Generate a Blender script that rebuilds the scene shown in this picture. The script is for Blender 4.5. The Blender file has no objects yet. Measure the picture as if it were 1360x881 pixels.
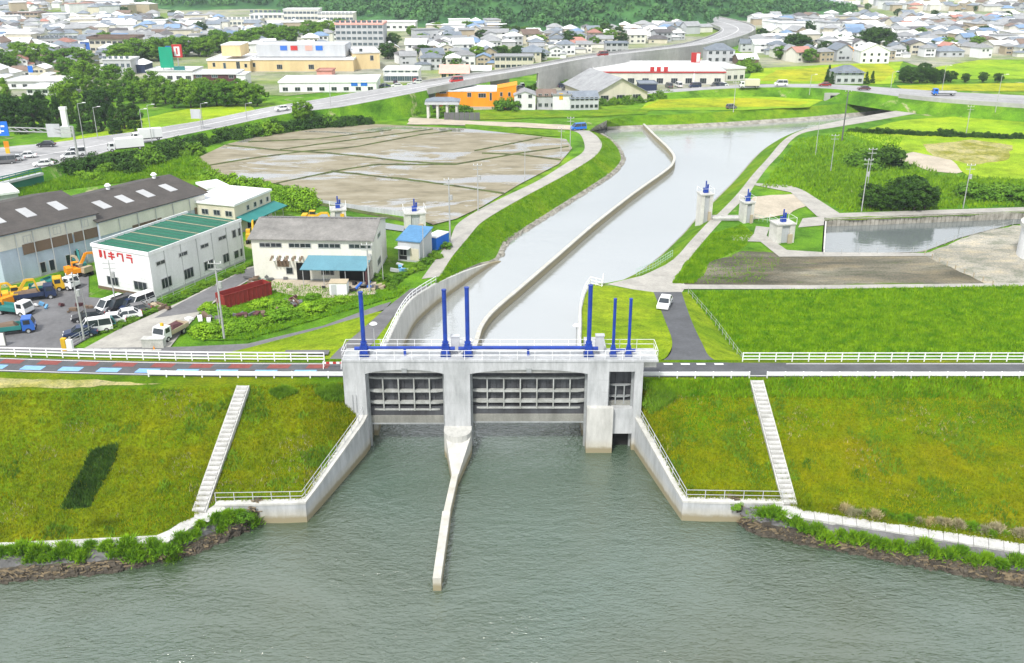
import bpy, bmesh, math, random
import numpy as np
from mathutils import Vector, Matrix
from mathutils.geometry import delaunay_2d_cdt
from mathutils.bvhtree import BVHTree
R = math.radians
random.seed(7)
SC = bpy.context.scene
COL = SC.collection
# ------------------------------------------------------------------ camera
FPX, CX, CY, CAMH = 1250.0, 680.0, 440.5, 46.0          # focal length in photo pixels
PITCH = math.atan(510.5 / FPX)
cam = bpy.data.cameras.new('camera')
cam.sensor_width = 36.0
cam.lens = FPX / 1360.0 * 36.0
cam.clip_start, cam.clip_end = 0.5, 6000
camo = bpy.data.objects.new('camera', cam)
camo.location = (0, 0, CAMH)
camo.rotation_euler = (math.pi / 2 - PITCH, 0, 0)
COL.objects.link(camo)
SC.camera = camo
# ------------------------------------------------------------------ sky, sun, exposure
SUN_EL, SUN_AZ = R(52), R(205)       # azimuth clockwise from +Y: the sun stands behind the camera, to the left
world = bpy.data.worlds.new('World')
SC.world = world
world.use_nodes = True
wn, wl = world.node_tree.nodes, world.node_tree.links
wn.clear()
w_out = wn.new('ShaderNodeOutputWorld'); w_bg = wn.new('ShaderNodeBackground')
w_sky = wn.new('ShaderNodeTexSky'); w_sky.sky_type = 'NISHITA'; w_sky.sun_disc = False
w_sky.sun_elevation = SUN_EL; w_sky.sun_rotation = SUN_AZ
w_sky.air_density = 1.0; w_sky.dust_density = 3.0; w_sky.ozone_density = 1.0
w_tc = wn.new('ShaderNodeTexCoord'); w_no = wn.new('ShaderNodeTexNoise'); w_rm = wn.new('ShaderNodeMapRange')
w_no.inputs['Scale'].default_value = 2.2; w_no.inputs['Detail'].default_value = 6
w_rm.inputs['From Min'].default_value = 0.35; w_rm.inputs['From Max'].default_value = 0.65
w_rm.inputs['To Min'].default_value = 0.62; w_rm.inputs['To Max'].default_value = 0.95
w_mix = wn.new('ShaderNodeMix'); w_mix.data_type = 'RGBA'
w_mix.inputs['B'].default_value = (11.0, 11.3, 11.7, 1)        # thin bright cloud over the blue
wl.new(w_tc.outputs['Generated'], w_no.inputs['Vector']); wl.new(w_no.outputs['Fac'], w_rm.inputs['Value'])
wl.new(w_rm.outputs['Result'], w_mix.inputs['Factor']); wl.new(w_sky.outputs['Color'], w_mix.inputs['A'])
wl.new(w_mix.outputs['Result'], w_bg.inputs['Color']); wl.new(w_bg.outputs['Background'], w_out.inputs['Surface'])
w_bg.inputs['Strength'].default_value = 0.105
sl = bpy.data.lights.new('sun', 'SUN'); sl.energy = 3.6; sl.angle = R(8); sl.color = (1.0, 0.96, 0.9)
so = bpy.data.objects.new('sun', sl); COL.objects.link(so)
sd = Vector((math.sin(SUN_AZ) * math.cos(SUN_EL), math.cos(SUN_AZ) * math.cos(SUN_EL), math.sin(SUN_EL)))
so.rotation_euler = sd.to_track_quat('Z', 'Y').to_euler(); so.location = sd * 300
SC.view_settings.view_transform = 'Standard'; SC.view_settings.look = 'None'
SC.view_settings.gamma = 1.0; SC.view_settings.exposure = 0.3
SC.view_settings.use_curve_mapping = False
SC.render.engine = 'CYCLES'
SC.cycles.max_bounces = 6; SC.cycles.transparent_max_bounces = 8; SC.cycles.volume_bounces = 0
SC.cycles.use_denoising = True
# ------------------------------------------------------------------ photo pixel -> place
W, G = -7.5, -4.0                    # water level, inland ground level; the levee road is z = 0
def ang(py): return PITCH + math.atan((py - CY) / FPX)
def dep(Y, z): return Y * math.cos(PITCH) + (CAMH - z) * math.sin(PITCH)
def at(px, py, z=G):
    Y = (CAMH - z) / math.tan(ang(py))
    return Vector(((px - CX) * dep(Y, z) / FPX, Y, z))
def atY(px, py, Y):
    z = CAMH - Y * math.tan(ang(py))
    return Vector(((px - CX) * dep(Y, z) / FPX, Y, z))
def P(*t):
    return [at(*p) if not isinstance(p, Vector) else p for p in t]
def lerp(a, b, t): return a + (b - a) * t
# ------------------------------------------------------------------ materials
MATS = {}
def nodes_of(name):
    m = bpy.data.materials.new(name); m.use_nodes = True
    nt = m.node_tree; b = nt.nodes['Principled BSDF']
    MATS[name] = m
    return m, nt, b
def ramp(nt, fac, stops):
    r = nt.nodes.new('ShaderNodeValToRGB'); e = r.color_ramp.elements
    while len(e) < len(stops): e.new(0.5)
    for k, (p, c) in enumerate(stops):
        e[k].position = p; e[k].color = (c[0], c[1], c[2], 1)
    nt.links.new(fac, r.inputs['Fac']); return r.outputs['Color']
def noise(nt, vec, scale, detail=4, rough=0.6, dist=0.0):
    n = nt.nodes.new('ShaderNodeTexNoise'); n.inputs['Scale'].default_value = scale
    n.inputs['Detail'].default_value = detail; n.inputs['Roughness'].default_value = rough
    n.inputs['Distortion'].default_value = dist
    nt.links.new(vec, n.inputs['Vector']); return n.outputs['Fac']
def pos(nt, sx=1, sy=1, sz=1, rz=0):
    g = nt.nodes.new('ShaderNodeNewGeometry'); mp = nt.nodes.new('ShaderNodeMapping')
    mp.inputs['Scale'].default_value = (sx, sy, sz); mp.inputs['Rotation'].default_value = (0, 0, rz)
    nt.links.new(g.outputs['Position'], mp.inputs['Vector']); return mp.outputs['Vector']
def mixc(nt, fac, a, b, mode='MIX'):
    m = nt.nodes.new('ShaderNodeMix'); m.data_type = 'RGBA'; m.blend_type = mode
    for s, v in (('Factor', fac), ('A', a), ('B', b)):
        if hasattr(v, 'is_output') or hasattr(v, 'links'): nt.links.new(v, m.inputs[s])
        elif s == 'Factor': m.inputs[s].default_value = v
        else: m.inputs[s].default_value = (v[0], v[1], v[2], 1)
    return m.outputs['Result']
def bump(nt, b, h, strength, dist):
    n = nt.nodes.new('ShaderNodeBump'); n.inputs['Strength'].default_value = strength
    n.inputs['Distance'].default_value = dist
    nt.links.new(h, n.inputs['Height']); nt.links.new(n.outputs['Normal'], b.inputs['Normal'])
def mat(name, c, c2=None, scale=0.8, rough=0.75, metal=0.0, bmp=0.0, bscale=6.0, vary=0.0, fine=0.25, spec=0.4, streak=False):
    """plain surface with a two-scale mottling; vary = brightness change from one object to the next"""
    m, nt, b = nodes_of(name)
    v = pos(nt, 1, 1, 0.25 if streak else 1)
    c2 = c2 or tuple(x * 0.8 for x in c)
    f1 = noise(nt, v, scale, 5, 0.65)
    col = ramp(nt, f1, [(0.36, c2), (0.62, c)])
    f2 = noise(nt, pos(nt), scale * 9, 3, 0.6)
    col = mixc(nt, fine, col, ramp(nt, f2, [(0.3, (0.45, 0.45, 0.45)), (0.7, (1.25, 1.25, 1.25))]), 'MULTIPLY')
    if vary:
        oi = nt.nodes.new('ShaderNodeObjectInfo')
        col = mixc(nt, 1.0, col, ramp(nt, oi.outputs['Random'], [(0, (1 - vary,) * 3), (1, (1 + vary,) * 3)]), 'MULTIPLY')
    nt.links.new(col, b.inputs['Base Color'])
    b.inputs['Roughness'].default_value = rough; b.inputs['Metallic'].default_value = metal
    b.inputs['Specular IOR Level'].default_value = spec
    if bmp: bump(nt, b, noise(nt, pos(nt), bscale, 4, 0.7), bmp, 0.05)
    return m
def grass(name, a, bcol, c, big=0.06, mid=0.5, rough=0.9, dry=None, upper=None, streak=None, mottle=0.75):
    m, nt, b = nodes_of(name)
    v = pos(nt, *(streak or (1, 1, 1)))
    n1 = noise(nt, v, big, 5, 0.6, 0.4); n2 = noise(nt, v, mid, 5, 0.7); n3 = noise(nt, pos(nt), 3.5, 4, 0.75)
    col = ramp(nt, n1, [(0.38, a), (0.52, bcol), (0.66, c)])
    col = mixc(nt, mottle, col, ramp(nt, n2, [(0.32, (0.42, 0.5, 0.4)), (0.5, (1.0, 1.0, 1.0)), (0.68, (1.5, 1.35, 1.1))]), 'MULTIPLY')
    col = mixc(nt, 0.85, col, ramp(nt, n3, [(0.32, (0.45, 0.5, 0.4)), (0.5, (1, 1, 1)), (0.72, (1.45, 1.35, 1.2))]), 'MULTIPLY')
    if upper:      # another sowing on the upper part of the bank, with a ragged border
        g_ = nt.nodes.new('ShaderNodeNewGeometry'); sx_ = nt.nodes.new('ShaderNodeSeparateXYZ'); nt.links.new(g_.outputs['Position'], sx_.inputs[0])
        ma = nt.nodes.new('ShaderNodeMath'); ma.operation = 'MULTIPLY_ADD'; ma.inputs[1].default_value = 0.5; nt.links.new(n2, ma.inputs[0]); nt.links.new(sx_.outputs['Z'], ma.inputs[2])
        mr = nt.nodes.new('ShaderNodeMapRange'); mr.inputs['From Min'].default_value = upper[0]; mr.inputs['From Max'].default_value = upper[0] + .25; nt.links.new(ma.outputs[0], mr.inputs['Value'])
        col = mixc(nt, mr.outputs['Result'], col, mixc(nt, 1.0, col, upper[1], 'MULTIPLY'))
        band = noise(nt, pos(nt, 1.0, 0.04, 0.04, .25), 0.45, 2, 0.5)      # faint mowing swathes up and down the slope
        col = mixc(nt, 0.6, col, ramp(nt, band, [(0.4, (0.86, 0.9, 0.85)), (0.6, (1.15, 1.12, 1.0))]), 'MULTIPLY')
    if dry:
        n4 = noise(nt, v, big * 2.3, 6, 0.7, 0.6)
        col = mixc(nt, ramp(nt, n4, [(dry[1], (0, 0, 0)), (dry[1] + 0.07, (1, 1, 1))]), col, dry[0])
    nt.links.new(col, b.inputs['Base Color'])
    b.inputs['Roughness'].default_value = rough; b.inputs['Specular IOR Level'].default_value = 0.1
    bump(nt, b, n3, 0.9, 0.25)
    return m
def leafmat(name, lo, hi, scale=0.5):
    m, nt, b = nodes_of(name)
    oi = nt.nodes.new('ShaderNodeObjectInfo')
    col = ramp(nt, noise(nt, pos(nt), scale, 4, 0.7), [(0.3, lo), (0.7, hi)])
    col = mixc(nt, 1.0, col, ramp(nt, oi.outputs['Random'], [(0, (0.75, 0.85, 0.8)), (0.5, (1, 1, 1)), (1, (1.3, 1.2, 0.95))]), 'MULTIPLY')
    nt.links.new(col, b.inputs['Base Color']); b.inputs['Roughness'].default_value = 0.8
    b.inputs['Specular IOR Level'].default_value = 0.15
    return m
# greens
grass('bank_grass', (0.086, 0.152, 0.0005), (0.146, 0.182, 0.0005), (0.205, 0.192, 0.0005), 0.07, 0.45, upper=(-2.6, (0.86, 1.06, 0.9)), mottle=0.45)
grass('field_grass', (0.055, 0.165, 0.001), (0.095, 0.22, 0.0015), (0.16, 0.25, 0.002), 0.06, 0.3)
grass('lawn', (0.15, 0.26, 0.006), (0.20, 0.30, 0.008), (0.23, 0.31, 0.012), 0.08, 0.4)
grass('levee_grass', (0.085, 0.20, 0.006), (0.12, 0.235, 0.006), (0.17, 0.25, 0.01), 0.07, 0.35)
grass('wild_grass', (0.07, 0.19, 0.012), (0.11, 0.25, 0.012), (0.16, 0.28, 0.02), 0.035, 0.18, dry=((0.36, 0.34, 0.2), 0.6), mottle=1.0)
grass('rice', (0.20, 0.36, 0.012), (0.26, 0.40, 0.015), (0.32, 0.42, 0.02), 0.02, 0.12)
grass('rice_ripe', (0.26, 0.34, 0.012), (0.34, 0.37, 0.015), (0.38, 0.38, 0.02), 0.03, 0.15)
grass('dry_grass', (0.22, 0.23, 0.03), (0.34, 0.33, 0.12), (0.42, 0.38, 0.2), 0.15, 0.8)
grass('town_ground', (0.16, 0.24, 0.05), (0.30, 0.31, 0.24), (0.36, 0.36, 0.33), 0.012, 0.09)
grass('soil', (0.105, 0.098, 0.075), (0.19, 0.178, 0.14), (0.33, 0.31, 0.25), 0.09, 0.3, streak=(0.35, 1, 1), dry=((0.10, 0.17, 0.015), 0.6))
grass('gravel', (0.30, 0.29, 0.25), (0.38, 0.365, 0.32), (0.46, 0.44, 0.39), 0.06, 0.4, streak=(0.5, 1, 1))
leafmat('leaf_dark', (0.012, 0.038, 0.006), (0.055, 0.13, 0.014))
leafmat('leaf_mid', (0.045, 0.12, 0.008), (0.16, 0.31, 0.02))
leafmat('leaf_light', (0.08, 0.20, 0.008), (0.22, 0.40, 0.02))
leafmat('leaf_hill', (0.018, 0.07, 0.03), (0.09, 0.22, 0.06), 0.05)
leafmat('leaf_reed', (0.06, 0.17, 0.005), (0.20, 0.37, 0.012), 1.2)
leafmat('blade_bank', (0.11, 0.18, 0.0005), (0.28, 0.28, 0.0005), 0.6)
leafmat('blade_field', (0.07, 0.21, 0.003), (0.26, 0.42, 0.006), 0.5)
leafmat('straw', (0.24, 0.21, 0.11), (0.42, 0.38, 0.24), 1.2)
mat('bark', (0.10, 0.075, 0.05), rough=0.95)
# concrete, stone, roads
def concrete(name, c, c2, stain=(0.20, 0.19, 0.16), tide=True):
    m, nt, b = nodes_of(name)
    f = noise(nt, pos(nt, 1, 1, 0.35), 0.55, 6, 0.7)
    col = ramp(nt, f, [(0.35, c2), (0.62, c)])
    col = mixc(nt, 0.25, col, ramp(nt, noise(nt, pos(nt, 1, 1, 0.12), 2.2, 4, 0.7), [(0.35, (0.5, 0.5, 0.5)), (0.6, (1.1, 1.1, 1.1))]), 'MULTIPLY')
    if tide:   # the dark wet and algae-stained band the tide leaves on the concrete
        g = nt.nodes.new('ShaderNodeNewGeometry'); sp = nt.nodes.new('ShaderNodeSeparateXYZ'); mr = nt.nodes.new('ShaderNodeMapRange')
        nt.links.new(g.outputs['Position'], sp.inputs[0])
        ad = nt.nodes.new('ShaderNodeMath'); ad.operation = 'MULTIPLY_ADD'; ad.inputs[1].default_value = 0.5
        nt.links.new(noise(nt, pos(nt), 1.6, 3), ad.inputs[0]); nt.links.new(sp.outputs['Z'], ad.inputs[2])
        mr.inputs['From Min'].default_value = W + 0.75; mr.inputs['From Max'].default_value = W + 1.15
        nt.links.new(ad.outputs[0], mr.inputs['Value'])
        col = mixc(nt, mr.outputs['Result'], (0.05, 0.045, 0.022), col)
        mr2 = nt.nodes.new('ShaderNodeMapRange'); mr2.inputs['From Min'].default_value = W + 0.7; mr2.inputs['From Max'].default_value = W + 2.0
        nt.links.new(ad.outputs[0], mr2.inputs['Value'])
        col = mixc(nt, mr2.outputs['Result'], mixc(nt, 0.55, col, (0.44, 0.38, 0.24)), col)
    nt.links.new(col, b.inputs['Base Color']); b.inputs['Roughness'].default_value = 0.85
    bump(nt, b, noise(nt, pos(nt), 5, 4), 0.25, 0.03)
    return m
concrete('concrete', (0.48, 0.495, 0.505), (0.33, 0.345, 0.35))
concrete('concrete_pale', (0.54, 0.54, 0.51), (0.41, 0.41, 0.385))
mat('concrete_dry', (0.62, 0.61, 0.57), (0.5, 0.49, 0.46), 0.5, 0.9, bmp=0.2)
mat('path_concrete', (0.40, 0.385, 0.35), (0.30, 0.29, 0.265), 0.25, 0.92, bmp=0.15)
mat('step_white', (0.54, 0.54, 0.52), (0.40, 0.40, 0.38), 0.9, 0.9, fine=0.4)
mat('step_gap_shade', (0.26, 0.26, 0.24), (0.2, 0.2, 0.18), 0.9, 0.95)  # darker than the treads, paints the shadow gaps between the steps
mat('asphalt', (0.105, 0.11, 0.12), (0.075, 0.078, 0.085), 0.3, 0.9, bmp=0.25, bscale=14)
mat('asphalt_old', (0.165, 0.165, 0.172), (0.115, 0.115, 0.12), 0.2, 0.92, bmp=0.2, bscale=12)
mat('highway', (0.36, 0.36, 0.365), (0.28, 0.28, 0.285), 0.06, 0.9)
mat('viaduct', (0.44, 0.44, 0.42), (0.32, 0.32, 0.31), 0.06, 0.9, streak=True)
mat('paint_white', (0.80, 0.80, 0.80), (0.68, 0.68, 0.68), 1.5, 0.7)
mat('paint_red', (0.24, 0.065, 0.055), (0.18, 0.05, 0.045), 1.5, 0.85)
mat('paint_blue', (0.22, 0.42, 0.72), (0.18, 0.36, 0.62), 1.5, 0.85)
mat('stone', (0.16, 0.145, 0.12), (0.08, 0.07, 0.055), 0.8, 0.95, vary=0.35, bmp=0.4)
mat('riprap', (0.105, 0.09, 0.068), (0.045, 0.038, 0.03), 0.9, 0.95, bmp=0.6)
concrete('divider_shade', (0.13, 0.12, 0.09), (0.07, 0.065, 0.045))  # dark base colour paints in the divider's shaded side, above the tide stain
mat('driftwood', (0.21, 0.165, 0.10), (0.11, 0.085, 0.05), 1.5, 0.9)
mat('gravel_dark', (0.16, 0.16, 0.165), (0.10, 0.10, 0.10), 0.7, 0.95, bmp=0.4)
mat('revetment', (0.36, 0.345, 0.30), (0.19, 0.18, 0.15), 0.6, 0.95, bmp=0.4)
mat('bund', (0.09, 0.12, 0.03), (0.045, 0.05, 0.022), 0.4, 0.95, bmp=0.4)
mat('dirt_pale', (0.48, 0.42, 0.33), (0.36, 0.32, 0.25), 0.2, 0.95)
# metals, paints
mat('steel_white', (0.82, 0.83, 0.84), (0.72, 0.73, 0.74), 1.0, 0.45, vary=0.04, fine=0.1)
mat('steel_grey', (0.36, 0.38, 0.385), (0.27, 0.285, 0.29), 0.8, 0.5, 0.2)
mat('gate_girder', (0.42, 0.435, 0.42), (0.28, 0.29, 0.27), 0.8, 0.5)
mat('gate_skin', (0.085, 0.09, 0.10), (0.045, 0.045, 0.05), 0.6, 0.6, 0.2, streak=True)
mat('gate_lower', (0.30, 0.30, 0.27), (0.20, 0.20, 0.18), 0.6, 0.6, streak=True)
mat('hoist_blue', (0.010, 0.05, 0.34), (0.008, 0.035, 0.24), 1.0, 0.4, fine=0.15)
mat('hoist_dark_blue', (0.012, 0.045, 0.22), None, 1.0, 0.45)
mat('pole_grey', (0.42, 0.43, 0.43), (0.33, 0.34, 0.34), 0.8, 0.8)
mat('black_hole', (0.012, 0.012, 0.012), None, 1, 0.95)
mat('rubber', (0.02, 0.02, 0.021), None, 1, 0.9)
mat('glass_dark', (0.035, 0.045, 0.055), (0.02, 0.026, 0.03), 0.6, 0.12, spec=0.6)
mat('glass_blue', (0.08, 0.12, 0.15), (0.05, 0.08, 0.10), 0.6, 0.15, spec=0.6)
mat('alu', (0.55, 0.56, 0.57), None, 1.0, 0.5, 0.4)
PALETTE = dict(white=(0.78, 0.79, 0.80), offwhite=(0.70, 0.69, 0.62), cream=(0.72, 0.56, 0.30), beige=(0.62, 0.58, 0.46), grey=(0.42, 0.43, 0.44),
    paleblue=(0.42, 0.50, 0.60), brown=(0.16, 0.11, 0.075), maroon=(0.10, 0.035, 0.04), orange=(0.85, 0.30, 0.005), red=(0.50, 0.03, 0.03),
    darkred=(0.26, 0.025, 0.02), teal=(0.025, 0.20, 0.19), green=(0.02, 0.19, 0.115), skyblue=(0.13, 0.34, 0.58), blue=(0.03, 0.13, 0.50),
    yellow=(0.70, 0.42, 0.02), black=(0.025, 0.025, 0.03), darkgrey=(0.13, 0.13, 0.135), silver=(0.50, 0.52, 0.54), pink=(0.72, 0.34, 0.28),
    awning=(0.11, 0.26, 0.33), lightgreen=(0.40, 0.58, 0.48), tan=(0.44, 0.37, 0.26), navy=(0.02, 0.035, 0.09), signgreen=(0.0, 0.34, 0.20), signblue=(0.01, 0.15, 0.62))
for k, c in PALETTE.items():
    mat('w_' + k, c, tuple(x * 0.86 for x in c), 0.35, 0.75, streak=True, vary=0.05, fine=0.12)
    m = mat('car_' + k, c, tuple(x * 0.96 for x in c), 0.6, 0.3, fine=0.05, spec=0.5)
def roofmat(name, c, c2, rows=3.0, rough=0.8):
    m, nt, b = nodes_of(name)
    tc = nt.nodes.new('ShaderNodeTexCoord')
    f = noise(nt, pos(nt), 0.35, 5, 0.7)
    col = ramp(nt, f, [(0.34, c2), (0.64, c)])
    oi = nt.nodes.new('ShaderNodeObjectInfo')
    col = mixc(nt, 1.0, col, ramp(nt, oi.outputs['Random'], [(0, (0.82, 0.82, 0.82)), (1, (1.15, 1.15, 1.15))]), 'MULTIPLY')
    col = mixc(nt, 0.4, col, ramp(nt, noise(nt, pos(nt), 2.5, 4, 0.7), [(0.35, (0.6, 0.6, 0.6)), (0.65, (1.2, 1.2, 1.2))]), 'MULTIPLY')
    nt.links.new(col, b.inputs['Base Color']); b.inputs['Roughness'].default_value = rough
    return m
roofmat('r_darkgrey', (0.13, 0.125, 0.13), (0.085, 0.08, 0.085))
roofmat('r_grey', (0.30, 0.31, 0.32), (0.22, 0.225, 0.235))
roofmat('r_slate', (0.20, 0.23, 0.27), (0.14, 0.165, 0.20))
roofmat('r_brown', (0.20, 0.14, 0.11), (0.14, 0.10, 0.08))
roofmat('r_red', (0.42, 0.20, 0.16), (0.32, 0.15, 0.12))
roofmat('r_orange', (0.70, 0.30, 0.08), (0.6, 0.24, 0.06))
roofmat('r_blue', (0.18, 0.27, 0.42), (0.14, 0.22, 0.34))
roofmat('r_white', (0.78, 0.79, 0.80), (0.66, 0.67, 0.68))
roofmat('r_pink', (0.80, 0.42, 0.36), (0.72, 0.36, 0.31))
roofmat('r_green', (0.010, 0.105, 0.062), (0.006, 0.08, 0.048))
roofmat('r_warehouse', (0.078, 0.068, 0.062), (0.05, 0.044, 0.04))
roofmat('r_asbestos', (0.27, 0.26, 0.245), (0.17, 0.165, 0.155))
roofmat('r_sky', (0.08, 0.21, 0.38), (0.06, 0.17, 0.32))
# mud of the drained paddies with standing water in the hollows
m, nt, b = nodes_of('paddy_mud')
v = pos(nt, 0.45, 1.0, 1, 0.25)
wet = ramp(nt, noise(nt, v, 0.085, 6, 0.65, 0.5), [(0.51, (0, 0, 0)), (0.56, (1, 1, 1))])
col = ramp(nt, noise(nt, v, 0.25, 6, 0.7), [(0.33, (0.15, 0.13, 0.08)), (0.5, (0.24, 0.21, 0.14)), (0.66, (0.30, 0.27, 0.20))])
col = mixc(nt, wet, col, (0.22, 0.215, 0.20))
nt.links.new(col, b.inputs['Base Color']); b.inputs['IOR'].default_value = 2.8
rr = ramp(nt, wet, [(0, (0.65, 0.65, 0.65)), (1, (0.05, 0.05, 0.05))]); nt.links.new(rr, b.inputs['Roughness'])
sp_ = ramp(nt, wet, [(0, (0.06, 0.06, 0.06)), (1, (1, 1, 1))]); nt.links.new(sp_, b.inputs['Specular IOR Level'])
def water(name, deep, shallow, rs, bst, big, rough, ior=1.38):
    m, nt, b = nodes_of(name)
    f = noise(nt, pos(nt, 1, 1, 1), 0.02, 4, 0.6, 0.6)
    nt.links.new(ramp(nt, f, [(0.35, deep), (0.65, shallow)]), b.inputs['Base Color'])
    b.inputs['Roughness'].default_value = rough; b.inputs['IOR'].default_value = ior
    b.inputs['Specular IOR Level'].default_value = 0.5
    n1 = noise(nt, pos(nt, 0.55, 1.2, 1, 0.15), rs, 3, 0.6, 0.6); n2 = noise(nt, pos(nt, 0.7, 1.1, 1, -0.3), rs * 0.31, 3, 0.55, 0.4)
    md = nt.nodes.new('ShaderNodeMath'); md.operation = 'MULTIPLY_ADD'; md.inputs[1].default_value = big
    nt.links.new(n2, md.inputs[0]); nt.links.new(n1, md.inputs[2])
    cal = nt.nodes.new('ShaderNodeMath'); cal.operation = 'MULTIPLY'      # calmer and rougher stretches
    mrr = nt.nodes.new('ShaderNodeMapRange'); mrr.inputs['From Min'].default_value = 0.35; mrr.inputs['From Max'].default_value = 0.62; mrr.inputs['To Min'].default_value = 0.45; mrr.inputs['To Max'].default_value = 1.15
    nt.links.new(noise(nt, pos(nt, 0.5, 1, 1, 0.4), 0.07, 4, 0.6, 1.2), mrr.inputs['Value'])
    nt.links.new(md.outputs[0], cal.inputs[0]); nt.links.new(mrr.outputs['Result'], cal.inputs[1])
    bump(nt, b, cal.outputs[0], bst, 0.35)
    return m
water('river_water', (0.048, 0.070, 0.034), (0.062, 0.105, 0.076), 3.0, 0.6, 1.1, 0.14, 2.4)
water('canal_water', (0.24, 0.26, 0.255), (0.29, 0.31, 0.305), 1.1, 0.10, 1.0, 0.05, 6.0)
water('pond_water', (0.12, 0.14, 0.14), (0.16, 0.18, 0.18), 1.0, 0.06, 1.0, 0.05, 3.0)
# ------------------------------------------------------------------ mesh helpers
class MB:
    def __init__(s): s.v, s.f = [], []
    def add(s, vs, fs):
        n = len(s.v); s.v += [tuple(p) for p in vs]; s.f += [tuple(i + n for i in f) for f in fs]; return s
    def box(s, x0, x1, y0, y1, z0, z1):
        return s.add([(x0, y0, z0), (x1, y0, z0), (x1, y1, z0), (x0, y1, z0), (x0, y0, z1), (x1, y0, z1), (x1, y1, z1), (x0, y1, z1)],
            [(0, 3, 2, 1), (4, 5, 6, 7), (0, 1, 5, 4), (1, 2, 6, 5), (2, 3, 7, 6), (3, 0, 4, 7)])
    def hexa(s, b, t):      # bottom 4, top 4
        return s.add(list(b) + list(t), [(0, 3, 2, 1), (4, 5, 6, 7), (0, 1, 5, 4), (1, 2, 6, 5), (2, 3, 7, 6), (3, 0, 4, 7)])
    def bar(s, a, b, w, h=None):     # box beam from a to b
        a, b = Vector(a), Vector(b); h = h or w; d = (b - a).normalized()
        up = Vector((0, 0, 1)) if abs(d.z) < 0.95 else Vector((0, 1, 0))
        r = d.cross(up).normalized() * w / 2; u = r.cross(d).normalized() * h / 2
        return s.add([a - r - u, a + r - u, b + r - u, b - r - u, a - r + u, a + r + u, b + r + u, b - r + u],
            [(0, 3, 2, 1), (4, 5, 6, 7), (0, 1, 5, 4), (1, 2, 6, 5), (2, 3, 7, 6), (3, 0, 4, 7)])
    def tube(s, a, b, r0, r1=None, n=8):
        a, b = Vector(a), Vector(b); r1 = r0 if r1 is None else r1; d = (b - a).normalized()
        up = Vector((0, 0, 1)) if abs(d.z) < 0.95 else Vector((0, 1, 0))
        x = d.cross(up).normalized(); y = x.cross(d).normalized(); vs = []
        for c, r in ((a, r0), (b, r1)):
            for k in range(n):
                t = 2 * math.pi * k / n; vs.append(c + x * math.cos(t) * r + y * math.sin(t) * r)
        return s.add(vs, [(k, (k + 1) % n, n + (k + 1) % n, n + k) for k in range(n)] + [tuple(range(n))[::-1], tuple(range(n, 2 * n))])
    def prism(s, outline, y0, y1, axis='y'):    # outline in x,z (axis y) or y,z (axis x) or x,y (axis z)
        n = len(outline)
        def mk(p, t): return {'y': (p[0], t, p[1]), 'x': (t, p[0], p[1]), 'z': (p[0], p[1], t)}[axis]
        vs = [mk(p, y0) for p in outline] + [mk(p, y1) for p in outline]
        return s.add(vs, [tuple(range(n)), tuple(range(2 * n - 1, n - 1, -1))] + [(k, n + k, n + (k + 1) % n, (k + 1) % n) for k in range(n)])
    def mesh(s, name, m, smooth=False):
        me = bpy.data.meshes.new(name); me.from_pydata(s.v, [], s.f)
        bm = bmesh.new(); bm.from_mesh(me); bmesh.ops.recalc_face_normals(bm, faces=bm.faces); bm.to_mesh(me); bm.free()
        if m: me.materials.append(MATS[m])
        if smooth: me.polygons.foreach_set('use_smooth', [True] * len(me.polygons))
        return me
    def build(s, name, m, parent=None, smooth=False):
        return link(name, s.mesh(name, m, smooth), parent)
def link(name, me, parent=None, loc=None, rz=None):
    o = bpy.data.objects.new(name, me); COL.objects.link(o)
    if parent is not None: o.parent = parent
    if loc is not None: o.location = loc
    if rz is not None: o.rotation_euler = (0, 0, rz)
    return o
def tag(o, label=None, cat=None, group=None, kind=None):
    if label: o['label'] = label
    if cat: o['category'] = cat
    if group: o['group'] = group
    if kind: o['kind'] = kind
    return o
def thing(name, label, cat, loc=(0, 0, 0), rz=0, group=None):
    o = link(name, None, None, loc, rz); o.empty_display_size = 0.5
    return tag(o, label, cat, group)
def dup(o, loc=None, rz=None, label=None, group=None, scale=None, parent=None):
    c = o.copy(); COL.objects.link(c); c.parent = parent
    if loc is not None: c.location = loc
    if rz is not None: c.rotation_euler = (0, 0, rz)
    if scale is not None: c.scale = scale if not isinstance(scale, (int, float)) else (scale,) * 3
    if label: c['label'] = label
    if group: c['group'] = group
    for ch in o.children: dup(ch, parent=c)
    return c
def resample(pl, n):
    pl = [Vector(p) for p in pl]; L = [0]
    for a, b in zip(pl, pl[1:]): L.append(L[-1] + (b - a).length)
    out = []; j = 0
    for k in range(n):
        t = L[-1] * k / (n - 1)
        while j < len(pl) - 2 and L[j + 1] < t: j += 1
        out.append(pl[j].lerp(pl[j + 1], (t - L[j]) / max(1e-6, L[j + 1] - L[j])))
    return out
def smooth_line(pl, n):
    """Catmull-Rom through the points"""
    pl = [Vector(p) for p in pl]; q = [pl[0] * 2 - pl[1]] + pl + [pl[-1] * 2 - pl[-2]]; out = []
    for i in range(1, len(q) - 2):
        for k in range(12):
            t = k / 12; a, b, c, d = q[i - 1], q[i], q[i + 1], q[i + 2]
            out.append(0.5 * ((2 * b) + (c - a) * t + (2 * a - 5 * b + 4 * c - d) * t * t + (3 * b - a - 3 * c + d) * t ** 3))
    return resample(out + [pl[-1]], n)
SURF = []
FLATN = [0]
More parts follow.
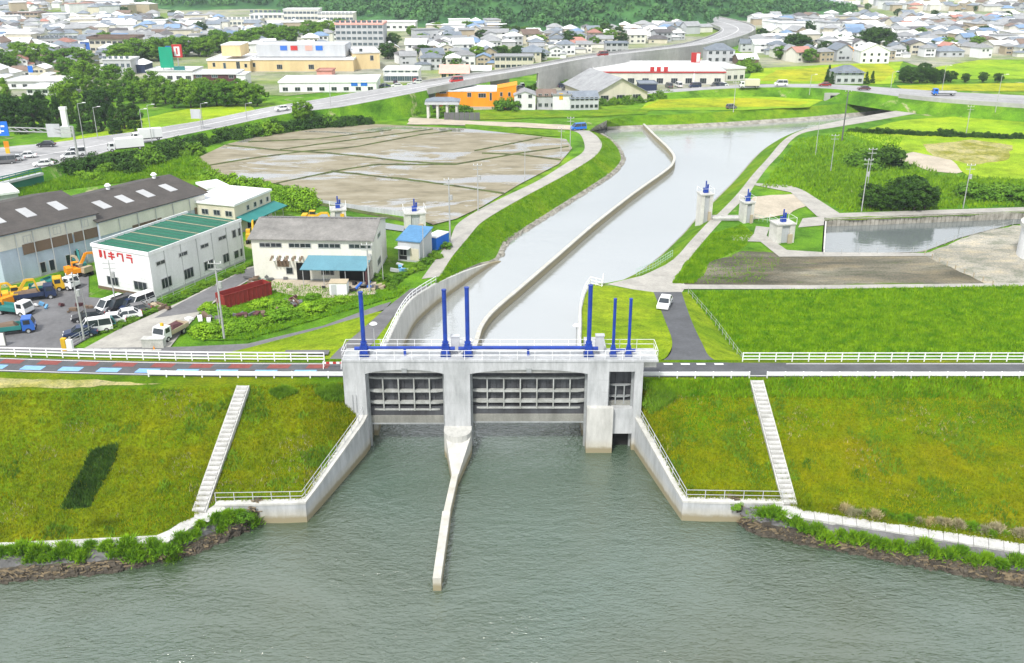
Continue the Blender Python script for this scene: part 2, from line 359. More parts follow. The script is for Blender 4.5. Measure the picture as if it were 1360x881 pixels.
def sheet(name, polys, m, parent=None, kind='structure', surf=False, flip=False):
    """grid loft through a list of polylines (same count each)"""
    mb = MB(); n = len(polys[0])
    for pl in polys: mb.v += [tuple(p) for p in pl]
    for r in range(len(polys) - 1):
        for k in range(n - 1):
            mb.f.append((r * n + k, r * n + k + 1, (r + 1) * n + k + 1, (r + 1) * n + k))
    me = bpy.data.meshes.new(name); me.from_pydata(mb.v, [], mb.f); me.materials.append(MATS[m])
    bm = bmesh.new(); bm.from_mesh(me)
    if sum(f.normal.z for f in bm.faces) < 0: bmesh.ops.reverse_faces(bm, faces=bm.faces)
    bm.to_mesh(me); bm.free()
    if surf: SURF.append(BVHTree.FromPolygons([Vector(p) for p in mb.v], mb.f))
    o = link(name, me, parent)
    if kind and parent is None: o['kind'] = kind
    return o
def flat(name, pts, m, parent=None, dz=0.0, kind='structure', holes=()):
    """one sheet filling an outline (with holes), each vertex keeping its own height"""
    if dz: FLATN[0] += 1; dz += FLATN[0] * 0.004
    loops = [list(pts)] + [list(h) for h in holes]; vs, es = [], []
    for lp in loops:
        n0 = len(vs); vs += [Vector(p) for p in lp]
        es += [(n0 + k, n0 + (k + 1) % len(lp)) for k in range(len(lp))]
    ov, oe, of, vo, eo, fo = delaunay_2d_cdt([v.xy for v in vs], es, [], 0, 1e-4)
    z = [vs[o[0]].z if o else vs[0].z for o in vo]
    def inside(p, lp):
        c = False; j = len(lp) - 1
        for i in range(len(lp)):
            a, b = lp[i], lp[j]
            if (a[1] > p[1]) != (b[1] > p[1]) and p[0] < (b[0] - a[0]) * (p[1] - a[1]) / (b[1] - a[1]) + a[0]: c = not c
            j = i
        return c
    keep = []
    for f in of:
        c = sum((ov[i] for i in f), Vector((0, 0))) / len(f)
        if inside(c, loops[0]) and not any(inside(c, h) for h in loops[1:]): keep.append(tuple(f))
    me = bpy.data.meshes.new(name); me.from_pydata([(p.x, p.y, zz + dz) for p, zz in zip(ov, z)], [], keep)
    bm = bmesh.new(); bm.from_mesh(me)
    for f in bm.faces:
        if f.normal.z < 0: f.normal_flip()
    bmesh.ops.delete(bm, geom=[v for v in bm.verts if not v.link_faces], context='VERTS'); bm.to_mesh(me); bm.free()
    me.materials.append(MATS[m])
    o = link(name, me, parent)
    if kind and parent is None: o['kind'] = kind
    return o
def offset(pl, d):
    """sideways shift (to the right of travel is positive)"""
    out = []
    for i, p in enumerate(pl):
        t = (pl[min(i + 1, len(pl) - 1)] - pl[max(i - 1, 0)]); n = Vector((t.y, -t.x, 0)).normalized()
        out.append(p + n * d)
    return out
def wall_along(name, pl, thick, zbot, m, parent=None):
    """wall following a polyline whose z is the wall's top"""
    a, b = offset(pl, -thick / 2), offset(pl, thick / 2); mb = MB(); n = len(pl)
    for i in range(n):
        za = zbot if not callable(zbot) else zbot(i)
        mb.v += [tuple(a[i]), tuple(b[i]), (b[i].x, b[i].y, za), (a[i].x, a[i].y, za)]
    for i in range(n - 1):
        for k in range(4):
            mb.f.append((i * 4 + k, i * 4 + (k + 1) % 4, i * 4 + 4 + (k + 1) % 4, i * 4 + 4 + k))
    mb.f += [(0, 1, 2, 3), (4 * n - 1, 4 * n - 2, 4 * n - 3, 4 * n - 4)]
    return mb.build(name, m, parent)
def wall_panels(name, pl, thick, zbot, m, parent, k):
    """the same wall cut into panels that butt against each other"""
    a, b = offset(pl, -thick / 2), offset(pl, thick / 2)
    for i in range(0, len(pl) - 1, k):
        mb = MB(); js = range(i, min(i + k, len(pl) - 1) + 1)
        for j in js: mb.v += [tuple(a[j]), tuple(b[j]), (b[j].x, b[j].y, zbot), (a[j].x, a[j].y, zbot)]
        n = len(js)
        for j in range(n - 1):
            for q in range(4): mb.f.append((j * 4 + q, j * 4 + (q + 1) % 4, j * 4 + 4 + (q + 1) % 4, j * 4 + 4 + q))
        mb.f += [(0, 1, 2, 3), (4 * n - 1, 4 * n - 2, 4 * n - 3, 4 * n - 4)]
        mb.build(name, m, parent)
def surf_z(x, y, default=G):
    best = None
    for t in SURF:
        h = t.ray_cast(Vector((x, y, 200)), Vector((0, 0, -1)))
        if h[0] is not None and (best is None or h[0].z > best): best = h[0].z
    return default if best is None else best
def railing(name, label, pl, h=1.1, space=2.0, rails=(1.0, 0.55), post=0.09, rail=0.07, m='steel_white', cat='railing', parent=None, group=None, railh=None):
    pl = [Vector(p) for p in pl]; L = sum((b - a).length for a, b in zip(pl, pl[1:])); n = max(2, int(round(L / space)) + 1)
    def rmesh(r):
        mb = MB()
        for a, b in zip(pl, pl[1:]): mb.bar(a - pl[0] + Vector((0, 0, h * r)), b - pl[0] + Vector((0, 0, h * r)), rail, railh or rail)
        return mb.mesh('rail', m)
    if parent is None: root = thing(name, label, cat, tuple(pl[0]), 0, group); rest = rails
    else: root = link(name, rmesh(rails[0]), parent, tuple(pl[0])); rest = rails[1:]
    pm = MB().box(-post / 2, post / 2, -post / 2, post / 2, -0.05, h).mesh('post', m)
    for p in resample(pl, n): link('post', pm, root, p - pl[0])
    for r in rest: link('rail', rmesh(r), root)
    return root
# ================================================================== THE SETTING
# ---- canal outlines, from the gate inland (z of the bank top)
LWALL = P((508, 466, -0.3), (517, 447, -0.9), (530, 420, -2.0), (542, 402, -2.8), (555, 391, -3.4), (579, 376, -4.0))
LWALL_END = P((600, 367, -4.7), (620, 359, -5.5), (648, 350, -6.8), (664, 346.5, -7.4))
PATH_L_R = P((585, 367.5), (600, 342), (622.5, 315), (637.5, 297.5), (660, 282.5), (695, 262.5), (730, 244), (760, 227.5), (787.5, 210), (797.5, 199), (799, 190), (792.5, 181), (782.5, 174))
PATH_L_L = P((560, 371), (575, 350), (596, 322), (602, 307.5), (608, 297.5), (627.5, 284), (665, 264), (715, 240), (755, 215), (774, 202.5), (776, 191), (769, 177.5), (752, 172))
EDGE_L = P((664, 346.5, W), (675, 322.5, W), (690, 312.5, W), (720, 294, W), (765, 265, W), (790, 249, W), (817.5, 230, W), (829, 216, W), (829, 207.5, W), (822.5, 196, W), (812.5, 186, W), (802.5, 180, W), (790, 174, W))
FAR_TOP = P((806, 160), (830, 154), (900, 152), (981, 147), (1070, 142), (1160, 134), (1225, 131))
FAR_EDGE = P((806, 172, W), (830, 171.5, W), (900, 171, W), (981, 167, W), (1070, 161, W), (1160, 153, W), (1230, 147, W))
RWALL = P((770, 462, -0.4), (770.5, 432, -1.4), (771, 410, -2.4), (776, 390, -3.2), (784, 377, -3.9))
BANK_R = P((806, 376), (852, 367), (892, 347), (920, 317), (942, 294), (956, 282), (980, 257), (1000, 232), (1020, 210), (1037, 190), (1052, 179), (1072, 171), (1095, 165), (1140, 156), (1235, 140))
EDGE_R = P((806, 379, W), (832, 369, W), (867, 345, W), (905, 310, W), (920, 292, W), (952, 260, W), (975, 237.5, W), (1005, 204, W), (1032, 186, W), (1057, 175, W), (1082, 168.5, W), (1125, 160, W), (1235, 146, W))
PATH_R_R = P((895, 372), (917, 342), (942, 312), (960, 292), (975, 277), (995, 257), (1005, 242), (1020, 222), (1037, 204), (1052, 186), (1070, 176), (1112, 169), (1165, 160), (1235, 148))
g0 = [Vector((p.x, p.y, G)) for p in LWALL] + PATH_L_R[0:] + P((790, 168)) + FAR_TOP + BANK_R[::-1] + [Vector((p.x, p.y, G)) for p in RWALL[::-1]]
POND = P((1096, 293), (1160, 291), (1260, 287), (1360, 283), (1520, 279), (1520, 290), (1345, 298), (1275, 316), (1225, 335), (1093, 338))
ground = flat('ground', [Vector((-1400, 100, G))] + g0 + [Vector((1400, 100, G)), Vector((1400, 1750, G)), Vector((-1400, 1750, G))], 'wild_grass', holes=[POND])
river = flat('river', [Vector((-420, 20, W)), Vector((420, 20, W)), Vector((420, 96, W)), Vector((16, 96, W)), Vector((16, 104, W)), Vector((-20, 104, W)), Vector((-20, 96, W)), Vector((-420, 96, W))], 'river_water')
canal = flat('canal_water', [Vector((-60, 104, W)), Vector((60, 104, W)), Vector((300, 420, W)), Vector((-60, 420, W))], 'canal_water')
pond = flat('pond_water', [Vector((p.x, p.y, -5.1)) for p in POND], 'pond_water')
N = 60
top_l = smooth_line([LWALL[-1]] + PATH_L_R, N); edge_l = smooth_line([Vector((LWALL[-1].x, LWALL[-1].y, W))] + P((664, 346.5, W)) + EDGE_L[1:], N)
# grass slope of the left bank: wall end ramps down to the water
edge_l2 = smooth_line([LWALL[-1]] + LWALL_END + EDGE_L[1:], N)
mid_l = [a.lerp(b, 0.86) for a, b in zip(top_l, edge_l2)]
bank_left = sheet('bank_slope_left', [top_l, [a.lerp(b, .5) for a, b in zip(top_l, mid_l)], mid_l], 'levee_grass', surf=True)
sheet('revetment_left', [mid_l, [Vector((p.x, p.y, min(p.z, W - 0.3))) for p in edge_l2]], 'revetment')
tr, er = smooth_line(BANK_R, N), smooth_line(EDGE_R, N)
mr_ = [a.lerp(b, 0.8) for a, b in zip(tr, er)]
sheet('bank_slope_right', [tr, mr_], 'levee_grass', surf=True)
sheet('revetment_right', [mr_, [p - Vector((0, 0, 0.3)) for p in er]], 'revetment')
tf, ef = resample(FAR_TOP, 24), resample(FAR_EDGE, 24)
mf = [a.lerp(b, 0.72) for a, b in zip(tf, ef)]
sheet('bank_slope_far', [tf, mf], 'levee_grass')
sheet('revetment_far', [mf, [p - Vector((0, 0, 0.3)) for p in ef]], 'revetment')
sheet('bank_slope_end', [resample(P((782.5, 174), (790, 168), (806, 160)), 6), resample(P((790, 174, W - .3), (796, 173, W - .3), (806, 172, W - .3)), 6)], 'revetment')
# paths along both banks
sheet('canal_path_left', [[p + Vector((0, 0, .05)) for p in smooth_line(PATH_L_L, N)], [p + Vector((0, 0, .05)) for p in smooth_line(PATH_L_R, N)]], 'path_concrete', surf=True)
sheet('canal_path_right', [[p + Vector((0, 0, .05)) for p in smooth_line(BANK_R[1:], N)], [p + Vector((0, 0, .05)) for p in smooth_line(PATH_R_R, N)]], 'path_concrete', surf=True)
# ---- levee: road crest, river slope, back slope
def rowz(pl, z): return [Vector((p.x, p.y, z)) for p in pl]
NL = 40
Lcrest = smooth_line(P((-420, 522, 0), (0, 518, 0), (200, 514, 0), (290, 512, 0), (322, 511, 0), (400, 509, 0), (435, 508.5, 0), (458, 508, 0)), NL)
Lbot = P((-420, 742, -6.4), (0, 725, -6.2), (215, 713, -6.1), (262, 688, -5.7), (285, 670, -5.4), (405, 667, -5.3), (440, 612, -4.4), (474, 556, -3.35))
Rcrest = P((852, 507, 0), (870, 506.5, 0), (910, 506, 0), (1002, 505, 0), (1040, 504, 0), (1360, 500, 0), (1800, 495, 0))
Rbot = P((846, 545, -3.3), (875, 596, -4.2), (910, 663, -5.3), (1038, 667, -5.4), (1062, 678, -5.65), (1360, 724, -5.85), (1800, 793, -6.0))
Lcrest = P((-420, 522, 0), (0, 518, 0), (225, 514, 0), (295, 512, 0), (324, 511, 0), (400, 509, 0), (435, 508.5, 0), (458, 508, 0))
def dense(pl, k=8):
    out = []
    for a, b in zip(pl, pl[1:]): out += [a.lerp(b, t / k) for t in range(k)]
    return out + [pl[-1]]
def slope_rows(a, b, n=10):
    A, B = dense(a), dense(b); rows = []
    for r in range(n + 1):
        t = r / n; rows.append([p.lerp(q, t) for p, q in zip(A, B)])
    return rows
slope_left = sheet('embankment_slope_left', slope_rows(Lcrest, Lbot), 'bank_grass', surf=True)
slope_right = sheet('embankment_slope_right', slope_rows(Rcrest, Rbot), 'bank_grass', surf=True)
# levee top (verge) and back slope
XL = -19.0; XR = 14.6
def road_y(x):      # near / far edge of the levee road (it swings slightly inland on the left)
    b = 1.1 * max(0, min(1, (-x - 25) / 45)) ** 2 * 2.2 if x < -25 else 0.0
    return 98.7 + b, 102.7 + b
xs_l = [-190, -140, -100, -80, -60, -45, -35, -25, XL]; xs_r = [XR, 20, 40, 80, 140, 190]
verge_l = sheet('levee_top_left', [resample(Lcrest, 60), resample([Vector((x, road_y(x)[1] + 1.2, 0)) for x in xs_l], 60)], 'bank_grass', surf=True)
verge_r = sheet('levee_top_right', [resample(Rcrest, 30), resample([Vector((x, 103.6, 0)) for x in xs_r], 30)], 'bank_grass', surf=True)
sheet('levee_back_left', [[Vector((x, road_y(x)[1] + 1.2, 0)) for x in xs_l], [Vector((x, road_y(x)[1] + 10.5, G + 0.02)) for x in xs_l]], 'field_grass', surf=True)
sheet('levee_back_right', [[Vector((x, 103.6, 0)) for x in xs_r], [Vector((x, 111.5, G + .02)) for x in xs_r]], 'field_grass', surf=True)
levee_road_l = sheet('levee_road_left', [[Vector((x, road_y(x)[0], 0.03)) for x in xs_l], [Vector((x, road_y(x)[1], 0.03)) for x in xs_l]], 'asphalt', surf=True)
levee_road_r = sheet('levee_road_right', [[Vector((x, 98.7, 0.03)) for x in xs_r], [Vector((x, 102.7, 0.03)) for x in xs_r]], 'asphalt', surf=True)
bridge = MB().box(XL - .05, XR + .05, 98.75, 102.65, -1.1, 0.03).build('levee_bridge_deck', 'asphalt'); tag(bridge, kind='structure')
# red and blue warning blocks, white lines
k = 0
for px in range(-60, 470, 26 * 2):
    xa, xb = at(px, 489, 0.05).x, at(px + 29, 489, 0.05).x
    for x0, x1, y0, y1, mm, nm in ((xa, xb, 2.35, 3.5, 'paint_red', 'red_marking'), (xa - 1.3, xb - 1.3, 0.75, 1.9, 'paint_blue', 'blue_marking')):
        if x1 > XL: continue
        mb = MB(); ya, yb = road_y(x0)[0], road_y(x1)[0]
        mb.add([(x0 - .2, ya + y0, .042), (x1 - .2, yb + y0, .042), (x1, yb + y1, .042), (x0, ya + y1, .042)], [(0, 1, 2, 3)]); mb.build(nm, mm, levee_road_l)
for x0, x1, rd, fy in ((-150, XL, levee_road_l, lambda x: road_y(x)), (XR, 150, levee_road_r, lambda x: (98.7, 102.7))):
    for e in (0.35, 3.65):
        seg = [x0 + (x1 - x0) * t / 30 for t in range(31)]
        if rd is levee_road_r and e > 3: seg = [max(s, 26.5) for s in seg[4:]]
        sheet('edge_line', [[Vector((x, fy(x)[0] + e - .06, .044)) for x in seg], [Vector((x, fy(x)[0] + e + .06, .044)) for x in seg]], 'paint_white', rd)
for px in (866, 889, 912, 933, 957):
    a = at(px - 6, 488, .05); b_ = at(px + 6, 488, .05)
    MB().add([(a.x, 102.1, .045), (b_.x, 102.1, .045), (b_.x, 102.5, .045), (a.x, 102.5, .045)], [(0, 1, 2, 3)]).build('lane_dash', 'paint_white', levee_road_r)
_dv = [Vector((p.x, p.y, 0)) for p in P((-420, 503, 0), (0, 502, 0), (140, 506, 0), (215, 510, 0), (120, 515, 0), (0, 516, 0), (-420, 520, 0))]
DRYV = _dv
# ramps down to the land side
ramp_r = sheet('side_road', [smooth_line(P((858, 483, 0.035), (885, 476, -0.15), (893, 455, -0.8), (883, 425, -2.2), (868, 388, -3.93)), 30), smooth_line(P((975, 483, .035), (945, 476, -.15), (932, 455, -.8), (918, 425, -2.2), (905, 388, -3.93)), 30)], 'asphalt', surf=True)
rl = smooth_line(P((885, 476, -0.2), (893, 455, -0.85), (883, 425, -2.25), (868, 388, -3.95)), 30)
sheet('lawn_right', [resample([Vector((RWALL[0].x, 103.4, -.02))] + [p + Vector((.2, 0, 0)) for p in RWALL[0:]] + P((795, 379, -3.97)), 30), resample(P((862, 482, -.02)) + rl, 30)], 'lawn', surf=True)
sheet('field_slope', [smooth_line(P((975, 484, 0), (945, 476, -.17), (932, 455, -.84), (918, 425, -2.24), (905, 388, -3.95)), 30), resample(P((992, 482, -.4), (975, 465, -3.9), (950, 432, -3.96), (914, 388, -3.97)), 30)], 'lawn', surf=True)
flat('apron_path', P((806, 378), (852, 367), (897, 369), (912, 380), (905, 390), (866, 390), (836, 384)), 'path_concrete', dz=.06)
ramp_l = sheet('ramp_road_left', [smooth_line(P((428, 487, .036), (452, 462, -.5), (478, 440, -1.6), (512, 410, -3.0), (545, 384, -3.93)), 30), smooth_line(P((462, 486, .036), (492, 459, -.5), (510, 437, -1.5), (536, 405, -2.95), (570, 379, -3.93)), 30)], 'asphalt_old', surf=True)
sheet('lawn_left', [resample(P((260, 478, -3.0), (330, 462, -3.6), (420, 438, -3.7), (502, 414, -3.2)), 24), resample(P((330, 483, -.3), (430, 484, -.1), (455, 461, -.55), (478, 440, -1.65), (508, 414, -2.9)), 24)], 'lawn', surf=True)
sheet('lawn_strip', [resample(P((492, 460, -.52), (510, 437, -1.5), (536, 405, -2.95), (571, 380, -3.95)), 20), resample([p - Vector((.15, 0, .1)) for p in LWALL], 20)], 'lawn', surf=True)
flat('lay_by', P((378, 472, -1.0), (380, 468, -1.15), (438, 468, -.7), (436, 474, -.55)), 'asphalt_old', dz=.3)
# river foot: concrete walkway slabs, gravel beach
def walkway(name, up, dn, n):
    root = link(name, None); root['kind'] = 'structure'
    a, b_ = resample(up, n + 1), resample(dn, n + 1)
    for i in range(n):
        g = 0.015; A, B, C, D = a[i].lerp(a[i + 1], g), a[i].lerp(a[i + 1], 1 - g), b_[i].lerp(b_[i + 1], 1 - g), b_[i].lerp(b_[i + 1], g)
        dz = Vector((0, 0, random.uniform(-.02, .02))); dn_ = Vector((0, 0, -.35))
        MB().hexa([A + dn_, B + dn_, C + dn_, D + dn_], [A + dz, B + dz, C + dz, D + dz]).build('slab', 'step_white', root)
walkway('river_walkway_left', P((-420, 742, -6.0), (0, 721, -5.95), (214, 711, -5.9), (255, 684, -5.6)), P((-420, 752, -6.05), (0, 730, -6.0), (224, 720, -5.95), (270, 690, -5.65)), 34)
walkway('river_walkway_right', P((1044, 673, -5.5), (1070, 677, -5.6), (1200, 696, -5.7), (1360, 722, -5.8), (1800, 790, -5.9)), P((1046, 684, -5.55), (1068, 688, -5.65), (1200, 708, -5.75), (1360, 735, -5.85), (1800, 806, -5.95)), 36)
def beach(name, up, dn):
    A, B = resample(up, 80), resample(dn, 80); rows = []
    for t in (0, .2, .4, .55, .7, .85, 1.0):
        row = []
        for p, q in zip(A, B):
            v = p.lerp(q, t); v.z = p.z - 0.08 + (q.z - p.z + .08) * t ** 1.3
            if 0 < t < 1: v.z += random.uniform(-.12, .12); v.x += random.uniform(-.15, .15); v.y += random.uniform(-.15, .15)
            row.append(v)
        rows.append(row)
    return sheet(name, rows[:4], 'gravel_dark', surf=True), sheet(name + '_edge', rows[3:], 'riprap', surf=True)
BUL, BDL = P((-420, 750, -6.1), (0, 728, -6.0), (222, 718, -5.95), (268, 690, -5.65), (345, 672, -5.6)), P((-420, 800, W - .25), (0, 779, W - .25), (150, 765, W - .25), (262, 738, W - .25), (332, 707, W - .25), (347, 691, W - .25))
BUR, BDR = P((970, 670, -5.6), (1060, 684, -5.6), (1200, 706, -5.75), (1360, 733, -5.85), (1800, 804, -5.95)), P((968, 686, W - .25), (1000, 712, W - .25), (1080, 729, W - .25), (1200, 753, W - .25), (1360, 784, W - .25), (1800, 872, W - .25))
beach('gravel_beach_left', BUL, BDL); beach('gravel_beach_right', BUR, BDR)
flat('landing_left', P((258, 680, -5.5), (292, 667, -5.5), (300, 676, -5.55), (276, 694, -5.6), (258, 688, -5.6)), 'step_white', dz=.02)
flat('landing_right', P((1030, 663, -5.4), (1056, 666, -5.45), (1066, 680, -5.6), (1050, 690, -5.62), (1028, 678, -5.55)), 'step_white', dz=.02)
# ---- inland surfaces
rg_ = random.Random(77)
NATURAL = {'soil', 'gravel', 'levee_grass', 'dirt_pale', 'dry_grass', 'rice', 'rice_ripe', 'wild_grass', 'field_grass'}
def ragged(pts, step, amp):
    out = []
    for a, b in zip(pts, pts[1:] + pts[:1]):
        n = max(1, min(60, int((b - a).length / step))); nr = Vector((-(b - a).y, (b - a).x, 0)).normalized(); w0 = 0.0
        for i in range(n):
            w0 = w0 * .6 + rg_.uniform(-amp, amp) * .7; out.append(a.lerp(b, (i + (0 if i == 0 else rg_.uniform(-.25, .25))) / n) + nr * (0 if i == 0 else w0))
    return out
def px_flat(name, pts, m, dz=.03):
    q = P(*pts)
    if m in NATURAL: d = sum(p.y for p in q) / len(q); q = ragged(q, max(1.0, d * .012), max(.35, d * .0035) * (.5 if 'rice' in m else 1))
    return flat(name, q, m, dz=dz)
flat('meadow_right', P((914, 389), (1080, 384), (1360, 380), (1900, 372)) + [Vector((250, 109, G)), Vector((28.5, 109, G))] + P((975, 466)), 'field_grass', dz=.03)
flat('dry_verge', ragged(DRYV, 1.2, .35), 'dry_grass', dz=.012)
px_flat('soil_yard', [(897, 378), (925, 352), (985, 334), (1100, 339), (1225, 338), (1262, 355), (1310, 379), (1100, 380), (912, 383)], 'soil')
px_flat('gravel_yard', [(1225, 338), (1275, 318), (1345, 300), (1520, 292), (1800, 330), (1800, 371), (1360, 379), (1312, 379), (1262, 355)], 'gravel', .04)
px_flat('bank_verge', [(893, 377), (917, 344), (945, 312), (985, 300), (1000, 312), (985, 330), (940, 350), (922, 377)], 'levee_grass', .06)
px_flat('concrete_strip', [(905, 379), (1082, 380), (1360, 377), (1360, 381), (1082, 385), (905, 385)], 'path_concrete', .09)
px_flat('gate_forecourt', [(970, 314), (1001, 312), (1004, 301), (1022, 303), (1018, 314), (1045, 333), (1095, 336), (1240, 337), (1240, 341), (1035, 342), (1010, 322), (972, 321)], 'path_concrete', .08)
px_flat('gate_apron', [(1066, 291), (1095, 288), (1094, 300), (1060, 303)], 'path_concrete', .08)
px_flat('lower_yard', [(1000, 262), (1055, 258), (1085, 270), (1050, 284), (1000, 292), (982, 278)], 'dirt_pale', .035)
px_flat('pond_road', [(1003, 244), (1050, 247), (1068, 254), (1115, 284), (1360, 276), (1600, 268), (1600, 272), (1360, 281), (1100, 291), (1085, 288), (1050, 256), (1003, 247)], 'path_concrete', .07)
px_flat('pond_verge', [(1096, 291), (1360, 281), (1600, 273), (1600, 277), (1360, 284), (1096, 294)], 'levee_grass', .09)
px_flat('bare_patch', [(1190, 212), (1215, 202), (1260, 206), (1290, 222), (1270, 231), (1235, 228)], 'dirt_pale', .03)
px_flat('sparse_patch', [(1225, 192), (1290, 186), (1345, 194), (1335, 214), (1290, 220), (1240, 208)], 'dry_grass', .03)
px_flat('rice_field_near', [(1130, 176), (1200, 160), (1290, 154), (1500, 160), (1500, 184), (1300, 180)], 'rice')
px_flat('grass_terrace', [(1120, 176), (1240, 178), (1500, 186), (1500, 240), (1290, 238), (1262, 212), (1180, 196)], 'rice', .02)
px_flat('rice_field_middle', [(845, 147), (870, 130), (905, 124), (1000, 128), (1095, 133), (1075, 143), (980, 147)], 'rice')
px_flat('rice_field_ripe', [(852, 144), (876, 133), (1000, 131), (1075, 136), (1060, 142)], 'rice_ripe', .05)
px_flat('rice_field_far', [(985, 112), (1003, 92), (1060, 88), (1200, 80), (1195, 92), (1185, 112)], 'rice')
px_flat('rice_field_far_ripe', [(1008, 108), (1030, 94), (1180, 84), (1190, 96), (1170, 109)], 'rice_ripe', .05)
px_flat('rice_field_right', [(1215, 92), (1300, 80), (1500, 76), (1500, 104), (1270, 106)], 'rice')
px_flat('rice_strip_right', [(1190, 114), (1500, 108), (1500, 124), (1200, 120)], 'rice_ripe', .04)
px_flat('town_ground_left', [(-700, 140), (0, 130), (200, 118), (380, 128), (480, 118), (600, 105), (700, 93), (800, 78), (900, 66), (985, 50), (960, 2), (-2000, 2)], 'town_ground', .02)
px_flat('town_ground_right', [(985, 60), (985, 92), (1200, 82), (1230, 92), (1300, 80), (2000, 74), (3000, 2), (960, 2)], 'town_ground', .02)
px_flat('town_ground_middle', [(560, 132), (700, 118), (790, 96), (985, 72), (990, 112), (860, 130), (780, 142), (700, 150), (590, 146)], 'town_ground', .02)
px_flat('yard_asphalt', [(-60, 405), (80, 372), (118, 360), (118, 396), (206, 402), (160, 426), (90, 466), (-60, 470)], 'asphalt_old', .03)
px_flat('frontage_road', [(-300, 478), (-60, 467), (250, 462), (330, 458), (430, 434), (500, 408), (520, 402), (512, 412), (420, 442), (330, 466), (240, 482), (-300, 492)], 'asphalt_old', .05)
px_flat('lane', [(105, 468), (160, 438), (240, 402), (330, 356), (352, 352), (350, 362), (300, 392), (262, 420), (240, 445), (222, 468)], 'path_concrete', .04)
px_flat('lane_asphalt', [(205, 424), (240, 404), (330, 358), (350, 354), (348, 362), (300, 390), (262, 416)], 'asphalt_old', .06)
px_flat('scrap_ground', [(255, 452), (262, 432), (300, 400), (352, 375), (480, 388), (545, 380), (530, 394), (480, 408), (330, 452)], 'wild_grass', .03)
px_flat('factory_yard', [(345, 382), (365, 372), (500, 376), (500, 392), (440, 397), (380, 392)], 'dirt_pale', .05)
px_flat('pale_embankment', [(540, 166), (545, 157), (620, 161), (775, 168), (770, 174), (640, 168)], 'dirt_pale', .04)
px_flat('scrub_left', [(20, 262), (60, 236), (180, 216), (262, 208), (300, 240), (415, 268), (400, 285), (350, 275), (180, 240)], 'levee_grass', .02)
px_flat('grass_slope_left', [(20, 199), (120, 190), (210, 172), (345, 150), (330, 139), (260, 143), (200, 156), (130, 176)], 'rice', .03)
px_flat('grass_strip_far', [(620, 160), (780, 156), (860, 152), (870, 146), (620, 147)], 'levee_grass', .03)
px_flat('grass_strip_path', [(618, 166), (745, 175), (750, 183), (620, 173)], 'levee_grass', .06)
# ---- drained paddies and their bunds
pad = px_flat('paddy_field', [(262, 211), (300, 193), (335, 184), (420, 172), (500, 166), (620, 172), (752, 186), (760, 198), (742, 219), (690, 246), (640, 276), (606, 292), (575, 300), (545, 288), (420, 268), (370, 245), (300, 240), (267, 225)], 'paddy_mud', .06)
for bl in ([(267, 223), (340, 211), (392, 204), (470, 197), (560, 180), (600, 175)], [(300, 194), (370, 201), (440, 205), (540, 216), (605, 220), (690, 205), (755, 196)],
           [(330, 190), (420, 186), (520, 174)], [(372, 200), (470, 187), (575, 173)], [(367, 245), (450, 228), (500, 220), (605, 220)],
           [(440, 229), (540, 240), (600, 248), (670, 259)], [(630, 202), (720, 184)], [(640, 205), (690, 207), (745, 214)], [(560, 300), (530, 292), (415, 270)]):
    ln = resample(P(*bl), 24); mb = MB()
    for i, p in enumerate(ln): mb.v += [tuple(p + Vector((0, -.75, .05))), tuple(p + Vector((0, -.2 + random.uniform(-.08, .08), .42 + random.uniform(-.06, .06)))), tuple(p + Vector((0, .3, .42 + random.uniform(-.06, .06)))), tuple(p + Vector((0, .8, .05)))]
    for i in range(23):
        for k in range(3): mb.f.append((i * 4 + k, i * 4 + k + 1, i * 4 + 5 + k, i * 4 + 4 + k))
    mb.build('bund', 'bund', pad)
# pond edge: sheet piles one by one
pw = thing('sheet_pile_wall', 'brown corrugated sheet pile wall lining the far bank of the pond', 'retaining wall', tuple(at(1096, 293)))
pm = MB().prism([(-.55, 0), (-.32, -.42), (.32, -.42), (.55, 0), (.55, .12), (-.55, .12)], -2.0, .15, 'z').mesh('pile', 'revetment')
cap = resample(P((1096, 293), (1160, 291), (1260, 287), (1360, 283), (1420, 281.5)), 60)
for a, b_ in zip(cap, cap[1:]): link('pile', pm, pw, a - cap[0], math.atan2((b_ - a).y, (b_ - a).x))
mb = MB()
for a, b_ in zip(cap, cap[1:]): mb.bar(a - cap[0] + Vector((0, .1, .25)), b_ - cap[0] + Vector((0, .1, .2)), .45, .15)
mb.build('cap_beam', 'revetment', pw)
wall_along('pond_bank', resample(P((1093, 338), (1225, 335), (1275, 316), (1345, 298), (1520, 290)), 24), .4, -6.2, 'revetment').__setitem__('kind', 'structure')
wall_along('pond_inlet_wall', P((1096, 293), (1093, 338)), .5, -6.2, 'concrete_dry').__setitem__('kind', 'structure')
# ================================================================== SLUICE GATE
YF, YB = 95.0, 98.2
def gx(px, z, Y=YF): return (px - CX) * dep(Y, z) / FPX
def gz(py, Y=YF): return CAMH - Y * math.tan(ang(py))
X0, X1 = gx(457, 0), gx(486, 0); X2, X3 = gx(590, 0), gx(624.5, 0); X4, X5 = gx(780, 0), gx(808, 0); X6, X7 = gx(842, 0), gx(853, 0)
ZT = gz(481); ZS, ZC = gz(497), gz(491.5); ZB = W - 1.5
gate = thing('sluice_gate', 'grey concrete flood gate with three steel gate leaves and blue hoist posts', 'flood gate', (0, YF, W))
GO = Vector((0, YF, W))
def gp(name, mb, m, parent=None, smooth=False):
    mb.v = [(x - GO.x, y - GO.y, z - GO.z) for x, y, z in mb.v]
    return mb.build(name, m, parent or gate, smooth)
gp('abutment', MB().box(X0, X1, YF, YB, gz(553), ZT).box(X0 + 1.2, X1, YF + .02, YB, ZB, gz(553)), 'concrete')
gp('abutment', MB().box(X6, X7, YF, YB, ZB, ZT), 'concrete')
zn = gz(566); yn = YF - 1.6
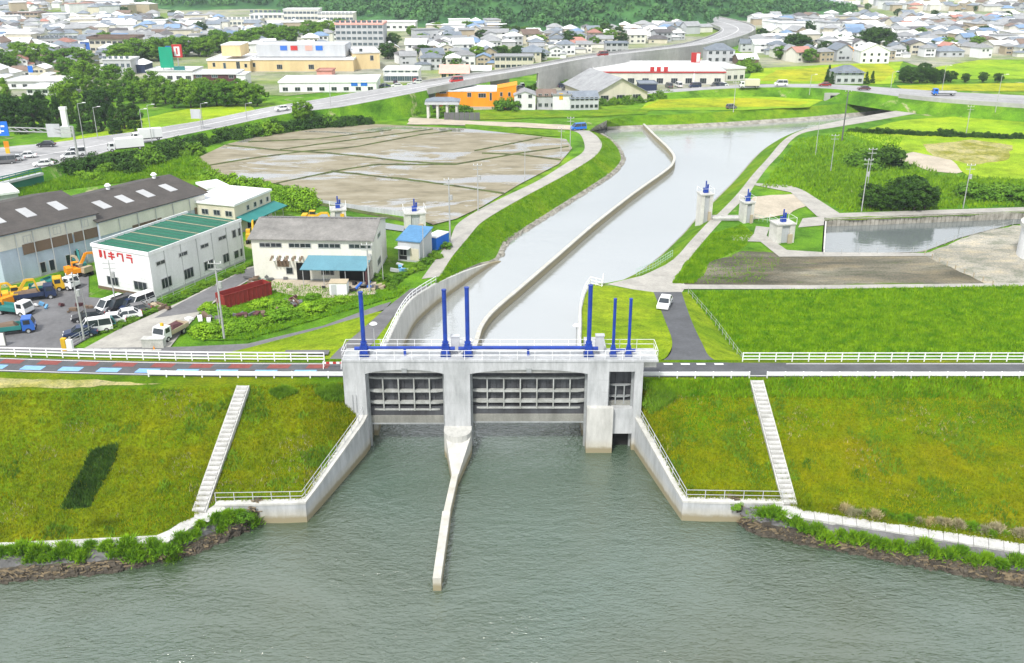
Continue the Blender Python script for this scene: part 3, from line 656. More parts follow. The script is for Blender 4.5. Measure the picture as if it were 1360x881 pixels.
pr = [(X2 - .1, YF), (X2 - .1, yn + .6)] + [((X2 + X3) / 2 - (X3 - X2 + .2) / 2 * math.cos(t * math.pi / 8), yn + .6 - 1.6 * math.sin(t * math.pi / 8)) for t in range(1, 8)] + [(X3 + .1, yn + .6), (X3 + .1, YF)]
gp('pier', MB().box(X2, X3, YF, YB + 4, ZB, ZT), 'concrete')
gp('pier_nose', MB().prism(pr, ZB, zn, 'z'), 'concrete_pale')
gp('pier', MB().box(X4, X5, YF, YB + 4, ZB, ZT), 'concrete')
gp('pier_footing', MB().box(X4, gx(813, -4), YF - .7, YF, ZB, gz(539)), 'concrete_pale')
def arch(xa, xb):
    n = 14; o = [(xa, ZT), (xb, ZT)]
    for k in range(n + 1):
        t = k / n
        o.append((xb + (xa - xb) * t, ZS + (ZC - ZS) * (1 - abs(2 * t - 1) ** 2.4)))
    return o
gp('lintel', MB().prism(arch(X1, X2), YF + .03, YB, 'y'), 'concrete')
gp('lintel', MB().prism(arch(X3, X4), YF + .03, YB, 'y'), 'concrete')
for xa, xb in ((X1, X2), (X3, X4)): gp('soffit_panel', MB().box(xa + .003, xb - .003, YF + .35, YF + .7, ZS - .02, ZC + .5), 'concrete_pale')
gp('lintel', MB().box(X5, X6, YF + .03, YB, gz(494), ZT), 'concrete')
gp('sill_block', MB().box(gx(813, -4), X6 - .002, YF + .1, YB, gz(576, YF + .1), gz(544, YF + .1)).box(X5, gx(813, -4), YF + .1, YB, gz(576, YF + .1), gz(544, YF + .1) - .003), 'concrete')
gp('culvert_dark', MB().box(X5 + .01, X6 - .01, YB - .4, YB - .2, ZB, gz(494)).box(X5 + .01, X6 - .01, YF + 1.2, YF + 1.3, ZB, gz(576, YF + .1)), 'black_hole')  # black sheets stand in for the darkness inside the culvert
# deck slab with kerb, formwork joints
gp('deck', MB().box(X0 - .05, X7 + 1.6, YF - .05, YB + .15, ZT, ZT + .22), 'concrete')
gp('deck_bracket', MB().box(X7, X7 + 1.5, YF + .6, YB, ZT - .9, ZT), 'concrete_pale')
ZD = ZT + .22
for x in np.arange(X0 + 1.5, X7, 3.1):
    if min(abs(x - c) for c in (X1, X2, X3, X4, X5, X6)) > .4 and not (X1 < x < X2 or X3 < x < X4): gp('formwork_joint', MB().box(x - .025, x + .025, YF - .004, YF + .02, gz(545), ZT - .05), 'w_grey')
for z in (gz(505), gz(521), gz(536)):
    for xa, xb in ((X0, X1), (X2, X3), (X4, X5)): gp('formwork_joint', MB().box(xa + .05, xb - .05, YF - .005, YF + .02, z - .025, z + .025), 'w_grey')
gp('ladder', MB().box(-17.9, -17.86, YF - .16, YF - .1, gz(547), gz(524)).box(-17.5, -17.46, YF - .16, YF - .1, gz(547), gz(524)), 'steel_grey')
gp('platform', MB().box(X0 - .5, X0 + .9, YF - .55, YF, gz(553) - .1, gz(553) + .12), 'concrete_pale')
# gate leaves
LEAFG = ['gate_girder']
def leaf(xa, xb, Yg, zt, zb, nb, zrows, low):
    skin = MB(); n = max(6, int((xb - xa) / .55)); wv = (xb - xa) / n
    for i in range(n):
        x = xa + i * wv; d = .12 if i % 2 else 0
        skin.box(x, x + wv, Yg + .25 + d, Yg + .45, zb + low, zt)
    s = gp('gate_leaf', skin, 'gate_skin')
    def sub(nm, mb, m):
        o = gp(nm, mb, m); o.parent = s
        return o
    for z, h in zrows:
        e = .5
        sub('girder', MB().prism([(xa + .05, Yg + .24), (xa + .05, Yg + .05), (xa + 2 * e, Yg - .22), (xb - 2 * e, Yg - .22), (xb - .05, Yg + .05), (xb - .05, Yg + .24)], z - h / 2, z + h / 2, 'z'), LEAFG[0])
    for i in range(1, nb):
        x = xa + (xb - xa) * i / nb
        sub('stiffener', MB().box(x - .07, x + .07, Yg - .3, Yg - .225, zrows[-1][0] - .1, zrows[0][0] + .1), LEAFG[0])
        sub('stiffener_web', MB().box(x - .02, x + .02, Yg - .22, Yg + .24, zrows[-1][0] + .1, zrows[0][0] - .1), 'steel_grey')
    sub('bottom_beam', MB().box(xa + .02, xb - .02, Yg - .12, Yg + .5, zb + .95, zb + low), 'gate_skin')
    sub('bottom_plate', MB().hexa([(xa + .02, Yg - .2, zb), (xb - .02, Yg - .2, zb), (xb - .02, Yg + .5, zb), (xa + .02, Yg + .5, zb)], [(xa + .02, Yg - .3, zb + .93), (xb - .02, Yg - .3, zb + .93), (xb - .02, Yg + .5, zb + .93), (xa + .02, Yg + .5, zb + .93)]), 'gate_lower')
    sub('lip', MB().box(xa + .02, xb - .02, Yg - .24, Yg + .5, zb - .18, zb - .003), 'steel_grey')
    for xx, w_ in ((xa, .22), (xb - .22, .22)): gp('guide_rail', MB().box(xx, xx + w_, Yg - .45, Yg - .1, ZB, ZS - .1), 'steel_grey')
    return s
YG = 96.4
zr = [gz(501.5, YG), gz(519, YG), gz(534, YG), gz(543, YG)]
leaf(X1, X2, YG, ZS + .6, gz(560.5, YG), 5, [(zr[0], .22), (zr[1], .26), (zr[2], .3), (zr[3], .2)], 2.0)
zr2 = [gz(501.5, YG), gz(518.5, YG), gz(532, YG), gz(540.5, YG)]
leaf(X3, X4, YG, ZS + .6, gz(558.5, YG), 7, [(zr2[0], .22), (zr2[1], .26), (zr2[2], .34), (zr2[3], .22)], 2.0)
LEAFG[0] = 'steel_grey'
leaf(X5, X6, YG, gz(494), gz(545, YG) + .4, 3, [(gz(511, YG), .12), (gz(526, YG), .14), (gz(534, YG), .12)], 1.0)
for xm in ((X1 + X2) / 2, (X3 + X4) / 2): gp('lifting_bracket', MB().box(xm - .28, xm + .28, YF - .06, YF + .3, ZC - .35, ZC + .2), 'steel_grey')
# blue hoists
YH = 96.3
def hoist(x, ztop, s=1.0, side=1):
    b = gp('hoist', MB().box(x - .55 * s, x + .55 * s, YH - .5 * s, YH + .5 * s, ZD, ZD + .35 * s), 'hoist_dark_blue')
    def sub(nm, mb, m, sm=False):
        o = gp(nm, mb, m, smooth=sm); o.parent = b
    sub('gearbox', MB().box(x - .42 * s, x + .42 * s, YH - .38 * s, YH + .38 * s, ZD + .35 * s, ZD + 1.25 * s).box(x - .3 * s, x + .3 * s, YH - .28 * s, YH + .28 * s, ZD + 1.25 * s, ZD + 1.5 * s), 'hoist_blue')
    sub('rack_cover', MB().tube((x, YH, ZD + 1.4 * s), (x, YH, ztop), .24 * s, n=12).tube((x, YH, ztop), (x, YH, ztop + .12), .28 * s, n=12), 'hoist_blue')
    sub('motor', MB().tube((x - .42 * s * side, YH, ZD + .85 * s), (x - 1.05 * s * side, YH, ZD + .85 * s), .22 * s, n=10), 'hoist_blue')
    sub('flange', MB().tube((x, YH, ZD + 1.5 * s), (x, YH, ZD + 1.7 * s), .36 * s, n=12), 'hoist_blue')
HX = [gx(484, ZD, YH), gx(592, ZD, YH), gx(621.5, ZD, YH), gx(781.5, ZD, YH)]
for x, py, sd_ in ((HX[0], 389, 1), (HX[1], 386, -1), (HX[2], 383, 1), (HX[3], 380, -1)): hoist(x, gz(py, YH), 1.0, sd_)
SX = [gx(814, ZD, YH), gx(834.5, ZD, YH)]
for x in SX: hoist(x, gz(398, YH), .72, -1)
for xa, xb, r in ((HX[0], HX[1], .17), (HX[2], HX[3], .2), (SX[0], SX[1], .13)):
    z = ZD + (.95 if r > .15 else .65)
    gp('drive_shaft', MB().tube((xa + .4, YH, z), (xb - .4, YH, z), r, n=10), 'hoist_blue')
    if r > .15: gp('shaft_stand', MB().box((xa + xb) / 2 - .14, (xa + xb) / 2 + .14, YH - .14, YH + .14, ZD, z), 'hoist_blue')
for px, h in ((605, 1.9), (796, 2.0)):
    x = gx(px, ZD, YH + .9); gp('control_cabinet', MB().box(x - .45, x + .45, YH + .7, YH + 1.3, ZD, ZD + h).box(x - .52, x + .52, YH + .62, YH + 1.36, ZD + h, ZD + h + .12), 'w_silver')
def grail(pl, h=1.15):
    railing('railing', None, [Vector(p) - GO for p in pl], h, 1.9, (1.0, .52), .045, .04, parent=gate)
grail([(X0, YF + .02, ZD), (X7 + 1.5, YF + .02, ZD)]); grail([(X0, YB, ZD), (X7 + 1.5, YB, ZD)])
grail([(X0, YF + .02, ZD), (X0, YB, ZD)]); grail([(X7 + 1.5, YF + .02, ZD), (X7 + 1.5, YB, ZD)])
# ---- jetty in front of the centre pier
jt = thing('jetty_wall', 'long thin pale concrete training wall running from the centre pier into the river', 'jetty', (-6, 90, W))
def jp(name, mb, m):
    mb.v = [(x + 6, y - 90, z - W) for x, y, z in mb.v]; return mb.build(name, m, jt)
zj = W + 1.2
ja = at(591, 604, zj); jb = at(625, 604, zj); jc = at(609, 630, zj); jd = at(600, 630, zj)
jp('transition', MB().hexa([(ja.x, yn + .2, ZB), (jb.x, yn + .2, ZB), (jc.x, jc.y, ZB), (jd.x, jd.y, ZB)], [(ja.x, yn + .2, zn - .5), (jb.x, yn + .2, zn - .5), (jc.x, jc.y, zj), (jd.x, jd.y, zj)]), 'concrete_pale')
def seg(a0, b0, a1, b1, z, nm):
    A, B, C, D = at(*a0, z), at(*b0, z), at(*b1, z), at(*a1, z)
    jp(nm, MB().hexa([(p.x, p.y, ZB) for p in (D, C, B, A)], [(p.x, p.y, z) for p in (D, C, B, A)]), 'concrete_pale')
seg((600, 630), (608.5, 630), (589, 679), (597.5, 679), zj - .004, 'wall_section')
seg((587.5, 679), (598, 679), (574.5, 768), (585.5, 768), zj + .18, 'wall_section')
# ---- canal divider wall and the two canal walls
dv = thing('divider_wall', 'long curving low concrete wall dividing the canal behind the gate', 'wall', tuple(at(633, 455, W)))
zd_ = W + 1.25
dl = smooth_line([Vector((gx(607, zd_, 103), 103, zd_))] + P((633, 452, zd_), (640, 432, zd_), (656, 412, zd_), (690, 383, zd_), (740, 340, zd_), (790, 297, zd_), (840, 258, zd_), (885, 226, zd_), (894, 216, zd_), (895, 207, zd_), (886, 195, zd_), (870, 180, zd_), (855, 165, zd_)), 90)
O = dv.location
wall_panels('wall_section', [p - O for p in dl], .5, W - 1 - O.z, 'divider_shade', dv, 4)
wall_along('coping', [p - O + Vector((0, 0, .12)) for p in dl], .62, zd_ - O.z - .12, 'concrete_pale', dv)
lwl = smooth_line([Vector((LWALL[0].x, 98.5, -.2))] + LWALL, 30) + smooth_line([LWALL[-1]] + LWALL_END, 16)[1:]
lw = thing('canal_wall', 'tall curving grey concrete wall along the left side of the canal', 'wall', tuple(lwl[0])); O = lw.location
wall_panels('wall_panel', [p - O for p in lwl], .5, W - 1.2 - O.z, 'concrete_pale', lw, 5)
railing('canal_railing', 'white handrail on top of the curving left canal wall', [p + Vector((0, 0, 0)) for p in lwl[:30]], 1.1, 2.0, (1.0, .55), .08, .08)
rwl = smooth_line([Vector((RWALL[0].x, 98.5, -.2))] + RWALL, 20) + P((806, 378, -4.1))
rw = thing('canal_wall', 'short straight concrete wall on the right side of the canal by the lawn', 'wall', tuple(rwl[0])); O = rw.location
wall_panels('wall_panel', [p - O for p in rwl], .5, W - 1.2 - O.z, 'concrete_pale', rw, 5)
railing('canal_railing', 'white handrail on the right canal wall beside the lawn', rwl[:20], 1.15, 1.8, (1.0, .55), .09, .09)
rp = P((784, 378, -3.85), (800, 382, -3.9), (801, 374, -3.9)); railing('landing_railing', 'white railing of the small landing at the end of the right canal wall', [rp[0], rp[1], rp[2]], 1.3, 1.0, (1.0, .6, .2), .08, .08)
# ---- wing walls
def wing(label, rlabel, pts, thick=.9):
    pl = dense(pts, 5); t = thing('wing_wall', label, 'wall', tuple(pts[0])); O = t.location
    wall_panels('wall_panel', [p - O for p in pl], thick, W - 1.2 - O.z, 'concrete', t, 3)
    wall_along('coping', [p - O + Vector((0, 0, .1)) for p in pl], thick + .12, lambda i: pl[i].z - O.z - .12, 'concrete_pale', t)
    railing('wing_railing', rlabel, [p + Vector((0, 0, .1)) for p in pts], 1.05, 1.9, (1.0, .5), .06, .045, 'w_silver')
wing('sloping concrete wing wall running from the gate to the left riverbank', 'handrail down the left wing wall and along the left grass foot', [Vector((X1 - .45, YF + .4, -3.0))] + P((478, 561, -3.35), (402, 666, -5.25), (287, 668, -5.35)))
wing('sloping concrete wing wall running from the gate to the right riverbank', 'handrail down the right wing wall and along the right grass foot', [Vector((X6 + .45, YF + .4, -3.0))] + P((848, 553, -3.35), (911, 664, -5.25), (1038, 666, -5.35)))
# ---- stairs down the river slope
def stairs(label, top, bot, n, w):
    t = thing('stairway', label, 'stairs', tuple(bot)); d = top - bot; hd = Vector((d.x, d.y, 0)).normalized(); s = Vector((hd.y, -hd.x, 0))
    def pt(f, side, z): return bot * (1 - f) + top * f - bot + s * side + Vector((0, 0, z))
    base = [pt(f, sd_, 0) for f, sd_ in ((0, -w / 2), (0, w / 2), (1, w / 2), (1, -w / 2))]
    MB().hexa([p - Vector((0, 0, .8)) for p in base], [p + Vector((0, 0, .16)) for p in base]).build('base', 'step_gap_shade', t)
    for i in range(n):
        f0, f1 = (i + .12) / n, (i + .92) / n; z = d.z * (i + .95) / n + .2
        q = [bot * (1 - f) + top * f - bot + s * sd_ for f, sd_ in ((f0, -w / 2), (f0, w / 2), (f1, w / 2), (f1, -w / 2))]
        MB().hexa([(p.x, p.y, d.z * i / n) for p in q], [(p.x, p.y, z) for p in q]).build('step', 'step_white', t)
    for sd_ in (-1, 1):
        a, b_ = pt(0, sd_ * (w / 2 + .08), .2), pt(1, sd_ * (w / 2 + .08), .2)
        MB().hexa([a - s * .06 - Vector((0, 0, .9)), a + s * .06 - Vector((0, 0, .9)), b_ + s * .06 - Vector((0, 0, .9)), b_ - s * .06 - Vector((0, 0, .9))], [a - s * .06, a + s * .06, b_ + s * .06, b_ - s * .06]).build('stringer', 'step_white', t)
stairs('white concrete stairs down the grass slope left of the gate', at(323, 514, .2), at(264, 682, -5.6), 27, 1.15)
stairs('white concrete stairs down the grass slope right of the gate', at(1005, 507, .2), at(1049, 672, -5.5), 27, 1.2)
# ---- guard rails of the levee road
def beam_rail(label, pl, h=.85, sp=2.0):
    t = thing('guard_rail', label, 'guard rail', tuple(pl[0])); O = Vector(pl[0]); L = sum((b - a).length for a, b in zip(pl, pl[1:]))
    pm_ = MB().box(-.06, .06, -.06, .06, -.1, h).mesh('post', 'steel_white')
    for p in resample(pl, int(L / sp) + 1): link('post', pm_, t, p - O)
    mb = MB()
    for a, b_ in zip(pl, pl[1:]):
        for z in (.42, .62): mb.bar(a - O + Vector((0, -.1, h * z / .62 - .1)), b_ - O + Vector((0, -.1, h * z / .62 - .1)), .08, .2)
        mb.bar(a - O + Vector((0, -.07, h * .52 / .62 - .1)), b_ - O + Vector((0, -.07, h * .52 / .62 - .1)), .05, .16)
    mb.build('beam', 'steel_white', t)
beam_rail('white beam guard rail on the river side of the levee road left of the gate', [Vector((x, road_y(x)[0] - .25, 0)) for x in (-42, -36, -30, -25, X0 - .3)])
beam_rail('white beam guard rail between the gate and the right stairs', [Vector((X7 + .3, 98.4, 0)), Vector((at(998, 500, 0).x - .4, 98.4, 0))])
beam_rail('long white beam guard rail right of the right stairs', [Vector((at(1017, 500, 0).x, 98.4, 0)), Vector((75, 98.4, 0))])
def pipe_fence(name, label, pl, rh=.2, m='steel_white'):
    railing(name, label, pl, 1.15, 2.0, (.98, .62, .27), .11, .06, m, cat='fence', railh=rh)
pipe_fence('pipe_fence', 'white rail fence on the land side of the levee road along the green field', [Vector((at(988, 484, 0).x, 103.1, 0)), Vector((85, 103.1, 0))], .1)
pipe_fence('pipe_fence', 'white rail fence on the land side of the levee road in front of the yards', [Vector((x, road_y(x)[1] + .45, 0)) for x in (-100, -80, -60, -50, -40, -30, -22.5)], .14)
t = thing('road_barrier', 'red and white striped barrier closing the levee road by the gate', 'barrier', (-21.2, 101.2, 0))
for i in range(6): MB().box(-1.1 + i * .4, -.7 + i * .4, -.03, .03, .55, .8).build('stripe', 'w_red' if i % 2 else 'steel_white', t)
for x in (-1, 1.1): MB().bar((x, -.35, 0), (x, 0, .9), .07).bar((x, .35, 0), (x, 0, .9), .07).build('leg', 'steel_white', t)
# ================================================================== BUILDINGS
def proj(p):
    d = dep(p.y, p.z); return CX + p.x * FPX / d, CY + FPX * math.tan(math.atan2(CAMH - p.z, p.y) - PITCH)
def setmat(o, m):
    o.material_slots[0].link = 'OBJECT'; o.material_slots[0].material = MATS[m]
WINC = {}
def window_mesh(w, h, glass, frame):
    k = (round(w, 1), round(h, 1), glass, frame)
    if k not in WINC:
        w, h = max(k[0], .3), max(k[1], .3)
        f = MB(); t = min(.09, w * .12)
        f.box(-w / 2, w / 2, -.07, .02, -h / 2, -h / 2 + t).box(-w / 2, w / 2, -.07, .02, h / 2 - t, h / 2)
        f.box(-w / 2, -w / 2 + t, -.07, .02, -h / 2 + t, h / 2 - t).box(w / 2 - t, w / 2, -.07, .02, -h / 2 + t, h / 2 - t)
        if w > 1.2:
            n = max(1, int(w / 1.1))
            for i in range(1, n + 1): x = -w / 2 + w * i / (n + 1); f.box(x - .03, x + .03, -.06, .02, -h / 2 + t, h / 2 - t)
        g = MB().box(-w / 2 + t, w / 2 - t, -.02, .012, -h / 2 + t, h / 2 - t)
        WINC[k] = (f.mesh('window', frame), g.mesh('pane', glass))
    return WINC[k]
def add_window(root, L, D, face, u, z, w, h, glass='glass_dark', frame='alu', name='window'):
    fm, gm = window_mesh(w, h, glass, frame)
    loc, rz = {'F': ((u, -.015, z), 0), 'R': ((L + .015, u, z), math.pi / 2), 'L': ((-.015, u, z), -math.pi / 2), 'B': ((u, D + .015, z), math.pi)}[face]
    o = link(name, fm, root, loc, rz); link('pane', gm, o)
    return o
def wall_mesh(L, D, h, roof, rise, thick=True):
    mb = MB()
    if roof == 'gable_x': mb.prism([(0, 0), (D, 0), (D, h), (D / 2, h + rise), (0, h)], 0, L, 'x')
    elif roof == 'gable_y': mb.prism([(0, 0), (L, 0), (L, h), (L / 2, h + rise), (0, h)], 0, D, 'y')
    elif roof == 'shed': mb.prism([(0, 0), (D, 0), (D, h + rise), (0, h)], 0, L, 'x')
    elif roof == 'offset': mb.prism([(0, 0), (D, 0), (D, h + rise * .75), (D * .62, h + rise), (0, h)], 0, L, 'x')
    else: mb.box(0, L, 0, D, 0, h)
    return mb
def roof_mesh(L, D, h, roof, rise, o=.4, t=.16, para=.0):
    mb = MB()
    if roof in ('gable_x', 'offset', 'shed'):
        pts = {'gable_x': [(-o, h - rise * 2 * o / D), (D / 2, h + rise), (D + o, h - rise * 2 * o / D)], 'offset': [(-o, h - rise * o / (D * .62)), (D * .62, h + rise), (D + o, h + rise * .72)], 'shed': [(-o, h - rise * o / D), (D + o, h + rise * (1 + o / D))]}[roof]
        for (a, za), (b, zb) in zip(pts, pts[1:]): mb.prism([(a, za + .03), (b, zb + .03), (b, zb + .03 + t), (a, za + .03 + t)], -o, L + o, 'x')
    elif roof == 'gable_y':
        pts = [(-o, h - rise * 2 * o / L), (L / 2, h + rise), (L + o, h - rise * 2 * o / L)]
        for (a, za), (b, zb) in zip(pts, pts[1:]): mb.prism([(a, za + .03), (b, zb + .03), (b, zb + .03 + t), (a, za + .03 + t)], -o, D + o, 'y')
    elif roof == 'hip':
        i = min(L, D) / 2 * .95
        b = [(-o, -o, h), (L + o, -o, h), (L + o, D + o, h), (-o, D + o, h)]
        if L >= D: r = [(i, D / 2, h + rise), (L - i, D / 2, h + rise)]; fs = [(0, 1, 5, 4), (2, 3, 4, 5), (1, 2, 5), (3, 0, 4)]
        else: r = [(L / 2, i, h + rise), (L / 2, D - i, h + rise)]; fs = [(1, 2, 5, 4), (3, 0, 4, 5), (0, 1, 4), (2, 3, 5)]
        mb.add(b + r, fs + [(3, 2, 1, 0)])
    else:
        mb.box(-o, L + o, -o, D + o, h + .003, h + t)
        if para:
            for q in ((-o, L + o, -o, -o + .25), (-o, L + o, D + o - .25, D + o), (-o, -o + .25, -o + .25, D + o - .25), (L + o - .25, L + o, -o + .25, D + o - .25)): mb.box(*q, h + t + .002, h + t + para)
    return mb
def building(name, label, C, P1, depth, h, roof='flat', rise=1.5, wall='w_white', rmat='r_grey', over=.3, wins=(), cat='building', para=.3, glass='glass_dark', z=G, group=None, rt=.16):
    """C, P1: foot of the visible front wall, left and right; depth in metres (or a point on the far side)"""
    C, P1 = Vector(C), Vector(P1); u = (P1 - C); u.z = 0; L = u.length; u.normalize(); v = Vector((-u.y, u.x, 0))
    if isinstance(depth, Vector):      # the long visible side wall sets the direction
        v = (depth - P1); v.z = 0; depth = v.length; v.normalize(); u = Vector((v.y, -v.x, 0)); C = P1 - u * L
    D = depth
    t = thing(name, label, cat, (C.x, C.y, z), math.atan2(u.y, u.x), group)
    wall_mesh(L, D, h, roof, rise).build('wall', wall, t)
    roof_mesh(L, D, h, roof, rise, over, rt, para).build('roof', rmat, t)
    MB().box(-.06, L + .06, -.06, D + .06, -.3, .28).build('plinth', 'w_grey', t)
    for wv in wins:
        if wv[0] == 'row':        # ('row', face, n, z0, z1, width)
            _, face, n, z0, z1, w_ = wv; S = L if face in 'FB' else D
            for i in range(n): add_window(t, L, D, face, S * (i + .5) / n, (z0 + z1) / 2, w_, z1 - z0, glass)
        else:
            face, f, zc, w_, hh = wv[:5]; S = L if face in 'FB' else D
            add_window(t, L, D, face, S * f, zc, w_, hh, wv[5] if len(wv) > 5 else glass, name=wv[6] if len(wv) > 6 else 'window')
    t['_d'] = (L, D)
    return t, L, D
def far(name, label, x0, x1, yb, yt, depth, yaw=0.0, **kw):
    A, B = at(x0, yb), at(x1, yb); Y = (A.y + B.y) / 2; h = CAMH - Y * math.tan(ang(yt)) - G
    if yaw:
        c = (A + B) / 2; r = Matrix.Rotation(yaw, 3, 'Z'); A, B = c + r @ (A - c), c + r @ (B - c)
    return building(name, label, A, B, depth, max(h, 2.2), **kw)
def slab(t, name, m, *b): return MB().box(*b).build(name, m, t)
# --- green-roofed white warehouse with red sign characters
t, L, D = building('warehouse', 'white warehouse with green metal roof and red characters on its front wall', at(113, 391.5), at(206, 397), at(326, 346), 7.0, 'flat', wall='w_white', rmat='r_green', over=-.15, para=0, rt=.1,
    wins=[('F', .29, 1.7, 2.4, 1.5), ('F', .78, 1.7, 2.7, 1.5), ('R', .1, 5.2, 1.9, .7), ('R', .33, 5.2, 1.9, .7), ('R', .56, 5.2, 1.9, .7), ('R', .76, 5.4, 1.9, .7), ('R', .9, 5.3, 1.0, 1.4), ('R', .965, 5.3, .8, 1.4), ('R', .13, 1.8, 2.2, 1.7), ('R', .36, 1.8, 2.2, 1.7), ('R', .58, 1.8, 2.2, 1.6), ('R', .78, 1.8, 1.6, 1.6), ('R', .9, 1.7, 1.2, 1.4), ('R', .96, 1.7, .6, 1.4)])
for q in ((-.12, .06, -.12, D), (L - .06, L + .12, -.12, D), (-.12, L + .12, -.14, .04)): slab(t, 'parapet', 'w_white', q[0], q[1], q[2], q[3], 6.9, 7.45)
for i in range(1, 16): slab(t, 'roof_seam', 'w_green' if i % 3 else 'w_tan', .06, L - .06, D * i / 16 - .05, D * i / 16 + .05, 7.1, 7.17)
for i in range(9): slab(t, 'cladding_joint', 'w_grey', 0, L, -.012, 0, .9 + i * .68, .915 + i * .68)
for i in range(1, 7): slab(t, 'downpipe', 'w_grey', L, L + .08, D * i / 6 - .5, D * i / 6 - .42, .2, 6.9)
slab(t, 'skirt', 'w_brown', -.03, L + .03, -.09, -.062, 0, .5)
gw = 1.35; gx0 = L * .12
GL = [[(0, .06, .28, 1.0), (.28, .2, .42, 1.0), (.75, 0, 1.0, 1.0)], [(.05, .62, .95, .8), (0, .28, 1.0, .46), (.42, 0, .62, 1.0)], [(.1, .82, .95, 1.0), (0, .5, .2, .9), (.75, .0, .95, .85)], [(.12, .84, .88, 1.0), (.05, .52, .95, .7), (.72, 0, .92, .55)]]
for i, g in enumerate(GL):
    mb = MB()
    for k, (a, b_, c, d) in enumerate(g): x = gx0 + i * gw * 1.38; mb.box(x + a * gw, x + c * gw, -.07 - .004 * k, -.02, 5.25 + b_ * 1.3, 5.25 + d * 1.3)
    mb.build('sign_character', 'w_red', t)
# --- two dark-roofed workshops
def workshop(label, A, B, depth, h, sky, wins, bands):
    t, L, D = building('workshop', label, A, B, depth, h, 'gable_x', 2.2, 'w_paleblue', 'r_warehouse', .5)
    slab(t, 'upper_cladding', 'w_offwhite', -.02, L + .02, -.05, 0, h - 2.6, h - .35)
    for a, b_ in bands: slab(t, 'brown_cladding', 'w_brown', L * a, L * b_, -.12, -.052, h - 4.0, h - 2.3)
    for f, z, w_, hh in wins: add_window(t, L, D, 'F', L * f, z, w_, hh)
    for i in range(1, 6): slab(t, 'downpipe', 'w_silver', L * i / 6, L * i / 6 + .12, -.22, -.13, .2, h - .4)
    for f in sky:      # translucent roof lights, set on the slope
        mb = MB(); ya, yb = D * .16, D * .33; sl_ = 2.2 / (D / 2)
        mb.hexa([(L * f, ya, h + .19 + ya * sl_), (L * f + 1.7, ya, h + .19 + ya * sl_), (L * f + 1.7, yb, h + .19 + yb * sl_), (L * f, yb, h + .19 + yb * sl_)], [(L * f, ya, h + .26 + ya * sl_), (L * f + 1.7, ya, h + .26 + ya * sl_), (L * f + 1.7, yb, h + .26 + yb * sl_), (L * f, yb, h + .26 + yb * sl_)]).build('roof_light', 'w_grey', t)
    return t, L, D
t, L, D = workshop('near dark-roofed workshop with cream upper wall and brown cladding at the left edge', at(8, 380), at(137, 345), 21, 8.2, (.12, .42, .74), [(.28, 6.6, 1.3, 1.3), (.58, 6.9, 1.3, 1.3), (.87, 7.0, 1.3, 1.3), (.38, 1.4, 1.0, 1.9), (.47, 1.4, 1.0, 1.9), (.64, 1.5, .9, 1.9), (.74, 2.0, 1.0, 1.7)], ((.22, .72), (.74, .99)))
t, L, D = workshop('long dark-roofed workshop with four pale roof lights and two ridge vents', at(139, 346), at(277, 303), 19, 6.9, (.16, .36, .56, .78), [], ((.28, .55), (.88, .99)))
for f in (.42, .86):
    mb = MB().tube((L * f, D / 2, 9.0), (L * f, D / 2, 9.9), .35, n=10).tube((L * f, D / 2, 9.9), (L * f, D / 2, 10.3), .62, .3, n=10); mb.build('ridge_vent', 'steel_white', t)
building('shed', 'low white-roofed shed at the left edge behind the near workshop', at(-40, 288), at(28, 278), 9, 3.4, 'flat', wall='w_grey', rmat='r_white')
building('annex', 'small grey annex with pale flat roof at the far end of the long workshop', at(279, 272), at(304, 268), 6, 3.2, 'flat', wall='w_brown', rmat='r_white')
# --- cream flat building with teal canopy
t, L, D = building('office', 'cream flat-roofed office with four windows and a teal side canopy', at(246, 309), at(315, 312), at(362, 290), 5.5, 'flat', wall='w_beige', rmat='r_white', para=.25, wins=[('row', 'F', 4, 3.4, 4.5, 1.5), ('R', .35, 4.2, .9, 1.0), ('R', .55, 4.2, .9, 1.0), ('R', .72, 4.2, .9, 1.0), ('R', .9, 4.2, .9, 1.0)])
MB().hexa([(L + .02, .3, 3.2), (L + 3.0, .3, 2.5), (L + 3.0, D + 1, 2.5), (L + .02, D + 1, 3.2)], [(L + .02, .3, 3.35), (L + 3.0, .3, 2.65), (L + 3.0, D + 1, 2.65), (L + .02, D + 1, 3.35)]).build('canopy', 'w_teal', t)
for f in (.25, .5, .75, .98): MB().tube((L + 2.7, D * f, 0), (L + 2.7, D * f, 2.6), .07, n=6).build('canopy_post', 'w_grey', t)
for f in (.3, .65): slab(t, 'doorway', 'black_hole', L - .05, L + .06, D * f, D * f + 2.6, .28, 2.6)
# --- pale factory with grey roof, blue awning
t, L, D = building('factory', 'pale two-storey factory with weathered grey roof and blue awning', at(339, 371.5), at(496, 374), 13, 6.9, 'gable_x', 1.6, 'w_offwhite', 'r_asbestos', .45,
    wins=[('F', f, 5.9, 1.9, .85) for f in (.115, .205, .36, .45, .605, .695, .86, .95)] + [('R', .5, 5.9, 2.4, .8), ('R', .42, 1.7, 2.6, 1.2), ('F', .3, 1.6, 1.2, 1.2), ('F', .62, 1.5, 2.2, 1.1)])
for i in range(30): slab(t, 'roof_ridge_tile', 'w_darkgrey', L * i / 30 - .02, L * i / 30 + .5, D * .5 - .2, D * .5 + .2, 8.6, 8.76)
MB().hexa([(L * .43, -3.0, 2.75), (L * .97, -3.0, 2.75), (L * 1.0, -.07, 4.2), (L * .47, -.07, 4.2)], [(L * .43, -3.0, 2.86), (L * .97, -3.0, 2.86), (L * 1.0, -.07, 4.31), (L * .47, -.07, 4.31)]).build('awning', 'w_awning', t)
for f in (.45, .62, .8, .95): MB().tube((L * f, -2.8, 0), (L * f, -2.8, 2.8), .06, n=6).build('awning_post', 'w_grey', t)
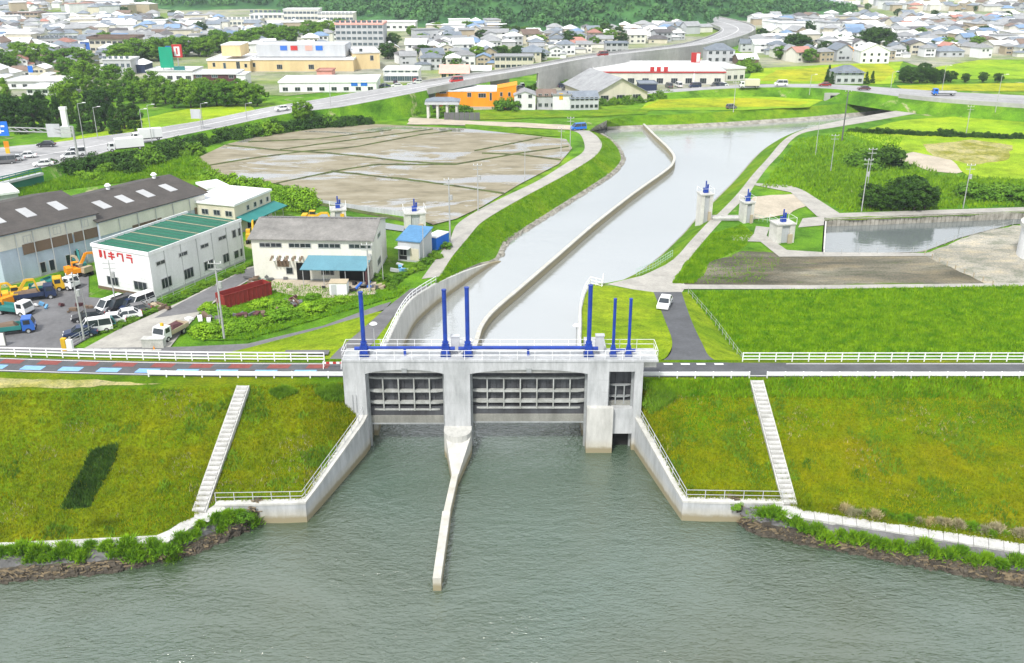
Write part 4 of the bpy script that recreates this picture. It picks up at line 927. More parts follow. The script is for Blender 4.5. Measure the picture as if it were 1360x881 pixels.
for i in range(9): x = L * (.16 + i * .031); MB().hexa([(x, -1.4, 3.7), (x + .32, -1.4, 3.7), (x + .32, -.06, 4.1), (x, -.06, 4.1)], [(x, -1.4, 3.76), (x + .32, -1.4, 3.76), (x + .32, -.06, 4.16), (x, -.06, 4.16)]).build('canopy_slat', 'w_white' if i % 2 else 'w_brown', t)
slab(t, 'doorway', 'black_hole', L * .36, L * .47, -.08, -.065, .02, 3.0); slab(t, 'shutter_opening', 'black_hole', L * .72, L * .95, -.08, -.065, .02, 2.6); slab(t, 'side_panel', 'w_brown', L * .2, L * .3, -.1, -.065, 2.3, 3.5)
slab(t, 'side_screen', 'w_maroon', L * .965, L * .975, -2.9, -.1, .3, 2.6)
# --- blue-roofed shed, container, white box
t, L, D = building('shed', 'small grey shed with blue metal roof beside the canal path', at(527, 351), at(558, 349), at(574, 336), 3.6, 'shed', .9, 'w_silver', 'r_sky', .25, wins=[('F', .25, 1.6, 1.4, 1.2)])
slab(t, 'doorway', 'black_hole', L * .05, L * .4, -.05, 0, .3, 2.3); slab(t, 'door_panel', 'w_beige', L * .55, L * .95, -.06, 0, .3, 2.4); slab(t, 'lean_to', 'w_white', -.2, L * .6, -1.2, 0, 2.5, 2.62)
t = thing('container', 'blue shipping container with white top at the end of the blue-roofed shed', 'container', tuple(at(580, 334)), R(62))
slab(t, 'body', 'w_signblue', 0, 4.2, 0, 2.3, .15, 2.4); slab(t, 'roof', 'r_white', -.05, 4.25, -.05, 2.35, 2.4, 2.55)
for i in range(10): slab(t, 'rib', 'w_signblue', .2 + i * .4, .32 + i * .4, -.05, 0, .2, 2.35)
def skip(label, A, B, w, h, m):
    t = thing('skip_container', label, 'container', tuple(A), math.atan2((B - A).y, (B - A).x)); L = (B - A).length
    for q in ((0, L, 0, .12), (0, L, w - .12, w), (0, .12, .12, w - .12), (L - .12, L, .12, w - .12)): slab(t, 'side', m, *q, .2, h)
    slab(t, 'floor', m, .12, L - .12, .12, w - .12, .2, .35)
    for i in range(int(L / .8) + 1): slab(t, 'rib', m, .02 + i * .8, .14 + i * .8, -.09, 0, .25, h - .02)
    slab(t, 'top_rim', m, -.08, L + .08, -.08, .0, h, h + .1)
skip('long open dark red skip container in the scrap yard', at(299, 412), at(362, 393), 2.3, 2.2, 'w_darkred')
t = thing('storage_box', 'white storage cabin with rusty top edge in front of the factory', 'cabin', tuple(at(438, 394)))
slab(t, 'body', 'w_white', 0, 2.7, 0, 2.0, .15, 2.1); slab(t, 'roof', 'w_tan', -.06, 2.76, -.06, 2.06, 2.1, 2.2); slab(t, 'door', 'w_silver', .3, 1.1, -.04, 0, .2, 1.9)
t = thing('concrete_block', 'white concrete block at the lane mouth beside the parked truck', 'block', tuple(at(189, 464)))
slab(t, 'body', 'step_white', 0, 2.9, 0, 1.1, 0, 1.35); slab(t, 'lid', 'step_white', -.06, 2.96, -.06, 1.16, 1.35, 1.45)
t = thing('traffic_cone', 'small orange traffic cone by the white block', 'cone', tuple(at(205, 466)))
MB().tube((0, 0, .04), (0, 0, .7), .18, .03, 8).build('cone', 'w_orange', t); slab(t, 'base', 'w_orange', -.22, .22, -.22, .22, 0, .05)
# --- small sluice towers with blue hoists
def tower(name, label, px0, px1, yb, yt, depth, roof, lean=0.2):
    A, B = at(px0, yb), at(px1, yb); h = CAMH - A.y * math.tan(ang(yt)) - G; L = (B - A).length
    t = thing(name, label, 'gate tower', tuple(A), lean)
    slab(t, 'pillar', 'concrete_dry', 0, L * .28, 0, depth, -2, h); slab(t, 'pillar', 'concrete_dry', L * .72, L, 0, depth, -2, h)
    slab(t, 'wall_panel', 'w_silver', L * .28, L * .72, .3, depth - .1, -2, h - .1)
    slab(t, 'deck', 'concrete_pale', -.15, L + .15, -.15, depth + .15, h, h + .25)
    for i in range(5): slab(t, 'panel_rib', 'w_silver', L * (.31 + .08 * i), L * (.31 + .08 * i) + .06, .2, .3, -.5, h - .2)
    slab(t, 'yellow_post', 'w_yellow' if 'pump' in label else 'w_tan', L * .62, L * .86, -.3, -.02, -.2, 1.7)
    c = (L / 2, depth / 2)
    b = MB().box(c[0] - .45, c[0] + .45, c[1] - .35, c[1] + .35, h + .25, h + 1.2).build('hoist', 'hoist_blue', t)
    MB().tube((c[0], c[1], h + 1.2), (c[0], c[1], h + 2.6), .14, n=8).build('spindle', 'hoist_blue', b); MB().tube((c[0] + .4, c[1], h + 1.0), (c[0] + .4, c[1], h + 1.9), .2, n=8).build('motor', 'hoist_blue', b)
    for x, y in ((-.1, -.1), (L + .1, -.1), (L + .1, depth + .1), (-.1, depth + .1)): MB().tube((x, y, h + .25), (x, y, h + 1.3), .04, n=6).build('railing_post', 'steel_white', t)
    MB().bar((-.1, -.1, h + 1.3), (L + .1, -.1, h + 1.3), .04).bar((L + .1, -.1, h + 1.3), (L + .1, depth + .1, h + 1.3), .04).bar((-.1, -.1, h + 1.3), (-.1, depth + .1, h + 1.3), .04).build('railing', 'steel_white', t)
    return t
tower('sluice_tower', 'tall grey sluice tower with blue hoist standing at the water on the right bank', 930, 946, 293, 260, 2.4, 0)
tower('sluice_tower', 'grey sluice tower with blue hoist just inland of the right bank path', 987, 1001, 297, 271, 2.4, 0)
tower('sluice_tower', 'low wide sluice tower with blue hoist beside the pond inlet', 1030, 1056, 324, 300, 3.0, 0)
tower('sluice_tower', 'pale grey sluice block with blue hoist behind the blue-roofed shed', 539, 566, 310, 286, 3.4, 0)
tower('pump_tower', 'bluish steel pump tower standing by the ditch behind the factory', 440, 460, 296, 281, 3.0, 0)
t = thing('foot_bridge', 'white concrete slab bridge joining the two sluice towers on the right bank', 'bridge', tuple(at(946, 292)), 0)
slab(t, 'deck', 'step_white', 0, 5.8, -.9, 1.2, .1, .4); slab(t, 'kerb', 'step_white', 0, 5.8, -1.0, -.85, .4, .6); slab(t, 'kerb', 'step_white', 0, 5.8, 1.2, 1.35, .4, .6)
railing('walkway_railing', 'pale railing on the walkway between the two inland sluice towers', P((1002, 292), (1035, 300), (1050, 302)), 1.1, 1.0, (1.0, .55), .05, .05, 'w_lightgreen')
railing('bank_railing', 'pale green railing on the right canal bank below the path', P((845, 367, -4.3), (868, 357, -4.3), (893, 341, -4.2)), 1.2, 1.0, (1.0, .55, .2), .06, .06, 'w_lightgreen')
t = thing('storage_tank', 'round white concrete tank at the right edge of the gravel yard', 'tank', tuple(at(1402, 343)))
O_ = [(6.2 * math.cos(a * math.pi / 16), 6.2 * math.sin(a * math.pi / 16)) for a in range(32)]
MB().prism(O_, -.3, 5.3, 'z').build('shell', 'w_white', t, False); MB().prism([(x * 1.05, y * 1.05) for x, y in O_], 5.3, 6.0, 'z').build('rim', 'concrete_pale', t); MB().prism([(x * .88, y * .88) for x, y in O_], 6.0, 6.05, 'z').build('cover', 'w_silver', t)
# --- beyond the paddies
t, L, D = far('orange_building', 'bright orange flat-roofed building beyond the paddies', 579, 660, 143, 122, 13, wall='w_orange', rmat='r_white', para=.3, over=.1, wins=[('F', .12, 5.2, 2.4, 1.2), ('F', .55, 4.2, 1.4, 1.5), ('F', .76, 4.0, 2.6, 1.5), ('F', .9, 3.6, .8, 2.6), ('F', .35, 1.5, 1.4, 1.4)])
t2 = MB().prism([(L + .01, 0), (L + 6.5, 0), (L + 6.5, 7.4), (L + .01, 6.3)], -1.5, 8, 'y').build('end_block', 'w_orange', t); MB().prism([(L + .01, 6.33), (L + 6.8, 7.45), (L + 6.8, 7.6), (L + .01, 6.48)], -1.6, 8.1, 'y').build('end_roof', 'w_orange', t)
for f in (1.5, 4.2): add_window(t, L, D, 'F', L + f, 4.6, .9, 1.4).location.y = -1.52
far('house', 'white two-storey house right of the orange building', 683, 711, 147, 127, 9, wall='w_white', rmat='r_grey', roof='gable_y', rise=1.2, cat='house', wins=[('row', 'F', 2, 4.0, 5.2, 1.3), ('row', 'F', 2, .9, 2.2, 1.3)])
far('house', 'grey two-storey house with tan roof between two white houses', 713, 738, 146, 128, 9, wall='w_grey', rmat='r_brown', roof='gable_x', rise=1.6, cat='house', wins=[('row', 'F', 3, 4.0, 5.2, 1.3), ('row', 'F', 3, .9, 2.2, 1.3)])
t, L, D = far('shop', 'white flat shop with small yellow sign beside the large grey shed', 734, 758, 147, 127, 8, wall='w_white', rmat='r_grey', cat='shop')
slab(t, 'yellow_sign', 'w_yellow', L * .35, L * .55, -.12, -.01, 3.6, 5.6)
far('house', 'long pale house with many windows in front of the large grey shed', 757, 795, 147, 131, 8, yaw=.12, wall='w_silver', rmat='r_slate', roof='gable_x', rise=1.8, cat='house', wins=[('row', 'F', 6, 3.2, 4.4, 1.2), ('row', 'F', 6, .8, 2.0, 1.2)])
far('barn', 'large shed with a sweeping plain grey roof near the canal bend', 786, 862, 137, 124, 30, yaw=.28, wall='w_beige', rmat='r_grey', roof='gable_y', rise=5.0, over=.8, cat='shed', wins=[('F', .2, 2.0, 3.0, 1.6), ('F', .5, 2.0, 3.0, 1.6), ('F', .8, 2.0, 3.0, 1.6)])
t = thing('elevated_hut', 'blue-roofed hut on tall concrete columns below the orange building', 'hut', tuple(at(567, 158)))
for x in (0, 3, 6, 9): 
    for y in (0, 4): MB().box(x, x + .7, y, y + .7, 0, 4.4).build('column', 'concrete_dry', t)
slab(t, 'floor_slab', 'w_silver', -.5, 10.2, -.5, 5.2, 4.4, 5.0); roof_mesh(10, 5, 5.4, 'hip', 1.0, .5).build('roof', 'r_slate', t); slab(t, 'parapet', 'w_silver', -.3, 10, -.3, 5, 5.0, 5.4)
t = thing('fenced_pen', 'dark fenced pen beside the elevated hut', 'pen', tuple(at(590, 160)))
for i in range(7): slab(t, 'panel', 'w_darkgrey', i * 1.6, i * 1.6 + 1.5, 0, .1, 0, 2.4)
t, L, D = far('store', 'long white store with red stripe and three red wall signs', 790, 962, 113, 96, 34, wall='w_offwhite', rmat='r_white', over=.2, para=.5, cat='store', wins=[('row', 'F', 9, .5, 2.6, 2.6)])
slab(t, 'red_stripe', 'w_red', -.3, L + .3, -.32, -.22, 4.6, 5.1)
for f in (.42, .47, .525): slab(t, 'wall_sign', 'w_red', L * f, L * f + 1.6, -.42, -.34, 5.2, 6.9)
t, L, D = far('store_wing', 'plain white end wing of the red-striped store', 962.5, 990, 108, 92, 20, yaw=.3, wall='w_offwhite', rmat='r_white', para=.5, cat='store', wins=[('row', 'F', 3, .8, 2.4, 1.6)])
slab(t, 'red_stripe', 'w_red', -.3, L + .3, -.12, -.02, 4.6, 5.1)
t = thing('pole_sign', 'tall red sign board on a white pole in front of the store', 'sign', tuple(at(921, 113)))
MB().tube((0, 0, 0), (0, 0, 8.5), .28, n=8).build('pole', 'steel_white', t); slab(t, 'board', 'w_red', -1.6, 1.9, -.3, .3, 8.5, 12.2); slab(t, 'white_panel', 'w_white', .4, 1.7, -.34, -.305, 8.8, 11.9)
t, L, D = far('truck_depot', 'dark blue depot shed behind the large grey shed roof', 849, 872, 122, 112, 8, wall='w_navy', rmat='r_slate', cat='shed')
far('office', 'dark glass-fronted office between the grey shed and the store', 785, 822, 112, 98, 9, wall='w_darkgrey', rmat='r_white', wins=[('row', 'F', 6, 1.0, 4.0, 1.4)], glass='glass_blue')
far('house', 'grey two-storey house with blue-grey hip roof alone in the ripe rice field', 1109, 1146, 112, 97, 9, wall='w_silver', rmat='r_slate', roof='hip', rise=2.6, over=.7, cat='house', wins=[('row', 'F', 4, 3.6, 4.9, 1.5), ('row', 'F', 4, .8, 2.2, 1.5)])
far('house', 'large grey house with slate roof above the store beside the highway', 938, 975, 84, 67, 10, wall='w_silver', rmat='r_slate', roof='hip', rise=2.8, cat='house', wins=[('row', 'F', 4, 4.0, 5.4, 1.6), ('row', 'F', 4, .8, 2.4, 1.6)])
far('house', 'low house with white metal roof beside the store car park', 980, 1007, 88, 79, 12, wall='w_brown', rmat='r_white', roof='gable_x', rise=1.8, cat='house')
far('house', 'wide house with orange tiled roof at the edge of the far rice field', 1112, 1140, 78, 68, 9, wall='w_offwhite', rmat='r_orange', roof='hip', rise=2.4, cat='house', wins=[('row', 'F', 3, 1, 2.4, 1.5)])
far('house', 'white house with curved white gables at the edge of the far rice field', 1142, 1180, 85, 68, 10, wall='w_white', rmat='r_white', roof='gable_y', rise=3, cat='house', wins=[('row', 'F', 4, 3.6, 4.8, 1.2), ('row', 'F', 4, .8, 2.2, 1.2)])
far('hall', 'wide white-roofed hall standing among the houses on the right', 1096, 1134, 60, 52, 16, wall='w_white', rmat='r_white', roof='gable_x', rise=3, cat='hall')
# --- shopping area left
t, L, D = far('shopping_mall', 'long cream shopping mall with straight flat roofline', 330, 470, 96, 80, 26, wall='w_cream', rmat='r_white', para=.6, cat='mall', wins=[('F', .06, 3, 1.2, 1.8), ('F', .3, 2.2, 2.4, 2), ('F', .6, 2.2, 2.4, 2)])
slab(t, 'upper_hall', 'w_silver', L * .05, L * .9, 8, 24, 5.6, 10.6)
for i, (f, c) in enumerate(((.28, 'blue'), (.38, 'red'), (.52, 'pink'), (.62, 'signblue'))): slab(t, 'wall_sign', 'w_' + c, L * f, L * f + 3.0, 7.8, 7.98, 8.3, 10.2)
t, L, D = far('mall_wing', 'cream mall wing with raised square centre block', 277, 333, 97, 81, 24, wall='w_cream', rmat='r_white', para=.6, cat='mall', wins=[('F', .15, 3.4, 1.2, 1.8), ('F', .4, 3.0, 1.2, 2.4, 'glass_blue'), ('F', .72, 3.2, 1.6, 3.0), ('F', .9, 3.0, 1.2, 1.6)])
slab(t, 'centre_block', 'w_cream', L * .3, L * .75, 4, 18, 6.5, 11.0); slab(t, 'block_roof', 'r_white', L * .29, L * .76, 3.8, 18.2, 11.0, 11.3)
t, L, D = far('mall_wing', 'taller cream end wing of the shopping mall', 470.5, 505, 93, 71, 22, yaw=.25, wall='w_cream', rmat='r_white', para=.6, cat='mall', wins=[('F', .3, 8, 1.5, 2.2), ('F', .7, 5, 1.5, 2.2)])
t, L, D = far('supermarket', 'long white low supermarket with two blue signs near the highway', 372, 500, 123, 110, 18, yaw=.05, wall='w_white', rmat='r_white', para=.4, cat='store', wins=[('row', 'F', 8, .6, 2.0, 2.0)])
for f in (.74, .84): slab(t, 'wall_sign', 'w_signblue', L * f, L * f + 2.4, -.12, -.01, 2.3, 4.3)
far('restaurant', 'dark brown restaurant with pale roof above the tree line', 259, 314, 114, 99, 12, wall='w_maroon', rmat='r_white', over=.5, para=.4, cat='restaurant', wins=[('F', .12, 3.6, 2.4, 1.2, 'glass_blue'), ('F', .5, 3.6, 2.4, 1.2, 'glass_blue'), ('F', .9, 3.4, 2, 1.2)])
far('annex', 'narrow white annex at the right end of the brown restaurant', 315, 327, 114, 100, 8, wall='w_white', rmat='r_white')
t = thing('billboard', 'large plain green billboard above the white hall', 'billboard', tuple(at(216, 108)))
slab(t, 'board', 'w_signgreen', 0, 5.2, 0, .6, 5.2, 13.2); slab(t, 'base_band', 'w_teal', 5.2, 9.5, 0, .5, 3.8, 5.8)
for x in (1, 4): MB().tube((x, .3, 0), (x, .3, 5.2), .25, n=8).build('post', 'pole_grey', t)
t = thing('pole_sign', 'white sign with red border beside the green billboard', 'sign', tuple(at(240, 107)))
MB().tube((0, 0, 0), (0, 0, 9), .25, n=8).build('post', 'pole_grey', t); slab(t, 'board', 'w_red', -1.9, 2.0, -.3, .3, 9, 14); slab(t, 'panel', 'w_white', -1.1, 1.2, -.36, -.302, 9.6, 13.2); slab(t, 'red_mark', 'w_red', -.25, .35, -.4, -.362, 10.2, 12.6)
slab(t, 'blue_panel', 'w_blue', -4.4, -2.3, -.2, .2, 12, 13.4)
far('hall', 'white hall with broad pale roof below the green billboard', 196, 257, 109, 95, 14, wall='w_white', rmat='r_white', para=.3, cat='hall', wins=[('row', 'F', 5, 1.0, 2.4, 2.2)])
far('apartment_block', 'grey apartment block with blue windows left of the green billboard', 139, 176, 100, 80, 10, wall='w_silver', rmat='r_white', para=.4, wins=[('row', 'F', 5, 6.2, 7.8, 1.4), ('row', 'F', 5, 3.2, 4.8, 1.4)], glass='glass_blue')
far('shed', 'low white shed in front of the grey apartment block', 127, 153, 100, 90, 8, wall='w_white', rmat='r_white', cat='shed')
far('house', 'dark house with white hip roof right of the grey apartment block', 177, 194, 98, 86, 9, wall='w_navy', rmat='r_white', roof='hip', rise=2, cat='house')
for i, (yb, yt, lb) in enumerate(((127, 118, 'lower'), (119, 108, 'upper'))):
    t, L, D = far('market_hall', f'{lb} of two long white halls behind the dark trees at left', 12 + 24 * (1 - i), 86, yb, yt, 12, wall='w_white', rmat='r_white', over=.8, cat='hall', wins=[('row', 'F', 5, .8, 2.0, 1.8)])
slab(t, 'roof_sign', 'w_signblue', L * .36, L * .44, 2, 2.3, 6, 8.4)
t, L, D = far('hospital', 'large grey-white hospital slab with six rows of windows', 447, 510, 66, 33, 16, wall='w_silver', rmat='r_pink', para=.8, wins=[('row', 'F', 9, z, z + 1.5, 2.2) for z in (2, 4.9, 7.8, 10.7, 13.2)], glass='glass_blue')
far('hospital_wing', 'long white wing with pale green roof right of the hospital', 488, 552, 42, 30, 14, wall='w_white', rmat='r_white', wins=[('row', 'F', 8, 2, 3.4, 2)])
far('office', 'pale office with brown cornice on the left', 121, 181, 73, 52, 12, wall='w_beige', rmat='r_brown', over=.8, para=1.0, wins=[('row', 'F', 8, 2, 3.4, 2.2), ('row', 'F', 8, 5.2, 6.6, 2.2)])
far('depot', 'bright blue depot block beside the office with brown cornice', 108, 124, 69, 56, 9, wall='w_blue', rmat='r_white', cat='depot')
far('office', 'long grey office left of the bright blue depot', 50, 105, 62, 51, 12, wall='w_grey', rmat='r_slate', wins=[('row', 'F', 9, 1.5, 2.8, 2), ('row', 'F', 9, 4.2, 5.4, 2)])
far('tower_block', 'brownish apartment tower far off at the left', 9, 52, 30, 18, 14, wall='w_tan', rmat='r_brown', wins=[('row', 'F', 8, 2, 3.6, 2), ('row', 'F', 8, 5, 6.6, 2)])
for x0, x1, yb, yt, lb in ((292, 345, 37, 26, 'low left part of the long white school'), (333, 388, 35, 20, 'middle part of the long white school'), (378, 424, 37, 13, 'tallest part of the long white school'), (423, 470, 38, 18, 'right part of the long white school')):
    far('school', lb + ' under the hill', x0, x1, yb, yt, 14, wall='w_offwhite', rmat='r_white', cat='school', wins=[('row', 'F', 9, z, z + 1.6, 2.2) for z in ((2, 5) if yt > 22 else (2, 5.4, 8.8))], glass='glass_blue')
far('shop', 'yellow shop with pink gable roof beside the highway', 585, 622, 106, 97, 10, wall='w_cream', rmat='r_pink', roof='gable_x', rise=2.6, over=.6, cat='shop', wins=[('row', 'F', 4, .8, 2.4, 2)])
far('shop', 'white two-tier car showroom beside the supermarket', 510, 556, 110, 94, 12, wall='w_white', rmat='r_white', para=.4, cat='shop', wins=[('row', 'F', 5, .6, 2.6, 3), ('row', 'F', 5, 4, 5, 2)], glass='glass_blue')
far('shop', 'small red-roofed shop in front of the cream mall', 421, 441, 102, 96, 8, wall='w_pink', rmat='r_red', cat='shop')
far('shop', 'low white-roofed shop right of the pink-roofed shop', 624, 652, 102, 94, 10, wall='w_grey', rmat='r_white', roof='gable_x', rise=1.4, cat='shop')
far('apartment_block', 'wide beige apartment block left of the viaduct', 657, 708, 94, 76, 11, wall='w_beige', rmat='r_grey', wins=[('row', 'F', 7, 1.2, 2.6, 2), ('row', 'F', 7, 4.2, 5.6, 2)])
far('apartment_block', 'brown and grey apartment block behind the viaduct', 804, 834, 73, 58, 10, wall='w_grey', rmat='r_slate', wins=[('row', 'F', 4, 1.2, 2.6, 2), ('row', 'F', 4, 4.2, 5.6, 2)])
far('house', 'house with bright red hip roof behind the viaduct', 752, 784, 66, 58, 9, wall='w_offwhite', rmat='r_red', roof='hip', rise=3, cat='house')
# --- elevated highway
HN = [(-200, 296, -1), (0, 238, -1), (55, 223, -1), (117, 209, -1.2), (155, 198, -1.5), (202, 188, -1.8), (250, 178, -1.8), (305, 167, -1.6), (350, 157, -1.2), (400, 148, -.6), (449, 143, .6), (534, 127, 2.4), (581, 117, 3), (635, 106, 3.4), (700, 95, 4), (772, 81, 4.4), (810, 75.5, 4.4), (900, 65.5, 2.6), (945, 59, 1), (985, 49, -.5), (1003, 39, -1.5), (990, 31, -1.5), (950, 22, -1.5), (905, 13, -1), (885, 8, -1)]
HF = [(-200, 215, -1), (0, 196, -1), (30, 193, -1), (75, 189, -1.2), (125, 182, -1.5), (180, 175, -1.8), (225, 167, -1.8), (270, 160, -1.6), (328, 148, -1.2), (370, 140, -.6), (410, 134, .6), (490, 120, 2.4), (540, 113, 3), (635, 99, 3.4), (700, 89, 4), (772, 76, 4.4), (810, 71, 4.4), (890, 62, 2.6), (925, 55, 1), (950, 46, -.5), (958, 39, -1.5), (945, 33, -1.5), (918, 25, -1.5), (888, 16, -1), (870, 10, -1)]
hn, hf = smooth_line(P(*HN), 120), smooth_line(P(*HF), 120)
hwy = sheet('highway', [hn, hf], 'highway')
hi = [i for i, p in enumerate(hn) if proj(p)[0] > 555][0] + 1
sheet('highway_skirt_near', [[p - Vector((0, 0, .02)) for p in hn[:hi]], [Vector((p.x, p.y, G - .1)) for p in offset(hn, 3.0)[:hi]]], 'wild_grass')
sheet('highway_skirt_far', [[p - Vector((0, 0, .02)) for p in hf[:hi]], [Vector((p.x, p.y, G - .1)) for p in offset(hf, -6)[:hi]]], 'wild_grass')
for f, w_, dash in ((.06, .12, False), (.94, .12, False), (.5, .22, False), (.28, .09, True), (.72, .09, True)):
    ln = resample([a.lerp(b, f) + Vector((0, 0, .04)) for a, b in zip(hn, hf)], 240)
    if not dash: sheet('lane_line', [offset(ln, -w_), offset(ln, w_)], 'paint_white', hwy)
    else:
        for i in range(0, 160, 3): sheet('lane_dash', [offset(ln[i:i + 2], -w_), offset(ln[i:i + 2], w_)], 'paint_white', hwy)
vi = thing('viaduct', 'long concrete highway viaduct curving away across the town', 'viaduct', tuple(hn[62])); O = vi.location
idx = [i for i, p in enumerate(hn) if proj(p)[0] > 555 or i > 100]; i0 = idx[0]
wall_along('parapet', [p - O + Vector((0, 0, .7)) for p in offset(hn, .2)[i0:]], .35, lambda i: hn[i0 + i].z - O.z - 1.3, 'viaduct', vi)
wall_along('parapet', [p - O + Vector((0, 0, .7)) for p in offset(hf, -.2)[i0:]], .35, lambda i: hf[i0 + i].z - O.z - 1.3, 'viaduct', vi)
solid = [i for i in range(i0, 120) if proj(hn[i])[0] > 703 and i < 112]
wall_along('retaining_wall', [hn[i] - O - Vector((0, 0, .7)) for i in solid], 1.0, G - O.z, 'viaduct', vi)
for i in range(i0, solid[0], 3):
    c = hn[i].lerp(hf[i], .5) - O; MB().box(c.x - 3.5, c.x + 3.5, c.y - .8, c.y + .8, G - O.z, c.z - .8).build('pier', 'viaduct', vi)
mb = MB(); 
for i in range(i0, solid[0]): mb.bar(hn[i] - O - Vector((0, -1, 1.1)), hn[i + 1] - O - Vector((0, -1, 1.1)), .5, 1.0)
mb.build('girder', 'w_lightgreen', vi)
# bridge over the underpass and the green girder bridge at the left edge
t = thing('underpass_bridge', 'short road bridge with a dark blue underpass mouth left of the orange building', 'bridge', tuple(at(460, 157)))
B0, B1 = at(460, 157) , at(526, 150); d = B1 - B0
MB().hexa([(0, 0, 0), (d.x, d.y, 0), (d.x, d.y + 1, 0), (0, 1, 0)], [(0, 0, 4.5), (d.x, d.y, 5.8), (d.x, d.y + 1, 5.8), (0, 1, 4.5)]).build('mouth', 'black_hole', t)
MB().bar((-2, -.5, 4.2), (d.x + 2, d.y - .5, 5.6), .6, 1.0).build('girder', 'viaduct', t); MB().bar((1, -.3, 1.6), (d.x - 1, d.y - .3, 2.6), .25, 1.4).build('blue_panel', 'w_blue', t)
for x in (0, 1): MB().box(d.x * x - .8, d.x * x + .8, d.y * x - 1.2, d.y * x + .8, 0, 5).build('abutment', 'viaduct', t)
t = thing('girder_bridge', 'road bridge with teal railing and green steel girder at the left edge', 'bridge', tuple(at(56, 226, -1))); O = t.location
ga, gb = at(-120, 268, -1) - O, at(56, 226, -1) - O; perp = Vector((.35, -1, 0)).normalized() * 1.0
MB().bar(ga + Vector((0, 0, -1.9)) + perp, gb + Vector((0, 0, -1.9)) + perp, .5, 1.7).build('girder', 'w_green', t)
MB().bar(ga + Vector((0, 0, -.5)) + perp * 1.6, gb + Vector((0, 0, -.5)) + perp * 1.6, 1.2, .5).build('edge_beam', 'w_silver', t)
for z in (.4, .9): MB().bar(ga + Vector((0, 0, z)) + perp * 1.6, gb + Vector((0, 0, z)) + perp * 1.6, .12, .22).build('rail', 'w_teal', t)
for i in range(20): MB().tube(ga.lerp(gb, i / 19) + perp * 1.6 - Vector((0, 0, .3)), ga.lerp(gb, i / 19) + perp * 1.6 + Vector((0, 0, 1.0)), .06, n=6).build('post', 'w_teal', t)
# --- road and bridge on the right
RN = P((860, 125, -2.5), (985, 117, -1.5), (1095, 117.5, -.5), (1200, 129, 0), (1260, 135, 0), (1360, 142, 0), (1560, 156, 0)); RF = P((860, 121, -2.5), (985, 113, -1.5), (1095, 112, -.5), (1200, 118, 0), (1260, 122, 0), (1360, 127, 0), (1560, 136, 0))
rn, rf = smooth_line(RN, 50), smooth_line(RF, 50)
rroad = sheet('cross_road', [rn, rf], 'highway')
sheet('cross_road_skirt', [[p - Vector((0, 0, .02)) for p in rn], [Vector((p.x, p.y, G - .1)) for p in offset(rn, 5)]], 'wild_grass')
ln = [a.lerp(b, .5) + Vector((0, 0, .04)) for a, b in zip(rn, rf)]; sheet('lane_line', [offset(ln, -.1), offset(ln, .1)], 'paint_white', rroad)
t = thing('road_bridge', 'low concrete road bridge over the canal mouth on the right', 'bridge', tuple(at(1215, 140))); O = t.location
pl = [p - O for p in offset(rn, .3) if 1190 < proj(p)[0] < 1420]
wall_along('parapet', [p + Vector((0, 0, .9)) for p in pl], .35, lambda i: pl[i].z - 1.3, 'viaduct', t)
A, B = at(1222, 143) - O, at(1276, 151) - O
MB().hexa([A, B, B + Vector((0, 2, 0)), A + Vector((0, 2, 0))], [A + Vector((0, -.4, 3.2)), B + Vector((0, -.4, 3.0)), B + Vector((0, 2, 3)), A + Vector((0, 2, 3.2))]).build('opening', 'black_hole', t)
for q in (A, B): MB().box(q.x - .8, q.x + .8, q.y - 1.2, q.y + 1, 0, 3.6).build('abutment', 'viaduct', t)
t = thing('culvert', 'small dark concrete culvert below the cross road', 'culvert', tuple(at(1106, 134)))
slab(t, 'headwall', 'viaduct', -3, 5, 0, .8, 0, 2.6); slab(t, 'opening', 'black_hole', -1, 3, -.05, 0, 0, 1.8)
# ================================================================== TOWN HOUSES
def two(L, D, h, roof, rise, wing=None):
    w_, r_ = wall_mesh(L, D, h, roof, rise), roof_mesh(L, D, h, roof, rise, .5)
    if wing:
        x, y, l2, d2, h2 = wing
        a = wall_mesh(l2, d2, h2, 'box', 0); a.v = [(p[0] + x, p[1] + y, p[2]) for p in a.v]; w_.add(a.v, a.f)
        b = roof_mesh(l2, d2, h2, 'hip', 1.1, .45); b.v = [(p[0] + x, p[1] + y, p[2]) for p in b.v]; r_.add(b.v, b.f)
    for q in (w_, r_): q.v = [(p[0] - L / 2, p[1] - D / 2, p[2]) for p in q.v]
    return w_.mesh('wall', 'w_white'), r_.mesh('roof', 'r_grey'), L, D, h
HT = [two(9.5, 7.5, 5.4, 'hip', 2.0, (-2.5, -2.2, 7, 5, 2.7)), two(10.5, 8, 5.4, 'gable_x', 2.4), two(8.5, 7.5, 5.6, 'hip', 2.1), two(13, 8, 3.0, 'hip', 2.4), two(8.5, 9.5, 5.4, 'gable_y', 2.2, (6, 1, 5, 6, 2.7)), two(16, 9, 7.8, 'flat', 0), two(19, 12, 4.6, 'gable_x', 1.8), two(10, 8, 5.4, 'gable_x', 1.6, (-3, -2.5, 9, 4, 2.6))]
WALLS = [('white', 'w_white'), ('cream', 'w_offwhite'), ('beige', 'w_beige'), ('grey', 'w_silver'), ('white', 'w_white'), ('brown', 'w_tan')]
ROOFS = [('dark grey', 'r_darkgrey'), ('grey', 'r_grey'), ('slate blue', 'r_slate'), ('brown', 'r_brown'), ('red', 'r_red'), ('blue', 'r_blue'), ('pale', 'r_white'), ('grey', 'r_grey'), ('pale', 'r_white'), ('slate blue', 'r_slate')]
RW = [3, 6, 5, 2, 1, 2, 5, 4, 3, 4]
SHAPE = ['winged hip-roofed house', 'gabled house', 'square hip-roofed house', 'single-storey house', 'side-gabled house', 'flat-roofed block', 'broad low shed', 'stepped gabled house']
